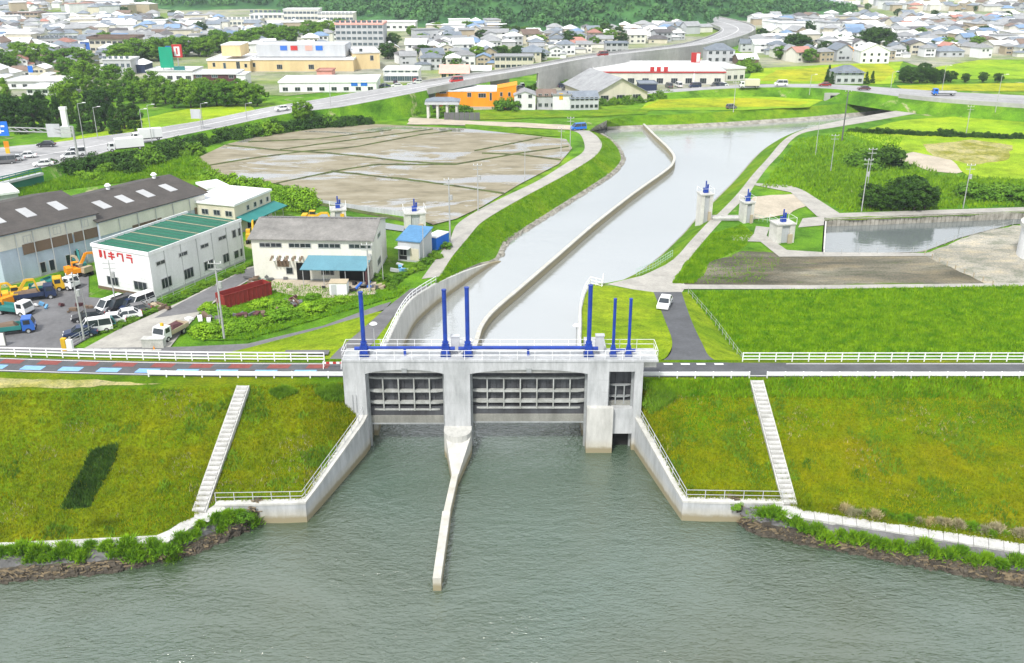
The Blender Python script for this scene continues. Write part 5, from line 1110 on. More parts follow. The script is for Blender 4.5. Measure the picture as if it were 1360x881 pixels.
REG = [('in the left-hand town', [(-60, 8), (150, 8), (330, 38), (470, 40), (440, 66), (330, 58), (230, 72), (185, 80), (60, 92), (-60, 92)]),
       ('below the hill', [(510, 66), (560, 40), (640, 38), (720, 48), (900, 38), (905, 54), (800, 66), (700, 86), (640, 94), (560, 92), (508, 92)]),
       ('in the right-hand town', [(1000, 84), (1020, 60), (960, 52), (1010, 24), (1000, 10), (1420, 10), (1420, 72), (1300, 78), (1205, 80), (1060, 86)]),
       ('inside the highway curve', [(905, 48), (890, 20), (930, 28), (948, 42)]),
       ('right of the store', [(1000, 90), (985, 62), (1070, 62), (1075, 84)]),
       ('behind the mall', [(330, 66), (440, 52), (446, 68), (340, 78)]),
       ('behind the dark trees', [(-60, 96), (60, 98), (120, 76), (130, 100), (100, 112), (60, 108), (-60, 118)])]
def inpoly(x, y, pg):
    c = False; j = len(pg) - 1
    for i in range(len(pg)):
        (xa, ya), (xb, yb) = pg[i], pg[j]
        if (ya > y) != (yb > y) and x < (xb - xa) * (y - ya) / (yb - ya) + xa: c = not c
        j = i
    return c
taken = []      # ground already used by the named buildings
for o in list(COL.objects):
    if o.parent is None and '_d' in o.keys():
        L, D = o['_d']; c = o.matrix_basis @ Vector((L / 2, D / 2, 0)); taken.append((c.x, c.y, max(L, D) * .55)); del o['_d']
hc = [a.lerp(b, .5) for a, b in zip(hn, hf)]; hw = [(a - b).length / 2 for a, b in zip(hn, hf)]
rnd = random.Random(21); cand = []
for gi in range(-70, 70):
    for gj in range(28, 95):
        step = 12.0 if gj < 62 else 13.5
        x = gi * step * (1.0 if gj < 60 else 1.15) + rnd.uniform(-3, 3); y = gj * step + rnd.uniform(-3, 3)
        if gi % 5 == 0 and rnd.random() < .8 or rnd.random() < .06: continue
        px, py = proj(Vector((x, y, G)))
        if not (-70 < px < 1430): continue
        z_ = [r for r in REG if inpoly(px, py, r[1])]
        if not z_: continue
        if any((x - a) ** 2 + (y - b) ** 2 < (r + 6) ** 2 for a, b, r in taken): continue
        if any((p.x - x) ** 2 + (p.y - y) ** 2 < (w_ + 9) ** 2 for p, w_ in zip(hc, hw)): continue
        cand.append((py, px, x, y, z_[0][0]))
cand.sort(reverse=True)
far_v, far_f, far_m = [], [], []
for n, (py, px, x, y, zone) in enumerate(cand):
    ti = rnd.choice([0, 0, 1, 2, 2, 3, 4, 7, 7, 5, 6] if py < 70 else [0, 0, 1, 2, 3, 4, 7, 7]); wm = rnd.choice(WALLS); rm = rnd.choices(ROOFS, RW)[0]
    if ti in (5, 6): rm = ROOFS[6] if rnd.random() < .6 else ROOFS[1]
    wmesh, rmesh, L, D, h = HT[ti]; rz = rnd.choice([0, 0, math.pi / 2]) + rnd.uniform(-.25, .25) + .15; s = rnd.uniform(.74, .98)
    if n < 290:
        where = zone
        t = thing('house', f'{wm[0]} {SHAPE[ti]}, {rm[0]} roof, {where}', 'house', (x, y, G), rz, 'houses of the far town'); t.scale = (s,) * 3
        w_ = link('wall', wmesh, t); setmat(w_, wm[1]); r_ = link('roof', rmesh, t); setmat(r_, rm[1])
        if py > 34:
            for f in (-.28, .08, .34):
                for z in ((1.6, 4.2) if h > 4 else (1.5,)):
                    if rnd.random() < .85:
                        fm, gm = window_mesh(1.5, 1.2, 'glass_dark', 'alu')
                        sd_ = -1
                        o = link('window', fm, t, (L * f, -D / 2 - .02, z)) if abs(math.cos(rz)) > .6 else link('window', fm, t, (-L / 2 - .02, D * f * .8, z), -math.pi / 2)
                        link('pane', gm, o)
    else:
        mtx = Matrix.Translation((x, y, G)) @ Matrix.Rotation(rz, 4, 'Z') @ Matrix.Scale(s, 4)
        for me, mi in ((wmesh, WALLS.index(wm)), (rmesh, 6 + ROOFS.index(rm))):
            n0 = len(far_v); far_v += [tuple(mtx @ v.co) for v in me.vertices]
            for p in me.polygons: far_f.append(tuple(i + n0 for i in p.vertices)); far_m.append(mi)
# the town's far edge, beyond counting
for k in range(1500):
    x, y = rnd.uniform(-620, 620), rnd.uniform(620, 1450); px, py = proj(Vector((x, y, G)))
    if not (-60 < px < 1420) or py > 24 or (560 < px < 900) or (py > 9 and 200 < px < 560) or (px > 900 and inpoly(px, py, REG[2][1]) and py > 10): continue
    L, D, h = rnd.uniform(9, 22), rnd.uniform(8, 14), rnd.choice([3, 5.4, 5.4, 8, 11]); a, b = wall_mesh(L, D, h, 'box', 0), roof_mesh(L, D, h, 'hip' if h < 7 else 'flat', 2)
    mtx = Matrix.Translation((x, y, G)) @ Matrix.Rotation(rnd.uniform(0, 3), 4, 'Z')
    for q, mi in ((a, rnd.randrange(6)), (b, 6 + rnd.choices(range(10), RW)[0])):
        n0 = len(far_v); far_v += [tuple(mtx @ Vector(p)) for p in q.v]
        for f in q.f: far_f.append(tuple(i + n0 for i in f)); far_m.append(mi)
me = bpy.data.meshes.new('distant_town'); me.from_pydata(far_v, [], far_f)
for _, m_ in WALLS + ROOFS: me.materials.append(MATS[m_])
me.polygons.foreach_set('material_index', far_m)
o = link('distant_town', me); tag(o, 'dense pale roofs of the distant town up to the horizon', 'town', kind='stuff')
# ================================================================== TREES
def crown_mesh(name, rx, ry, rz, nclump, leaf, per, seed, shape='round', cz=0.0, m='leaf_mid'):
    r = np.random.default_rng(seed); V = []
    for k in range(nclump):
        while True:
            p = r.uniform(-1, 1, 3)
            if p @ p < 1 and p @ p > .12: break
        if shape == 'cone': h = r.uniform(0, 1) ** 1.3; a = r.uniform(0, 6.28); q = (1 - h) * r.uniform(.5, 1.0); p = np.array([q * math.cos(a), q * math.sin(a), 2 * h - 1])
        elif shape == 'dome': p[2] = abs(p[2]) * 1.0
        c = p * np.array([rx, ry, rz]) + np.array([0, 0, cz]); cr = leaf * r.uniform(2.0, 3.6)
        d = r.normal(size=(per, 3)); d /= np.linalg.norm(d, axis=1)[:, None]; q = c + d * cr * r.uniform(.55, 1.0, (per, 1)) * np.array([1, 1, .75])
        nrm = d + r.normal(scale=.45, size=(per, 3)) + np.array([0, 0, .35]); nrm /= np.linalg.norm(nrm, axis=1)[:, None]
        u = np.cross(nrm, r.normal(size=(per, 3))); u /= np.linalg.norm(u, axis=1)[:, None] + 1e-9; w_ = np.cross(nrm, u)
        s = leaf * r.uniform(.6, 1.25, (per, 1))
        V.append(np.stack([q - u * s * .7, q - w_ * s * .45, q + u * s * .7, q + w_ * s * .45], 1).reshape(-1, 3))
    V = np.concatenate(V); n = len(V) // 4
    me = bpy.data.meshes.new(name); me.from_pydata(V.tolist(), [], [(4 * i, 4 * i + 1, 4 * i + 2, 4 * i + 3) for i in range(n)])
    me.materials.append(MATS[m]); return me
def trunk_mesh(h, r, seed):
    rr = random.Random(seed); mb = MB().tube((0, 0, -.3), (0, 0, h * .55), r, r * .65, 7)
    for k in range(5):
        a = rr.uniform(0, 6.28); z = h * rr.uniform(.35, .55); mb.tube((0, 0, z), (math.cos(a) * h * .22, math.sin(a) * h * .22, z + h * .28), r * .45, r * .15, 5)
    return mb.mesh('trunk', 'bark')
TR = {'broad': [(trunk_mesh(8, .25, s), crown_mesh('crown', 3.3, 3.2, 3.5, 75, .32, 100, s, cz=4.6)) for s in (1, 2, 3)],
      'tall': [(trunk_mesh(10, .28, s), crown_mesh('crown', 2.9, 2.9, 4.9, 80, .32, 100, s, cz=5.7)) for s in (4, 5)],
      'cone': [(trunk_mesh(10, .25, s), crown_mesh('crown', 2.7, 2.7, 5.0, 70, .3, 80, s, 'cone', cz=5.4)) for s in (6, 7)]}
BU = [crown_mesh('foliage', 1.6, 1.5, 1.35, 30, .18, 90, s, 'dome', cz=.1) for s in (8, 9, 10)]
REED = []
for s in (11, 12, 13):
    r = np.random.default_rng(s); V = []
    for k in range(520):
        a, q = r.uniform(0, 6.28), abs(r.normal(0, .55)); b_ = np.array([q * math.cos(a), q * math.sin(a), -.1]); h = r.uniform(.5, 1.25) * max(.35, 1.1 - q * .45); l = r.normal(0, .28, 2) + b_[:2] * .3
        u = np.array([math.cos(a * 3), math.sin(a * 3), 0]) * .055; tp = b_ + np.array([l[0], l[1], h]); md = (b_ + tp) / 2 + np.array([0, 0, .12]); V += [b_ - u, b_ + u, md + u, md - u, md - u, md + u, tp, tp]
    me = bpy.data.meshes.new('foliage'); F = []
    for i in range(520): F += [(8 * i, 8 * i + 1, 8 * i + 2, 8 * i + 3), (8 * i + 4, 8 * i + 5, 8 * i + 6)]
    me.from_pydata([tuple(v) for v in V], [], F); me.materials.append(MATS['leaf_reed']); REED.append(me)
tr_rnd = random.Random(5)
def tree(px, py, h, kind, leaf, label, group, z=G, name='tree', wide=1.0):
    tm, cm = tr_rnd.choice(TR[kind]); base = {'broad': 8.6, 'tall': 11.2, 'cone': 10.8}[kind]; s = h / base
    t = thing(name, label, 'tree', tuple(at(px, py, z)), tr_rnd.uniform(0, 6.28), group); t.scale = (s * wide, s * wide, s)
    link('trunk', tm, t); c = link('crown', cm, t); setmat(c, leaf); return t
def shrub(p, s, leaf, label, group, name='shrub', meshes=BU, flat_=1.0):
    o = link(name, tr_rnd.choice(meshes), None, p, tr_rnd.uniform(0, 6.28)); k = s * tr_rnd.uniform(.85, 1.2); o.scale = (k * tr_rnd.uniform(.9, 1.2), k, k * flat_); setmat(o, leaf)
    return tag(o, label, 'shrub', group)
U = tr_rnd.uniform
for px, py in [(4, 168), (22, 172), (38, 160), (48, 176), (66, 168), (80, 178), (96, 164), (110, 174), (126, 176), (140, 166), (152, 178), (166, 172), (180, 176), (12, 152), (56, 150), (88, 150), (118, 154), (-14, 170), (30, 178), (136, 150)]:
    tree(px, py, U(7.5, 12), tr_rnd.choice(['cone', 'tall', 'broad']), 'leaf_dark' if U(0, 1) < .75 else 'leaf_mid', 'dark evergreen tree in the wood beyond the highway', 'dark trees beside the highway')
for px, py in [(100, 124), (118, 132), (134, 128), (150, 136), (164, 130), (178, 138), (192, 134), (206, 142), (220, 138), (232, 144), (246, 134), (112, 112), (90, 106), (130, 112), (150, 116), (176, 120), (205, 128)]:
    tree(px, py, U(6.5, 10), tr_rnd.choice(['broad', 'tall']), 'leaf_mid', 'mid green broadleaf tree in the grove below the green billboard', 'grove below the billboard', wide=1.15)
for px, py in [(262, 138), (274, 142), (288, 140), (300, 142), (314, 140), (328, 142), (342, 141), (254, 144), (270, 130), (296, 128), (320, 129)]:
    tree(px, py, U(6.5, 9.5), 'broad', 'leaf_mid', 'leafy tree in the clump below the brown restaurant', 'trees below the restaurant', wide=1.25)
for i in range(40):
    f = i / 39; px = lerp(150, 480, f) + U(-6, 6); py = lerp(90, 46, f ** .9) + U(-4, 5)
    tree(px, py, U(8, 12), 'broad', 'leaf_mid', 'tree in the long green belt crossing the left-hand town', 'tree belt across the town', wide=1.3)
for px, py in [(20, 92), (36, 90), (52, 88), (70, 92), (86, 90), (100, 86), (112, 92), (4, 96), (28, 82), (62, 80)]:
    tree(px, py, U(8, 11), 'broad', 'leaf_mid', 'leafy tree behind the two long white halls at left', 'trees behind the white halls', wide=1.3)
for px, py, s in [(66, 226, 2.2), (76, 226, 2.4), (86, 222, 2.2), (98, 224, 2.6), (108, 218, 2.5), (120, 220, 2.6), (131, 214, 2.5), (142, 222, 2.4), (150, 212, 2.6), (160, 216, 2.6), (170, 208, 2.4), (172, 222, 2.4), (180, 213, 2.5), (190, 206, 2.4), (198, 213, 2.5), (207, 205, 2.6), (216, 210, 2.6), (225, 200, 2.5), (236, 203, 2.6), (246, 199, 2.6), (256, 203, 2.3), (262, 192, 2.0), (272, 190, 1.6), (285, 188, 1.5), (296, 184, 2.0), (308, 181, 2.4), (318, 182, 2.4), (328, 178, 2.6), (338, 180, 2.6), (348, 176, 2.6), (358, 177, 2.5), (368, 173, 2.5), (380, 173, 2.6), (392, 170, 2.4), (415, 168, 2.5), (427, 167, 2.5), (440, 166, 2.4), (452, 166, 2.3), (463, 165, 2.2), (476, 163, 2.2), (488, 163, 2.0)]:
    shrub(at(px, py + (7 if px < 215 else 2)), s * .85, 'leaf_dark' if U(0, 1) < .65 else 'leaf_mid', 'dense green bush in the belt between highway and paddies', 'bush belt along the highway')
tree(402, 166, 8.0, 'broad', 'leaf_mid', 'single round tree rising above the bush belt by the paddies', None)
for px, py, s in [(110, 238, 1.4), (125, 240, 1.3), (268, 236, 1.3), (280, 242, 1.5), (292, 246, 1.4), (303, 246, 1.5), (315, 249, 1.4), (326, 250, 1.7), (337, 254, 1.5), (348, 255, 1.5), (358, 257, 1.6), (369, 260, 1.9), (378, 264, 1.8), (388, 268, 1.8), (398, 270, 2.0), (408, 272, 2.0), (382, 274, 2.0), (396, 278, 2.0), (365, 270, 1.6), (262, 222, 1.2)]:
    shrub(at(px, py), s, 'leaf_light', 'light green bush in the hedge along the paddy edge', 'hedge along the paddy edge')
for px, py, h in [(1156, 278, 7.0), (1170, 279, 6.0), (1185, 279, 6.5), (1200, 279, 7.8), (1214, 279, 8.2), (1228, 278, 6.8), (1192, 274, 8.0), (1208, 273, 8.4)]:
    tree(px, py, h * .82, 'broad', 'leaf_dark', 'dark tree in the clump between two poles behind the pond', 'dark tree clump behind the pond', wide=1.2)
shrub(at(1175, 222), 3.0, 'leaf_dark', 'single large dark bush on the grass mound left of the bare patch', None)
for px, py, s in [(1140, 220, 2.6), (1152, 224, 2.4), (1148, 214, 2.4), (1290, 262, 2.4), (1310, 266, 2.6), (1335, 262, 2.6), (1355, 268, 2.8)]: shrub(at(px, py), s, 'leaf_mid', 'green scrub mound on the rough land behind the pond', 'scrub on the rough land', flat_=.7)
for i in range(26):
    px = lerp(1130, 1360, i / 25); shrub(at(px, 176 + i * .35 + U(-.6, .6)), U(.7, 1.2), 'leaf_dark', 'small dark bush in the line below the rice field', 'bush line below the rice field')
for px, py, h in [(1200, 110, 6), (1210, 111, 6.5), (1221, 111, 7), (1231, 110, 6.5), (1241, 111, 6), (1251, 110, 5.5), (1262, 110, 5), (1282, 110, 4), (1305, 110, 4.5), (1325, 110, 4), (1205, 106, 6), (1226, 105, 7)]:
    tree(px, py, h, 'broad', 'leaf_dark', 'dark tree in the row right of the lone house', 'dark tree row by the rice field', wide=1.2)
for px, py, h in [(1056, 72, 11), (1066, 74, 10), (1048, 70, 9), (1150, 68, 11), (1164, 69, 13), (1176, 68, 11), (1158, 66, 12)]: tree(px, py, h, 'broad', 'leaf_dark', 'big round tree among the houses beyond the rice', 'big trees among the houses', wide=1.25)
for px, py, h in [(1104, 112, 5), (1098, 112, 6), (1150, 112, 5), (1158, 111, 5), (1100, 106, 6)]: tree(px, py, h, 'cone', 'leaf_dark', 'garden tree beside the house alone in the rice field', 'garden trees of the lone house')
for px, py, s in [(585, 150, 1.6), (596, 146, 1.5), (606, 148, 1.7), (620, 149, 1.5), (668, 145, 2.0), (676, 147, 2.2), (530, 152, 1.8), (545, 152, 2.0), (556, 150, 1.7), (800, 140, 1.6), (815, 139, 1.8), (830, 138, 1.7), (846, 136, 1.6), (860, 134, 1.6), (875, 131, 1.5), (888, 128, 1.4), (705, 122, 1.8), (715, 120, 1.8), (752, 116, 2.0), (768, 114, 2.0), (990, 92, 3.0), (998, 96, 2.6), (984, 96, 2.6)]:
    shrub(at(px, py), s, 'leaf_mid', 'garden shrub among the buildings beyond the canal bend', 'garden shrubs beyond the canal')
for i in range(90):
    reg = tr_rnd.choice([REG[0], REG[1], REG[2], REG[2], REG[1]])[1]
    for _ in range(40):
        px, py = U(0, 1360), U(12, 92)
        if inpoly(px, py, reg): break
    p = at(px, py)
    if any((q.x - p.x) ** 2 + (q.y - p.y) ** 2 < (w_ + 5) ** 2 for q, w_ in zip(hc, hw)): continue
    tree(px, py, U(5, 9), 'broad', tr_rnd.choice(['leaf_mid', 'leaf_dark']), 'garden tree standing between houses of the far town', 'garden trees of the town', wide=1.3)
# wooded hills
def hill(name, label, bumps, n, seed, dens):
    r = random.Random(seed); xs = [b[0] - b[2] * 1.6 for b in bumps] + [b[0] + b[2] * 1.6 for b in bumps]; ys = [b[1] - b[3] * 1.6 for b in bumps] + [b[1] + b[3] * 1.6 for b in bumps]
    def H(x, y): return max(b[4] * math.exp(-((x - b[0]) / b[2]) ** 2 - ((y - b[1]) / b[3]) ** 2) for b in bumps) + 2.0 * math.sin(x * .05) * math.cos(y * .04)
    x0, x1, y0, y1 = min(xs), max(xs), min(ys), max(ys); NX = 70; rows = []
    for j in range(NX + 1): rows.append([Vector((lerp(x0, x1, i / NX), lerp(y0, y1, j / NX), G - 3.5 + H(lerp(x0, x1, i / NX), lerp(y0, y1, j / NX)))) for i in range(NX + 1)])
    sheet(name, rows, 'leaf_hill')
    V = []; rg = np.random.default_rng(seed)
    for k in range(dens):
        x, y = r.uniform(x0, x1), r.uniform(y0, y1); h = H(x, y)
        if h < 5.5: continue
        rad = r.uniform(2.6, 4.6); c = np.array([x, y, G - 3.5 + h + rad * .6]); nl = 34
        d = rg.normal(size=(nl, 3)); d /= np.linalg.norm(d, axis=1)[:, None]; d[:, 2] = np.abs(d[:, 2]) * 1.1 - .25; q = c + d * rad
        nr = d + rg.normal(scale=.4, size=(nl, 3)); nr /= np.linalg.norm(nr, axis=1)[:, None]; u = np.cross(nr, rg.normal(size=(nl, 3))); u /= np.linalg.norm(u, axis=1)[:, None]; w_ = np.cross(nr, u); s = rg.uniform(.7, 1.5, (nl, 1))
        V.append(np.stack([q - u * s, q - w_ * s * .7, q + u * s, q + w_ * s * .7], 1).reshape(-1, 3))
    V = np.concatenate(V); me = bpy.data.meshes.new(name + '_forest'); me.from_pydata(V.tolist(), [], [(4 * i, 4 * i + 1, 4 * i + 2, 4 * i + 3) for i in range(len(V) // 4)]); me.materials.append(MATS['leaf_hill'])
    tag(link(name + '_forest', me), label, 'forest', kind='stuff')
b0, b1, b2 = at(700, 38), at(830, 42), at(620, 28)
hill('wooded_hill', 'dense forest covering the wooded hill behind the town centre', [(b0.x, b0.y + 100, 75, 70, 52), (b1.x + 5, b1.y + 75, 48, 50, 44), (b2.x - 10, b2.y + 150, 70, 90, 50), (b0.x + 30, b0.y + 190, 150, 90, 62)], 60, 3, 5200)
hill('far_hill', 'hazy forest on the far hill at the upper left', [(-190, 960, 130, 70, 40), (-60, 930, 90, 60, 44), (-330, 1010, 110, 70, 34)], 60, 4, 3600)
hill('horizon_hill', 'hazy forest on the low hills at the horizon', [(-700, 1500, 300, 90, 62), (-250, 1520, 300, 90, 66), (200, 1520, 300, 90, 60), (620, 1500, 300, 90, 58), (950, 1480, 200, 90, 62)], 60, 6, 5000)
# ================================================================== VEHICLES
def car_meshes(L, Wd, H, kind):
    hw_ = Wd / 2
    if kind == 'sedan': body = [(-L / 2, .35), (-L / 2, .75), (-L * .38, .92), (L * .28, .92), (L * .46, .78), (L / 2, .6), (L / 2, .35)]; cab = [(-L * .40, .9), (-L * .26, H), (L * .10, H), (L * .27, .9)]
    elif kind == 'van': body = [(-L / 2, .35), (-L / 2, 1.05), (L * .40, 1.05), (L / 2, .85), (L / 2, .35)]; cab = [(-L * .49, 1.03), (-L * .46, H), (L * .22, H), (L * .40, 1.03)]
    else: body = [(-L / 2, .35), (-L / 2, .9), (L * .34, .95), (L / 2, .75), (L / 2, .35)]; cab = [(-L * .49, .88), (-L * .40, H), (L * .14, H), (L * .32, .93)]
    b = MB().prism(body, -hw_, hw_, 'y'); roof = MB()
    c = MB(); n = len(cab); ins = .16
    vs = [(x, -hw_ * (.96 if z < 1.2 and k in (0, n - 1) else .8), z) for k, (x, z) in enumerate(cab)] + [(x, hw_ * (.96 if z < 1.2 and k in (0, n - 1) else .8), z) for k, (x, z) in enumerate(cab)]
    c.add(vs, [tuple(range(n)), tuple(range(2 * n - 1, n - 1, -1))] + [(k, n + k, n + (k + 1) % n, (k + 1) % n) for k in range(n)])
    roof.box(cab[1][0] - .03, cab[2][0] + .03, -hw_ * .82, hw_ * .82, H, H + .06)
    for x, z0 in ((cab[1][0], 0), (cab[2][0], 0)): pass
    for sy in (-1, 1):
        roof.bar((cab[0][0], sy * hw_ * .95, cab[0][1]), (cab[1][0], sy * hw_ * .82, H), .09); roof.bar((cab[3][0], sy * hw_ * .95, cab[3][1]), (cab[2][0], sy * hw_ * .82, H), .08)
        roof.bar(((cab[1][0] + cab[2][0]) / 2, sy * hw_ * .93, 1.0), ((cab[1][0] + cab[2][0]) / 2, sy * hw_ * .82, H), .08)
    wh = MB().tube((0, -.1, 0), (0, .1, 0), .31, n=12); hub = MB().tube((0, -.12, 0), (0, .12, 0), .17, n=8)
    lt = MB().box(-.04, .04, -.2, .2, -.08, .08)
    return dict(body=b.mesh('body', 'car_white'), glass=c.mesh('glasshouse', 'glass_dark'), roof=roof.mesh('roof', 'car_white'), wheel=wh.mesh('wheel', 'rubber'), hub=hub.mesh('hub', 'alu'), light=lt.mesh('headlight', 'car_white'), tail=lt.mesh('tail_light', 'w_red'), L=L, W=Wd)
CARS = {'sedan': car_meshes(4.4, 1.7, 1.42, 'sedan'), 'van': car_meshes(4.6, 1.75, 1.95, 'van'), 'kei': car_meshes(3.5, 1.5, 1.6, 'kei')}
def car(px, py, kind, col, label, head=0, z=None, group=None, name='parked_car'):
    m_ = CARS[kind]; p = at(px, py, G if z is None else z)
    zz = surf_z(p.x, p.y, p.z) if z is None else p.z
    t = thing(name, label, 'car', (p.x, p.y, zz + .06), R(head), group); L, w_ = m_['L'], m_['W']
    for k in ('body', 'roof'): setmat(link(k, m_[k], t), 'car_' + col)
    link('glasshouse', m_['glass'], t)
    for sx in (-.31, .32):
        for sy in (-1, 1): w2 = link('wheel', m_['wheel'], t, (L * sx, sy * (w_ / 2 - .06), .31)); link('hub', m_['hub'], w2)
    for sy in (-1, 1): link('headlight', m_['light'], t, (L / 2, sy * w_ * .34, .68)); link('tail_light', m_['tail'], t, (-L / 2, sy * w_ * .36, .72))
    return t
def truck(px, py, cab, bed, label, head=0, L=6.0, box=False, z=None, group=None, load=None):
    p = at(px, py, G if z is None else z); t = thing('truck', label, 'truck', (p.x, p.y, (surf_z(p.x, p.y, p.z) if z is None else p.z) + .06), R(head), group)
    MB().prism([(L / 2 - 1.6, .5), (L / 2 - 1.6, 2.2), (L / 2 - .35, 2.2), (L / 2, 1.35), (L / 2, .5)], -.95, .95, 'y').build('cab', 'car_' + cab, t)
    MB().hexa([(L / 2 - .36, -.85, 1.42), (L / 2 + .015, -.85, 1.38), (L / 2 + .015, .85, 1.38), (L / 2 - .36, .85, 1.42)], [(L / 2 - .42, -.8, 2.08), (L / 2 - .29, -.8, 2.08), (L / 2 - .29, .8, 2.08), (L / 2 - .42, .8, 2.08)]).build('windscreen', 'glass_dark', t)
    for sy in (-1, 1): slab(t, 'side_window', 'glass_dark', L / 2 - 1.35, L / 2 - .5, sy * .955 - .01, sy * .955 + .01, 1.4, 2.05)
    slab(t, 'chassis', 'rubber', -L / 2, L / 2 - .3, -.45, .45, .45, .75)
    if box: slab(t, 'box_body', 'car_' + bed, -L / 2, L / 2 - 1.75, -1.05, 1.05, .8, 3.1)
    else:
        slab(t, 'bed_floor', 'w_' + bed, -L / 2, L / 2 - 1.7, -1.0, 1.0, .78, .95)
        for q in ((-1.02, -.94), (.94, 1.02)): slab(t, 'bed_side', 'w_' + bed, -L / 2, L / 2 - 1.7, q[0], q[1], .95, 1.4)
        slab(t, 'tail_gate', 'w_' + bed, -L / 2 - .06, -L / 2, -1.0, 1.0, .95, 1.4); slab(t, 'head_board', 'w_' + bed, L / 2 - 1.72, L / 2 - 1.66, -1.0, 1.0, .95, 1.9)
        if load: MB().hexa([(-L / 2 + .3, -.8, .96), (L / 2 - 2.1, -.8, .96), (L / 2 - 2.1, .8, .96), (-L / 2 + .3, .8, .96)], [(-L / 2 + .9, -.4, 1.7), (L / 2 - 2.6, -.5, 1.6), (L / 2 - 2.7, .4, 1.75), (-L / 2 + .8, .5, 1.5)]).build('load', 'w_' + load, t)
    for x in (L / 2 - .85, -L / 2 + 1.1):
        for sy in (-1, 1): w2 = link('wheel', CARS['sedan']['wheel'], t, (x, sy * .85, .42)); w2.scale = (1.35, 1.2, 1.35); link('hub', CARS['sedan']['hub'], w2)
    slab(t, 'bumper', 'rubber', L / 2, L / 2 + .1, -.9, .9, .45, .7)
    for sy in (-1, 1): slab(t, 'headlight', 'car_white', L / 2 + .002, L / 2 + .05, sy * .6 - .15, sy * .6 + .15, .8, 1.0)
    return t
def excavator(px, py, col, label, head=0, z=G, s=1.0, up=1.0):
    p = at(px, py, z); t = thing('excavator', label, 'excavator', (p.x, p.y, p.z + .06), R(head)); t.scale = (s * .82,) * 3
    for sy in (-1, 1): MB().prism([(-1.5, .1), (-1.7, .45), (-1.4, .8), (1.4, .8), (1.7, .45), (1.5, .1), (1.2, 0), (-1.2, 0)], sy * .95 - .25, sy * .95 + .25, 'y').build('track', 'rubber', t)
    slab(t, 'house', 'w_' + col, -1.6, 1.0, -1.15, 1.15, .95, 1.8); slab(t, 'engine_hood', 'w_' + col, -1.6, -.5, -1.1, 1.1, 1.8, 2.2)
    slab(t, 'cab', 'w_' + col, -.1, 1.1, .25, 1.15, 1.8, 2.8); slab(t, 'cab_glass', 'glass_dark', -.02, 1.13, .22, 1.18, 2.05, 2.65)
    MB().bar((.9, -.2, 1.5), (2.6, -.2, 1.5 + 2.4 * up), .35, .5).bar((2.6, -.2, 1.5 + 2.4 * up), (4.0, -.2, 1.6 + 2.2 * up), .32, .42).build('boom', 'w_' + col, t)
    MB().bar((4.0, -.2, 1.6 + 2.2 * up), (4.5, -.2, .9 + .5 * up), .28, .34).build('arm', 'w_' + col, t)
    MB().prism([(4.2, .2 + .5 * up), (4.9, .2 + .6 * up), (4.7, .9 + .5 * up), (4.3, .9 + .5 * up)], -.7, .3, 'y').build('bucket', 'w_darkgrey', t)
car(882, 416, 'sedan', 'white', 'white car driving down the dark side road behind the gate', 252, name='car')
car(768, 173, 'van', 'signblue', 'blue car at the top of the left canal path', 200, name='car')
car(971, 145, 'kei', 'darkgrey', 'dark small car parked on the farm track by the ripe rice', 20)
truck(228, 448, 'white', 'tan', 'white truck with yellow cab light parked in the lane mouth', 250, 5.2, load='maroon')
slab(COL.objects['truck'], 'cab_light', 'w_yellow', 1.4, 1.7, -.2, .2, 2.2, 2.6)
for px, py, k, c, l, h in ((148, 413, 'van', 'white', 'white van beside the front wall of the green-roofed warehouse', 240), (160, 412, 'van', 'black', 'black van between white cars before the green-roofed warehouse', 240), (187, 408, 'van', 'white', 'white van at the right corner of the green-roofed warehouse', 240),
    (180, 417, 'sedan', 'darkgrey', 'dark grey car behind the white cars along the lane fence', 215), (118, 426, 'sedan', 'black', 'black car alone in the middle of the yard', 200), (147, 430, 'sedan', 'white', 'long white car parked along the lane fence', 195),
    (168, 424, 'sedan', 'white', 'white car at the upper end of the fence row', 205), (127, 441, 'van', 'white', 'white van at the lower end of the fence row', 205), (137, 438, 'kei', 'teal', 'teal small car in the lower fence row', 210), (108, 447, 'sedan', 'navy', 'dark blue car at the yard gate', 200), (172, 411, 'kei', 'navy', 'small navy car in the second row before the warehouse', 240)): car(px, py, k, c, l, h)
truck(14, 444, 'blue', 'teal', 'teal flatbed truck with blue cab at the bottom of the yard', 20, 6.6, load='brown')
truck(20, 418, 'white', 'teal', 'truck with white cab facing the yard at the left edge', -15, 5.5)
truck(45, 399, 'navy', 'navy', 'dark flatbed truck loaded with brown scrap', 25, 6.5, load='brown')
truck(82, 383, 'white', 'teal', 'teal truck with white cab roof near the dark workshop', -20, 6.0)
truck(64, 388, 'yellow', 'teal', 'teal flatbed with yellow cab beside the scrap truck', 25, 5.0, load='tan')
excavator(18, 402, 'yellow', 'yellow excavator in the middle of the left machine row', 30); excavator(6, 409, 'orange', 'orange excavator at the left edge of the yard', 150, up=.5); excavator(30, 396, 'yellow', 'second yellow excavator parked behind the dark flatbed', 200, s=.8)
excavator(100, 368, 'orange', 'orange excavator with raised arm by the workshop wall', 40, up=1.2); excavator(108, 362, 'teal', 'teal excavator behind the orange one by the workshop wall', 120, up=.9); excavator(113, 366, 'tan', 'tan excavator at the left corner of the green-roofed warehouse', 150, s=.9)
excavator(183, 326, 'red', 'red crane arm rising behind the green warehouse roof', 60, s=1.3, up=1.3); excavator(335, 322, 'yellow', 'yellow machine between the green warehouse and the factory', 100, s=1.0); excavator(412, 298, 'yellow', 'yellow excavator behind the grey factory roof', 0, s=1.1, up=.4)
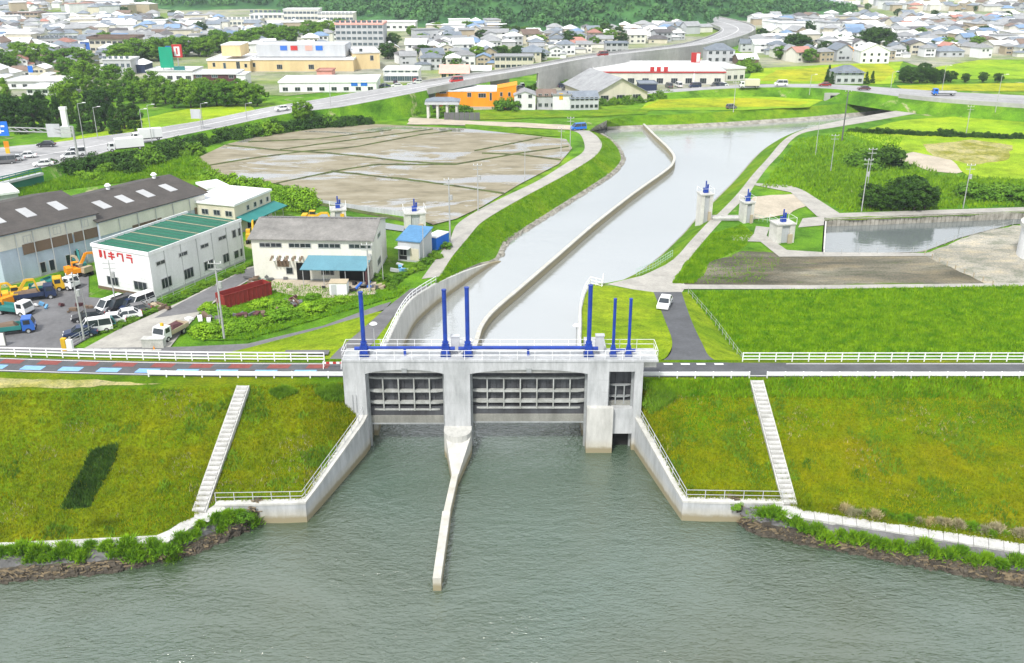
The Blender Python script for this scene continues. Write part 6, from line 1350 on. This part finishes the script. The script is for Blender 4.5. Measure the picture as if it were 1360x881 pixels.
# highway traffic
def on_hwy(px, py, z): return z
for px, py, k, L, l, h in ((168, 200, 'white', 8.5, 'long white box truck on the highway nearest the bush belt', 208), (196, 187, 'white', 7.5, 'second white box truck following on the highway', 208)): truck(px, py, k, k, l, h, L, True, z=-1.3)
for px, py, k, c, l, h in ((101, 207, 'van', 'white', 'white van on the highway beside the steel gantry post', 210), (92, 211, 'kei', 'white', 'small white car just ahead of the white highway van', 210), (58, 221, 'sedan', 'white', 'white car near the end of the green girder bridge', 205), (62, 195, 'sedan', 'black', 'black car on the far side of the highway', 190), (20, 214, 'sedan', 'silver', 'silver car waiting at the highway junction', 200), (36, 210, 'sedan', 'white', 'white car with red lights at the highway junction', 200), (8, 218, 'van', 'darkgrey', 'dark van at the left edge of the highway', 200), (375, 147, 'sedan', 'white', 'white car on the highway near the round tree', 205), (395, 144, 'kei', 'silver', 'silver small car on the highway near the round tree', 205)): car(px, py, k, c, l, h, z=-1.1 if px < 300 else -.5, name='car')
car(606, 110, 'van', 'red', 'small red van on the viaduct above the orange building', 205, z=3.25, name='car'); car(800, 75, 'van', 'darkred', 'dark red van far along the viaduct', 200, z=4.6, name='car')
truck(1253, 127, 'signblue', 'silver', 'blue-cabbed flatbed truck on the right road bridge', 175, 7.5, z=.08)
for px, py, k, c, l, h in ((1095, 115, 'sedan', 'darkred', 'dark red car on the cross road left of the lone house', 178, ), (1147, 120, 'sedan', 'maroon', 'maroon car on the cross road below the lone house', 178), (1037, 114, 'van', 'white', 'white van on the cross road right of the store', 178)): car(px, py, k, c, l, h, z=-.6 if px < 1100 else -.2, name='car')
truck(995, 117, 'white', 'beige', 'pale box truck on the cross road in front of the store', 178, 7.0, True, z=-1.35)
vr = random.Random(3)
for i in range(26):
    px, py = (vr.uniform(690, 790), vr.uniform(111, 122)) if i < 12 else (vr.uniform(505, 580), vr.uniform(110, 118)) if i < 20 else (vr.uniform(880, 960), vr.uniform(114, 117))
    w_ = 'between the viaduct and the houses' if i < 12 else 'outside the car showroom' if i < 20 else 'in front of the red-striped store'; c = vr.choice(['white', 'silver', 'white', 'navy', 'darkgrey', 'red'])
    car(px, py, vr.choice(['sedan', 'van', 'kei']), c, f'{c.replace("navy","dark blue").replace("darkgrey","dark grey")} car parked {w_}', vr.choice([0, 90, 180]) + 10, z=G + .1, group='distant parked cars')
# ================================================================== POLES, SIGNS, FENCES
def pole(px, yb, yt, label, arm=True, r=.14, z=G, m='pole_grey', lamp=False, name='utility_pole', box=False):
    p = at(px, yb, z); h = CAMH - p.y * math.tan(ang(yt)) - z; t = thing(name, label, 'pole' if not lamp else 'lamp', tuple(p))
    MB().tube((0, 0, -.3), (0, 0, h), r, r * .6, 8).build('pole', m, t)
    if arm:
        for k in range(2): MB().bar((-.9, -.12, h - .4 - k * .8), (.9, -.12, h - .4 - k * .8), .1).build('crossarm', m, t)
        for x in (-.8, 0, .8): MB().tube((x, -.12, h - .35), (x, -.12, h - .1), .06, n=6).build('insulator', 'steel_white', t)
    if box: MB().tube((.35, 0, h * .66), (.35, 0, h * .66 + .9), .28, n=8).build('transformer', m, t)
    if lamp: MB().bar((0, 0, h), (1.6, 0, h + .25), .1).build('arm', m, t); slab(t, 'lamp_head', 'steel_white', 1.2, 2.0, -.15, .15, h + .2, h + .34)
for a in ((298, 451, 346, 'concrete utility pole standing before the red skip container', True, .17, True), (293, 438, 396, 'short grey post left of the pole by the red skip', False, .1, False), (155, 412, 346, 'utility pole in front of the green-roofed warehouse', True, .13, True), (112, 452, 362, 'utility pole with transformer at the yard entrance', True, .15, True), (120, 448, 384, 'thin second pole beside the yard entrance pole', False, .08, False),
    (491, 389, 322, 'utility pole at the right front corner of the factory', True, .16, True), (509, 374, 326, 'thin pole between factory and blue-roofed shed', False, .07, False), (563, 349, 300, 'grey pole in front of the blue-roofed shed', False, .1, False), (598, 322, 236, 'tall utility pole on the left canal path', True, .16, True), (635, 281, 217, 'utility pole at the lower paddy corner', True, .13, True), (697, 237, 190, 'thin pole beside the bend of the canal path', False, .1, False), (745, 205, 168, 'pole at the upper right paddy corner', True, .12, False), (757, 200, 155, 'pole beside the path top near the blue car', True, .12, False),
    (1083, 206, 160, 'slim pale pole leftmost on the right rough land', False, .1, False), (1103, 229, 178, 'pale pole with top bracket on the right rough land', True, .1, False), (1144, 281, 210, 'tall pale pole left of the dark tree clump', True, .12, True), (1150, 262, 196, 'second pole just behind the tall pale pole', True, .1, False), (1118, 188, 120, 'dark steel pole at the canal mouth', True, .22, False), (1279, 277, 217, 'pale pole right of the dark tree clump', True, .11, True), (1283, 178, 140, 'double pole in the near rice field', True, .12, False), (974, 148, 108, 'pole in the ripe rice field beside the farm track', True, .12, False)):
    pole(a[0], a[1], a[2], a[3], a[4], a[5], box=a[6], m='w_darkgrey' if 'dark steel' in a[3] else 'pole_grey')
for px, yb, yt, l in ((115, 210, 138, 'tall highway lamp right of the steel gantry'), (130, 184, 143, 'lamp on the far side of the highway by the dark wood'), (190, 178, 146, 'lamp at the right end of the dark wood'), (202, 189, 140, 'lamp behind the second white truck'), (270, 170, 138, 'lamp by the grey sign back on the highway'), (328, 160, 138, 'lamp between the grey sign and the round tree'), (440, 150, 108, 'tall lamp before the white supermarket'), (512, 128, 98, 'lamp left of the underpass bridge'), (1075, 125, 100, 'lamp at the left of the lone house'), (1182, 124, 96, 'lamp right of the lone house'), (1250, 127, 88, 'lamp beside the blue-cabbed truck'), (1322, 148, 100, 'lamp at the far right of the road bridge')):
    pole(px, yb, yt, l, False, .11, lamp=True, name='street_lamp', z=-1.5)
t = thing('sign_gantry', 'steel gantry with blue direction sign across the highway at the left edge', 'sign gantry', tuple(at(104, 213, -1.4))); O = t.location
A = at(104, 213, -1.4); hg = CAMH - A.y * math.tan(ang(174)) + 1.4
MB().tube((0, 0, 0), (0, 0, hg + 1), .3, .25, 10).build('post', 'pole_grey', t)
for z in (hg - .5, hg + .4): MB().bar((0, 0, z), (-27, 4, z), .2).build('beam', 'pole_grey', t)
for i in range(14): MB().bar((-1.9 * i, .28 * i, hg - .5), (-1.9 * i - 1.9, .28 * i + .28, hg + .4), .1).build('brace', 'pole_grey', t)
sx = -18.5; sb = slab(t, 'sign_board', 'w_signblue', sx - 1.9, sx + 1.9, 2.2, 2.4, hg - 1.6, hg + 1.8)
for q in ((-1.2, -.5, .5, .9), (.3, 1.2, .5, .9), (-.2, .1, -1.0, 1.2), (.1, .9, -.6, -.3), (-1.2, -.5, -.4, 0)): MB().box(sx + q[0], sx + q[1], 2.15, 2.195, hg + q[2], hg + q[3]).build('lettering', 'paint_white', sb)
slab(t, 'sign_back', 'w_silver', -6.6, -3.4, .6, .8, hg - 1.6, hg + 1.5)
t = thing('road_sign', 'grey back of a road sign on a post beside the highway', 'sign', tuple(at(262, 172, -1.6)))
MB().tube((1.2, 0, 0), (1.2, 0, 5), .12, n=8).build('post', 'pole_grey', t); slab(t, 'board', 'w_silver', -1.3, 1.5, -.1, .05, 3.0, 5.6)
t = thing('monument', 'white stone monument with stepped top among the dark trees', 'monument', tuple(at(90, 182)))
slab(t, 'base', 'w_silver', -1.5, 1.5, -1, 1, 0, 3); slab(t, 'shaft', 'w_white', -.75, .75, -.5, .5, 3, 7.6); slab(t, 'cap', 'w_white', -.95, .95, -.6, .6, 7.6, 8.4)
t = thing('warning_sign', 'orange warning stand at the highway junction', 'sign', tuple(at(11, 205, -1.2)))
slab(t, 'board', 'w_orange', -.6, .6, -.1, .1, 1.6, 3.2); slab(t, 'lower_board', 'w_yellow', -.5, .5, -.1, .1, 0, 1.5)
fl = P((92, 464), (150, 431), (190, 412), (235, 392), (325, 352)); railing('mesh_fence', 'grey mesh fence between the yard and the lane', fl, 1.5, 2.4, (1.0, .75, .5, .25, .05), .07, .04, 'w_silver', 'fence')
t = thing('gate_post', 'yellow gate post at the yard entrance', 'post', tuple(at(87, 467))); slab(t, 'post', 'w_yellow', -.3, .3, -.3, .3, 0, 1.9); slab(t, 'cap', 'w_white', .35, 1.1, -.25, .25, 0, 1.7)
t = thing('gate_sign', 'white board standing at the bottom left of the yard', 'board', tuple(at(-4, 461))); slab(t, 'board', 'w_white', 0, 1.2, 0, .12, .2, 2.0); slab(t, 'post', 'w_darkgrey', 1.2, 1.35, 0, .15, 0, 2.1)
t = thing('kerb_line', 'pale kerb along the yard entrance beside the frontage road', 'kerb', tuple(at(-10, 464)))
a, b_ = at(-10, 464), at(215, 467)
for i in range(20): p0, p1 = (b_ - a) * (i / 20), (b_ - a) * ((i + .94) / 20); MB().bar(p0 + Vector((0, 0, .1)), p1 + Vector((0, 0, .1)), .3, .3).build('kerb_stone', 'step_white', t)
railing('field_fence', 'thin wire fence along the edge of the green field', P((914, 390, -3.9), (950, 432, -3.9), (984, 478, -2.2)), 1.0, 2.2, (.95, .5), .06, .025, 'pole_grey', 'fence')
railing('pond_fence', 'line of slim stakes along the near bank of the pond', P((1093, 339), (1225, 336), (1278, 316), (1345, 299)), 1.1, 3.2, (.9,), .08, .02, 'pole_grey', 'fence')
railing('soil_fence', 'line of brown stakes between soil yard and gravel yard', P((1228, 339), (1262, 356), (1318, 380)), .9, 2.0, (.8,), .12, .03, 'w_tan', 'fence')
t = thing('paddy_fence', 'pale corrugated fence between the ditch and the lower paddy', 'fence', tuple(at(413, 270))); O = t.location
fp = resample(P((413, 270), (460, 277), (538, 288)), 30)
for a, b_ in zip(fp, fp[1:]): MB().bar(a - O + Vector((0, 0, .5)), a.lerp(b_, .94) - O + Vector((0, 0, .5)), .08, 1.1).build('panel', 'w_silver', t)
flat('ditch_water', P((412, 284), (470, 290), (538, 302), (536, 309), (470, 300), (400, 296)), 'pond_water', dz=.07)
for px, py, h, l in ((188, 0, 0, ''),): pass
def lamp(x, y, z, label):
    t = thing('park_lamp', label, 'lamp', (x, y, z)); MB().tube((0, 0, 0), (0, 0, 3.4), .07, .05, 8).build('pole', 'pole_grey', t)
    MB().tube((0, 0, 3.4), (0, 0, 3.6), .12, .5, 12).tube((0, 0, 3.6), (0, 0, 3.75), .5, .35, 12).build('lamp_head', 'steel_white', t)
for px, py, z, l in ((498, 466, -.6, 'round-headed lamp between the left ramp and the canal wall'),): p = at(px, py, z); lamp(p.x, p.y, p.z, l)
for x, y, z, l in ((-5.0, 101, .05, 'round-headed lamp on the bridge above the divider wall'), (8.0, 108, -.9, 'round-headed lamp at the right canal railing')): lamp(x, y, z, l)
# scrap heaps and yard clutter
sr = random.Random(9)
for px, py, n, l, ms in ((390, 404, 18, 'heap of dark scrap metal and white bits before the factory', ['w_darkgrey', 'w_brown', 'w_white', 'w_maroon']), (330, 420, 14, 'low heap of rusty scrap right of the lane', ['w_brown', 'w_maroon', 'w_darkgrey']), (268, 426, 8, 'small table-like frame with scrap at the lane corner', ['w_white', 'w_darkgrey', 'w_brown']), (205, 411, 12, 'rust-brown scrap pile at the warehouse corner', ['w_brown', 'w_tan', 'w_maroon']), (348, 374, 8, 'dark drums and junk at the left end of the factory', ['w_silver', 'w_darkgrey', 'w_brown']), (470, 384, 10, 'dark junk under the blue awning', ['w_darkgrey', 'w_black', 'w_blue']), (102, 412, 6, 'reddish scrap bundle on the yard asphalt', ['w_maroon', 'w_brown']), (50, 408, 5, 'blue and white sheets lying on the yard asphalt', ['w_skyblue', 'w_white']), (505, 382, 8, 'red-brown planks beside the left canal path', ['w_maroon', 'w_tan']), (530, 360, 8, 'white scraps and crates beside the blue-roofed shed', ['w_white', 'w_silver', 'w_skyblue'])):
    p = at(px, py); t = thing('scrap_heap', l, 'scrap', (p.x, p.y, p.z + .05))
    for k in range(n):
        c = Vector((sr.gauss(0, 1.6), sr.gauss(0, .9), 0)); d = Vector((sr.uniform(-1, 1), sr.uniform(-1, 1), sr.uniform(-.15, .4))) * sr.uniform(.3, 1.0); c.z = .25 + abs(d.z)
        MB().bar(c - d, c + d, sr.uniform(.2, .8), sr.uniform(.15, .6)).build('scrap_piece', sr.choice(ms), t)
for px, py, s in [(262, 440, .9), (272, 444, 1.2), (285, 444, 1.3), (300, 436, 1.2), (315, 440, 1.2), (332, 436, 1.3), (350, 432, 1.1), (372, 424, 1.2), (395, 420, 1.1), (415, 414, 1.1), (430, 408, 1.1), (455, 402, 1.0), (350, 408, 1.0), (372, 410, 1.1), (290, 420, 1.1), (415, 398, .9), (280, 412, 1.0)]: shrub(at(px, py), s, 'leaf_light', 'weedy green bush in the scrap yard before the factory', 'weeds in the scrap yard', flat_=.7)
for i in range(26): f = i / 25; p = at(lerp(140, 335, f), lerp(441, 352, f) + tr_rnd.uniform(-1, 2)); shrub(p, tr_rnd.uniform(.5, .9), 'leaf_mid', 'low weeds along the mesh fence beside the lane', 'weeds along the lane fence', flat_=.6)
for px, py in ((518, 384), (522, 376), (534, 368), (545, 362), (556, 357), (566, 350), (578, 342), (590, 330), (505, 372)): shrub(at(px, py), .8, 'leaf_mid', 'small green bush beside the left canal path near the shed', 'bushes by the left canal path', flat_=.8)
# ================================================================== RIVERSIDE: reeds, stones, driftwood, grass blades
for i in range(46):
    px = lerp(-20, 336, (i / 45) ** .9) + tr_rnd.uniform(-4, 4); f = tr_rnd.random(); base = np.interp(px, [-20, 222, 268, 340], [734, 722, 700, 680]) + f * np.interp(px, [-20, 222, 268, 340], [11, 10, 8, 5])
    p = at(px, base, -6.3); p.z = surf_z(p.x, p.y, -6.3); shrub(p, tr_rnd.uniform(.45, .8), 'leaf_reed', 'green reed clump on the gravel beach left of the gate', 'reeds on the left beach', 'reed_clump', REED)
for px, py, s in [(1003, 684, 1.2), (1015, 690, 1.4), (1028, 692, 1.5), (1040, 694, 1.3), (1056, 700, 1.4), (1068, 704, 1.3), (1085, 706, 1.5), (1100, 712, 1.3), (1118, 711, 1.2), (1134, 716, 1.5), (1146, 716, 1.4), (1164, 721, 1.4), (1178, 724, 1.3), (1195, 726, 1.3), (1212, 730, 1.2), (1228, 728, 1.3), (1242, 734, 1.4), (1262, 737, 1.3), (1276, 736, 1.3), (1296, 744, 1.4), (1312, 744, 1.3), (1330, 750, 1.3), (1352, 750, 1.5)]:
    p = at(px, py - 3, -6.3); p.z = surf_z(p.x, p.y, -6.4); shrub(p, s * .55, 'leaf_reed', 'green reed clump on the gravel beach right of the gate', 'reeds on the right beach', 'reed_clump', REED)
for i in range(24):
    px = lerp(1120, 1370, i / 23) + tr_rnd.uniform(-4, 4); p = at(px, np.interp(px, [1060, 1360], [674, 716]) + tr_rnd.uniform(-4, 2), -5.8); p.z = surf_z(p.x, p.y, -5.8)
    shrub(p, tr_rnd.uniform(.4, .7), 'straw' if tr_rnd.random() < .5 else 'leaf_reed', 'dry pale weed clump above the right river walkway', 'dry weeds above the right walkway', 'weed_clump', REED)
shrub(at(978, 674, -5.8), .45, 'leaf_mid', 'single dark bush where the right wing wall meets the beach', None, 'bush'); shrub(at(325, 690, -6.2), .5, 'leaf_mid', 'round green bush where the left wing wall meets the beach', None, 'bush')
rr = np.random.default_rng(4)
def scatter_mesh(name, label, cat, m, fn, n, kind):
    V, F = [], []
    for k in range(n):
        c = fn()
        if kind == 'rock':
            s = rr.uniform(.12, .42); vs = (rr.normal(size=(8, 3)) * .18 + np.array([(-1, -1, -1), (1, -1, -1), (1, 1, -1), (-1, 1, -1), (-1, -1, 1), (1, -1, 1), (1, 1, 1), (-1, 1, 1)]) * .6) * s * np.array([1.2, 1, .7]) + np.array(c); n0 = len(V); V += vs.tolist()
            F += [tuple(i + n0 for i in f) for f in ((0, 3, 2, 1), (4, 5, 6, 7), (0, 1, 5, 4), (1, 2, 6, 5), (2, 3, 7, 6), (3, 0, 4, 7))]
        else:
            a, l, w_ = rr.uniform(0, 6.28), rr.uniform(.4, 1.8), rr.uniform(.03, .08); d = np.array([math.cos(a) * l, math.sin(a) * l * .6, rr.uniform(-.1, .15)]) / 2; q = np.array([-d[1], d[0], 0]) / (np.linalg.norm(d) + 1e-6) * w_; c = np.array(c) + np.array([0, 0, .12]); up = np.array([0, 0, w_])
            n0 = len(V); V += [(c - d - q).tolist(), (c - d + q).tolist(), (c + d + q).tolist(), (c + d - q).tolist(), (c - d + up * 2).tolist(), (c + d + up * 2).tolist()]; F += [(n0, n0 + 3, n0 + 2, n0 + 1), (n0, n0 + 4, n0 + 5, n0 + 3), (n0 + 1, n0 + 2, n0 + 5, n0 + 4)]
    me = bpy.data.meshes.new(name); me.from_pydata(V, [], F); me.materials.append(MATS[m]); tag(link(name, me), label, cat, kind='stuff')
def along(pl0, pl1, f0, f1):
    A, B = resample(pl0, 60), resample(pl1, 60)
    def fn():
        t = rr.uniform(0, 58.9); i = int(t); p = A[i].lerp(A[i + 1], t - i); q = B[i].lerp(B[i + 1], t - i); v = p.lerp(q, rr.uniform(f0, f1)); return (v.x, v.y, surf_z(v.x, v.y, v.z) + .03)
    return fn
scatter_mesh('beach_stones', 'dark stones along the waterline of the left beach', 'stones', 'riprap', along(BUL, BDL, .62, .97), 1500, 'rock'); scatter_mesh('beach_stones', 'dark stones along the waterline of the right beach', 'stones', 'riprap', along(BUR, BDR, .62, .97), 1700, 'rock')
scatter_mesh('driftwood', 'brown driftwood sticks washed up on the left beach', 'driftwood', 'driftwood', along(BUL, BDL, .66, .86), 600, 'stick'); scatter_mesh('driftwood', 'brown driftwood sticks washed up on the right beach', 'driftwood', 'driftwood', along(BUR, BDR, .66, .88), 600, 'stick')
scatter_mesh('canal_stones', 'grey stones of the left canal revetment', 'stones', 'revetment', along(mid_l[10:], [Vector((p.x, p.y, W)) for p in edge_l2[10:]], .2, 1.0), 1200, 'rock')
def blades(name, label, m, fn, n, h0, h1, w_=.05):
    P_ = np.array([fn() for _ in range(n)]); a = rr.uniform(0, 6.28, (n, 3)); V = []; 
    h = rr.uniform(h0, h1, (n, 3)); V = np.zeros((n, 3, 3, 3))
    for k in range(3):
        u = np.stack([np.cos(a[:, k]), np.sin(a[:, k]), 0 * a[:, k]], 1); off = rr.normal(0, .1, (n, 3)) * np.array([1, 1, 0]); ln = rr.normal(0, .35, (n, 3)) * h[:, k:k + 1]
        V[:, k, 0] = P_ + off - u * w_ - np.array([0, 0, .03]); V[:, k, 1] = P_ + off + u * w_ - np.array([0, 0, .03]); V[:, k, 2] = P_ + off + ln * np.array([1, 1, 0]) + np.array([0, 0, 1]) * h[:, k:k + 1]
    me = bpy.data.meshes.new(name); V = V.reshape(-1, 3); me.from_pydata(V.tolist(), [], [(3 * i, 3 * i + 1, 3 * i + 2) for i in range(len(V) // 3)]); me.materials.append(MATS[m]); tag(link(name, me), label, 'grass', kind='stuff')
def loft_fn(a, b, t0=0.02, t1=.98):
    A, B = dense(a), dense(b)
    L_ = np.cumsum([0] + [(q - p).length + (s - r).length for p, q, r, s in zip(A, A[1:], B, B[1:])])
    def fn():
        while True:
            t = rr.uniform(0, L_[-1]); i = min(int(np.searchsorted(L_, t)) - 1, len(A) - 2); i = max(i, 0); f = rr.random(); u = rr.uniform(t0, t1); p = A[i].lerp(A[i + 1], f).lerp(B[i].lerp(B[i + 1], f), u)
            if -62 < p.x < 62: return (p.x, p.y, p.z)
    return fn
def poly_fn(pts, zf):
    xs, ys = [p[0] for p in pts], [p[1] for p in pts]
    def fn():
        while True:
            x, y = rr.uniform(min(xs), max(xs)), rr.uniform(min(ys), max(ys))
            if inpoly(x, y, pts):
                p = at(x, y, zf); 
                if zf != G:
                    for _ in range(12): p = at(x, y, p.z * .4 + surf_z(p.x, p.y, zf) * .6)
                return (p.x, p.y, p.z)
    return fn
blades('slope_grass', 'olive grass blades on the left river slope', 'blade_bank', loft_fn(Lcrest, Lbot), 22000, .1, .32); blades('slope_grass', 'olive grass blades on the right river slope', 'blade_bank', loft_fn(Rcrest, Rbot), 22000, .1, .32)
from mathutils import noise as mnoise
def clumped(f, sc, th):
    def fn():
        while True:
            p = f()
            if mnoise.fractal(Vector((p[0] * sc, p[1] * sc, 3.1)), 1.0, 2.0, 3) > th: return p
    return fn
blades('slope_weeds', 'darker weed clumps on the left river slope', 'leaf_mid', clumped(loft_fn(Lcrest, Lbot), .22, .28), 2600, .18, .5, .06); blades('slope_weeds', 'darker weed clumps on the right river slope', 'leaf_mid', clumped(loft_fn(Rcrest, Rbot), .22, .28), 2600, .18, .5, .06)
blades('dry_stalks', 'pale dry stalks on the left river slope', 'straw', clumped(loft_fn(Lcrest, Lbot), .15, .3), 500, .12, .35, .04); blades('dry_stalks', 'pale dry stalks on the right river slope', 'straw', clumped(loft_fn(Rcrest, Rbot), .15, .3), 500, .12, .35, .04)
blades('crest_grass', 'tall green grass along the top of the right slope', 'blade_field', loft_fn(Rcrest, Rbot, .0, .16), 5000, .25, .7, .06)
blades('meadow_grass', 'green grass of the field right of the side road', 'blade_field', poly_fn([(914, 389), (1360, 380), (1360, 472), (980, 472)], G), 26000, .2, .55, .07)
blades('bank_weeds', 'rough weeds on the left canal bank', 'blade_field', lambda f=loft_fn(top_l[::6], mid_l[::6]): f(), 9000, .15, .4, .06)
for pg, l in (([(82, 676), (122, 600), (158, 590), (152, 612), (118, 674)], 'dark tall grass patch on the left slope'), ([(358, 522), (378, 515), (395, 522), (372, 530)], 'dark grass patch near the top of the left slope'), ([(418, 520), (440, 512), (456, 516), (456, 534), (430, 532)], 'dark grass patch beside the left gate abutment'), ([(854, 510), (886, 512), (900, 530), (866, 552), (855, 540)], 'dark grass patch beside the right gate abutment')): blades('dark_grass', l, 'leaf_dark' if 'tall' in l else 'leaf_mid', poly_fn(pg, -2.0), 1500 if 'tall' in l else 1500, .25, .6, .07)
blades('verge_weeds', 'rough grass below the right walkway weeds', 'blade_bank', loft_fn(Rcrest, Rbot, .93, 1.0), 3500, .2, .5, .05)
blades('rough_grass', 'rough grass and weeds of the land behind the pond', 'blade_field', poly_fn([(1010, 250), (1060, 185), (1130, 176), (1200, 184), (1180, 215), (1240, 236), (1360, 240), (1360, 274), (1120, 282), (1060, 250)], G), 9000, .3, .9, .12)
blades('rough_weeds', 'dark weeds in clumps on the land behind the pond', 'leaf_mid', poly_fn([(1040, 230), (1070, 195), (1150, 190), (1250, 232), (1360, 240), (1360, 270), (1120, 278)], G), 3500, .4, 1.1, .14)
blades('soil_weeds', 'thin weeds on the left end of the soil yard', 'blade_field', poly_fn([(905, 377), (935, 350), (985, 335), (1040, 345), (1010, 377)], G), 600, .15, .4, .07)
blades('bank_weeds', 'rough weeds beside the right canal path', 'blade_field', poly_fn([(893, 377), (917, 344), (945, 312), (985, 300), (1000, 312), (985, 330), (940, 350), (922, 377)], G), 5000, .2, .6, .08)
blades('bank_weeds', 'rough weeds on the grass around the scrap yard', 'blade_field', poly_fn([(255, 452), (262, 432), (300, 400), (352, 375), (480, 388), (545, 380), (530, 394), (480, 408), (330, 452)], G), 6000, .2, .6, .08)
blades('scrub_grass', 'long wild grass behind the workshops', 'blade_field', poly_fn([(20, 262), (60, 236), (180, 216), (262, 208), (300, 240), (180, 240)], G), 7000, .3, 1.0, .12)
# ================================================================== HAZE
hz = MB().box(-1700, 1700, -30, 1790, -10.5, 110); ho = hz.build('haze', None); tag(ho, kind='stuff')
hm = bpy.data.materials.new('haze_air'); hm.use_nodes = True; hn_ = hm.node_tree; hn_.nodes.clear()
ou = hn_.nodes.new('ShaderNodeOutputMaterial'); pv = hn_.nodes.new('ShaderNodeVolumePrincipled')
pv.inputs['Color'].default_value = (0.80, 0.92, 1.0, 1); pv.inputs['Density'].default_value = 0.00017; pv.inputs['Anisotropy'].default_value = 0.3
hn_.links.new(pv.outputs['Volume'], ou.inputs['Volume']); ho.data.materials.append(hm)

# ================================================================== look-alikes are told apart by their order in the photo
same = {}
for o in COL.objects:
    if o.parent is None and 'label' in o.keys() and 'kind' not in o.keys(): same.setdefault(o['label'], []).append(o)
for l, os_ in same.items():
    if len(os_) < 2: continue
    os_.sort(key=lambda o: proj(o.location)[0])
    for k, o in enumerate(os_):
        n = k + 1; sx = 'th' if 10 <= n % 100 <= 20 else {1: 'st', 2: 'nd', 3: 'rd'}.get(n % 10, 'th')
        o['label'] = f'{l}, {"leftmost" if k == 0 else "rightmost" if k == len(os_) - 1 else str(n) + sx + " from the left"}'
        if len(o['label'].split()) > 16: print('LONG', o['label'])
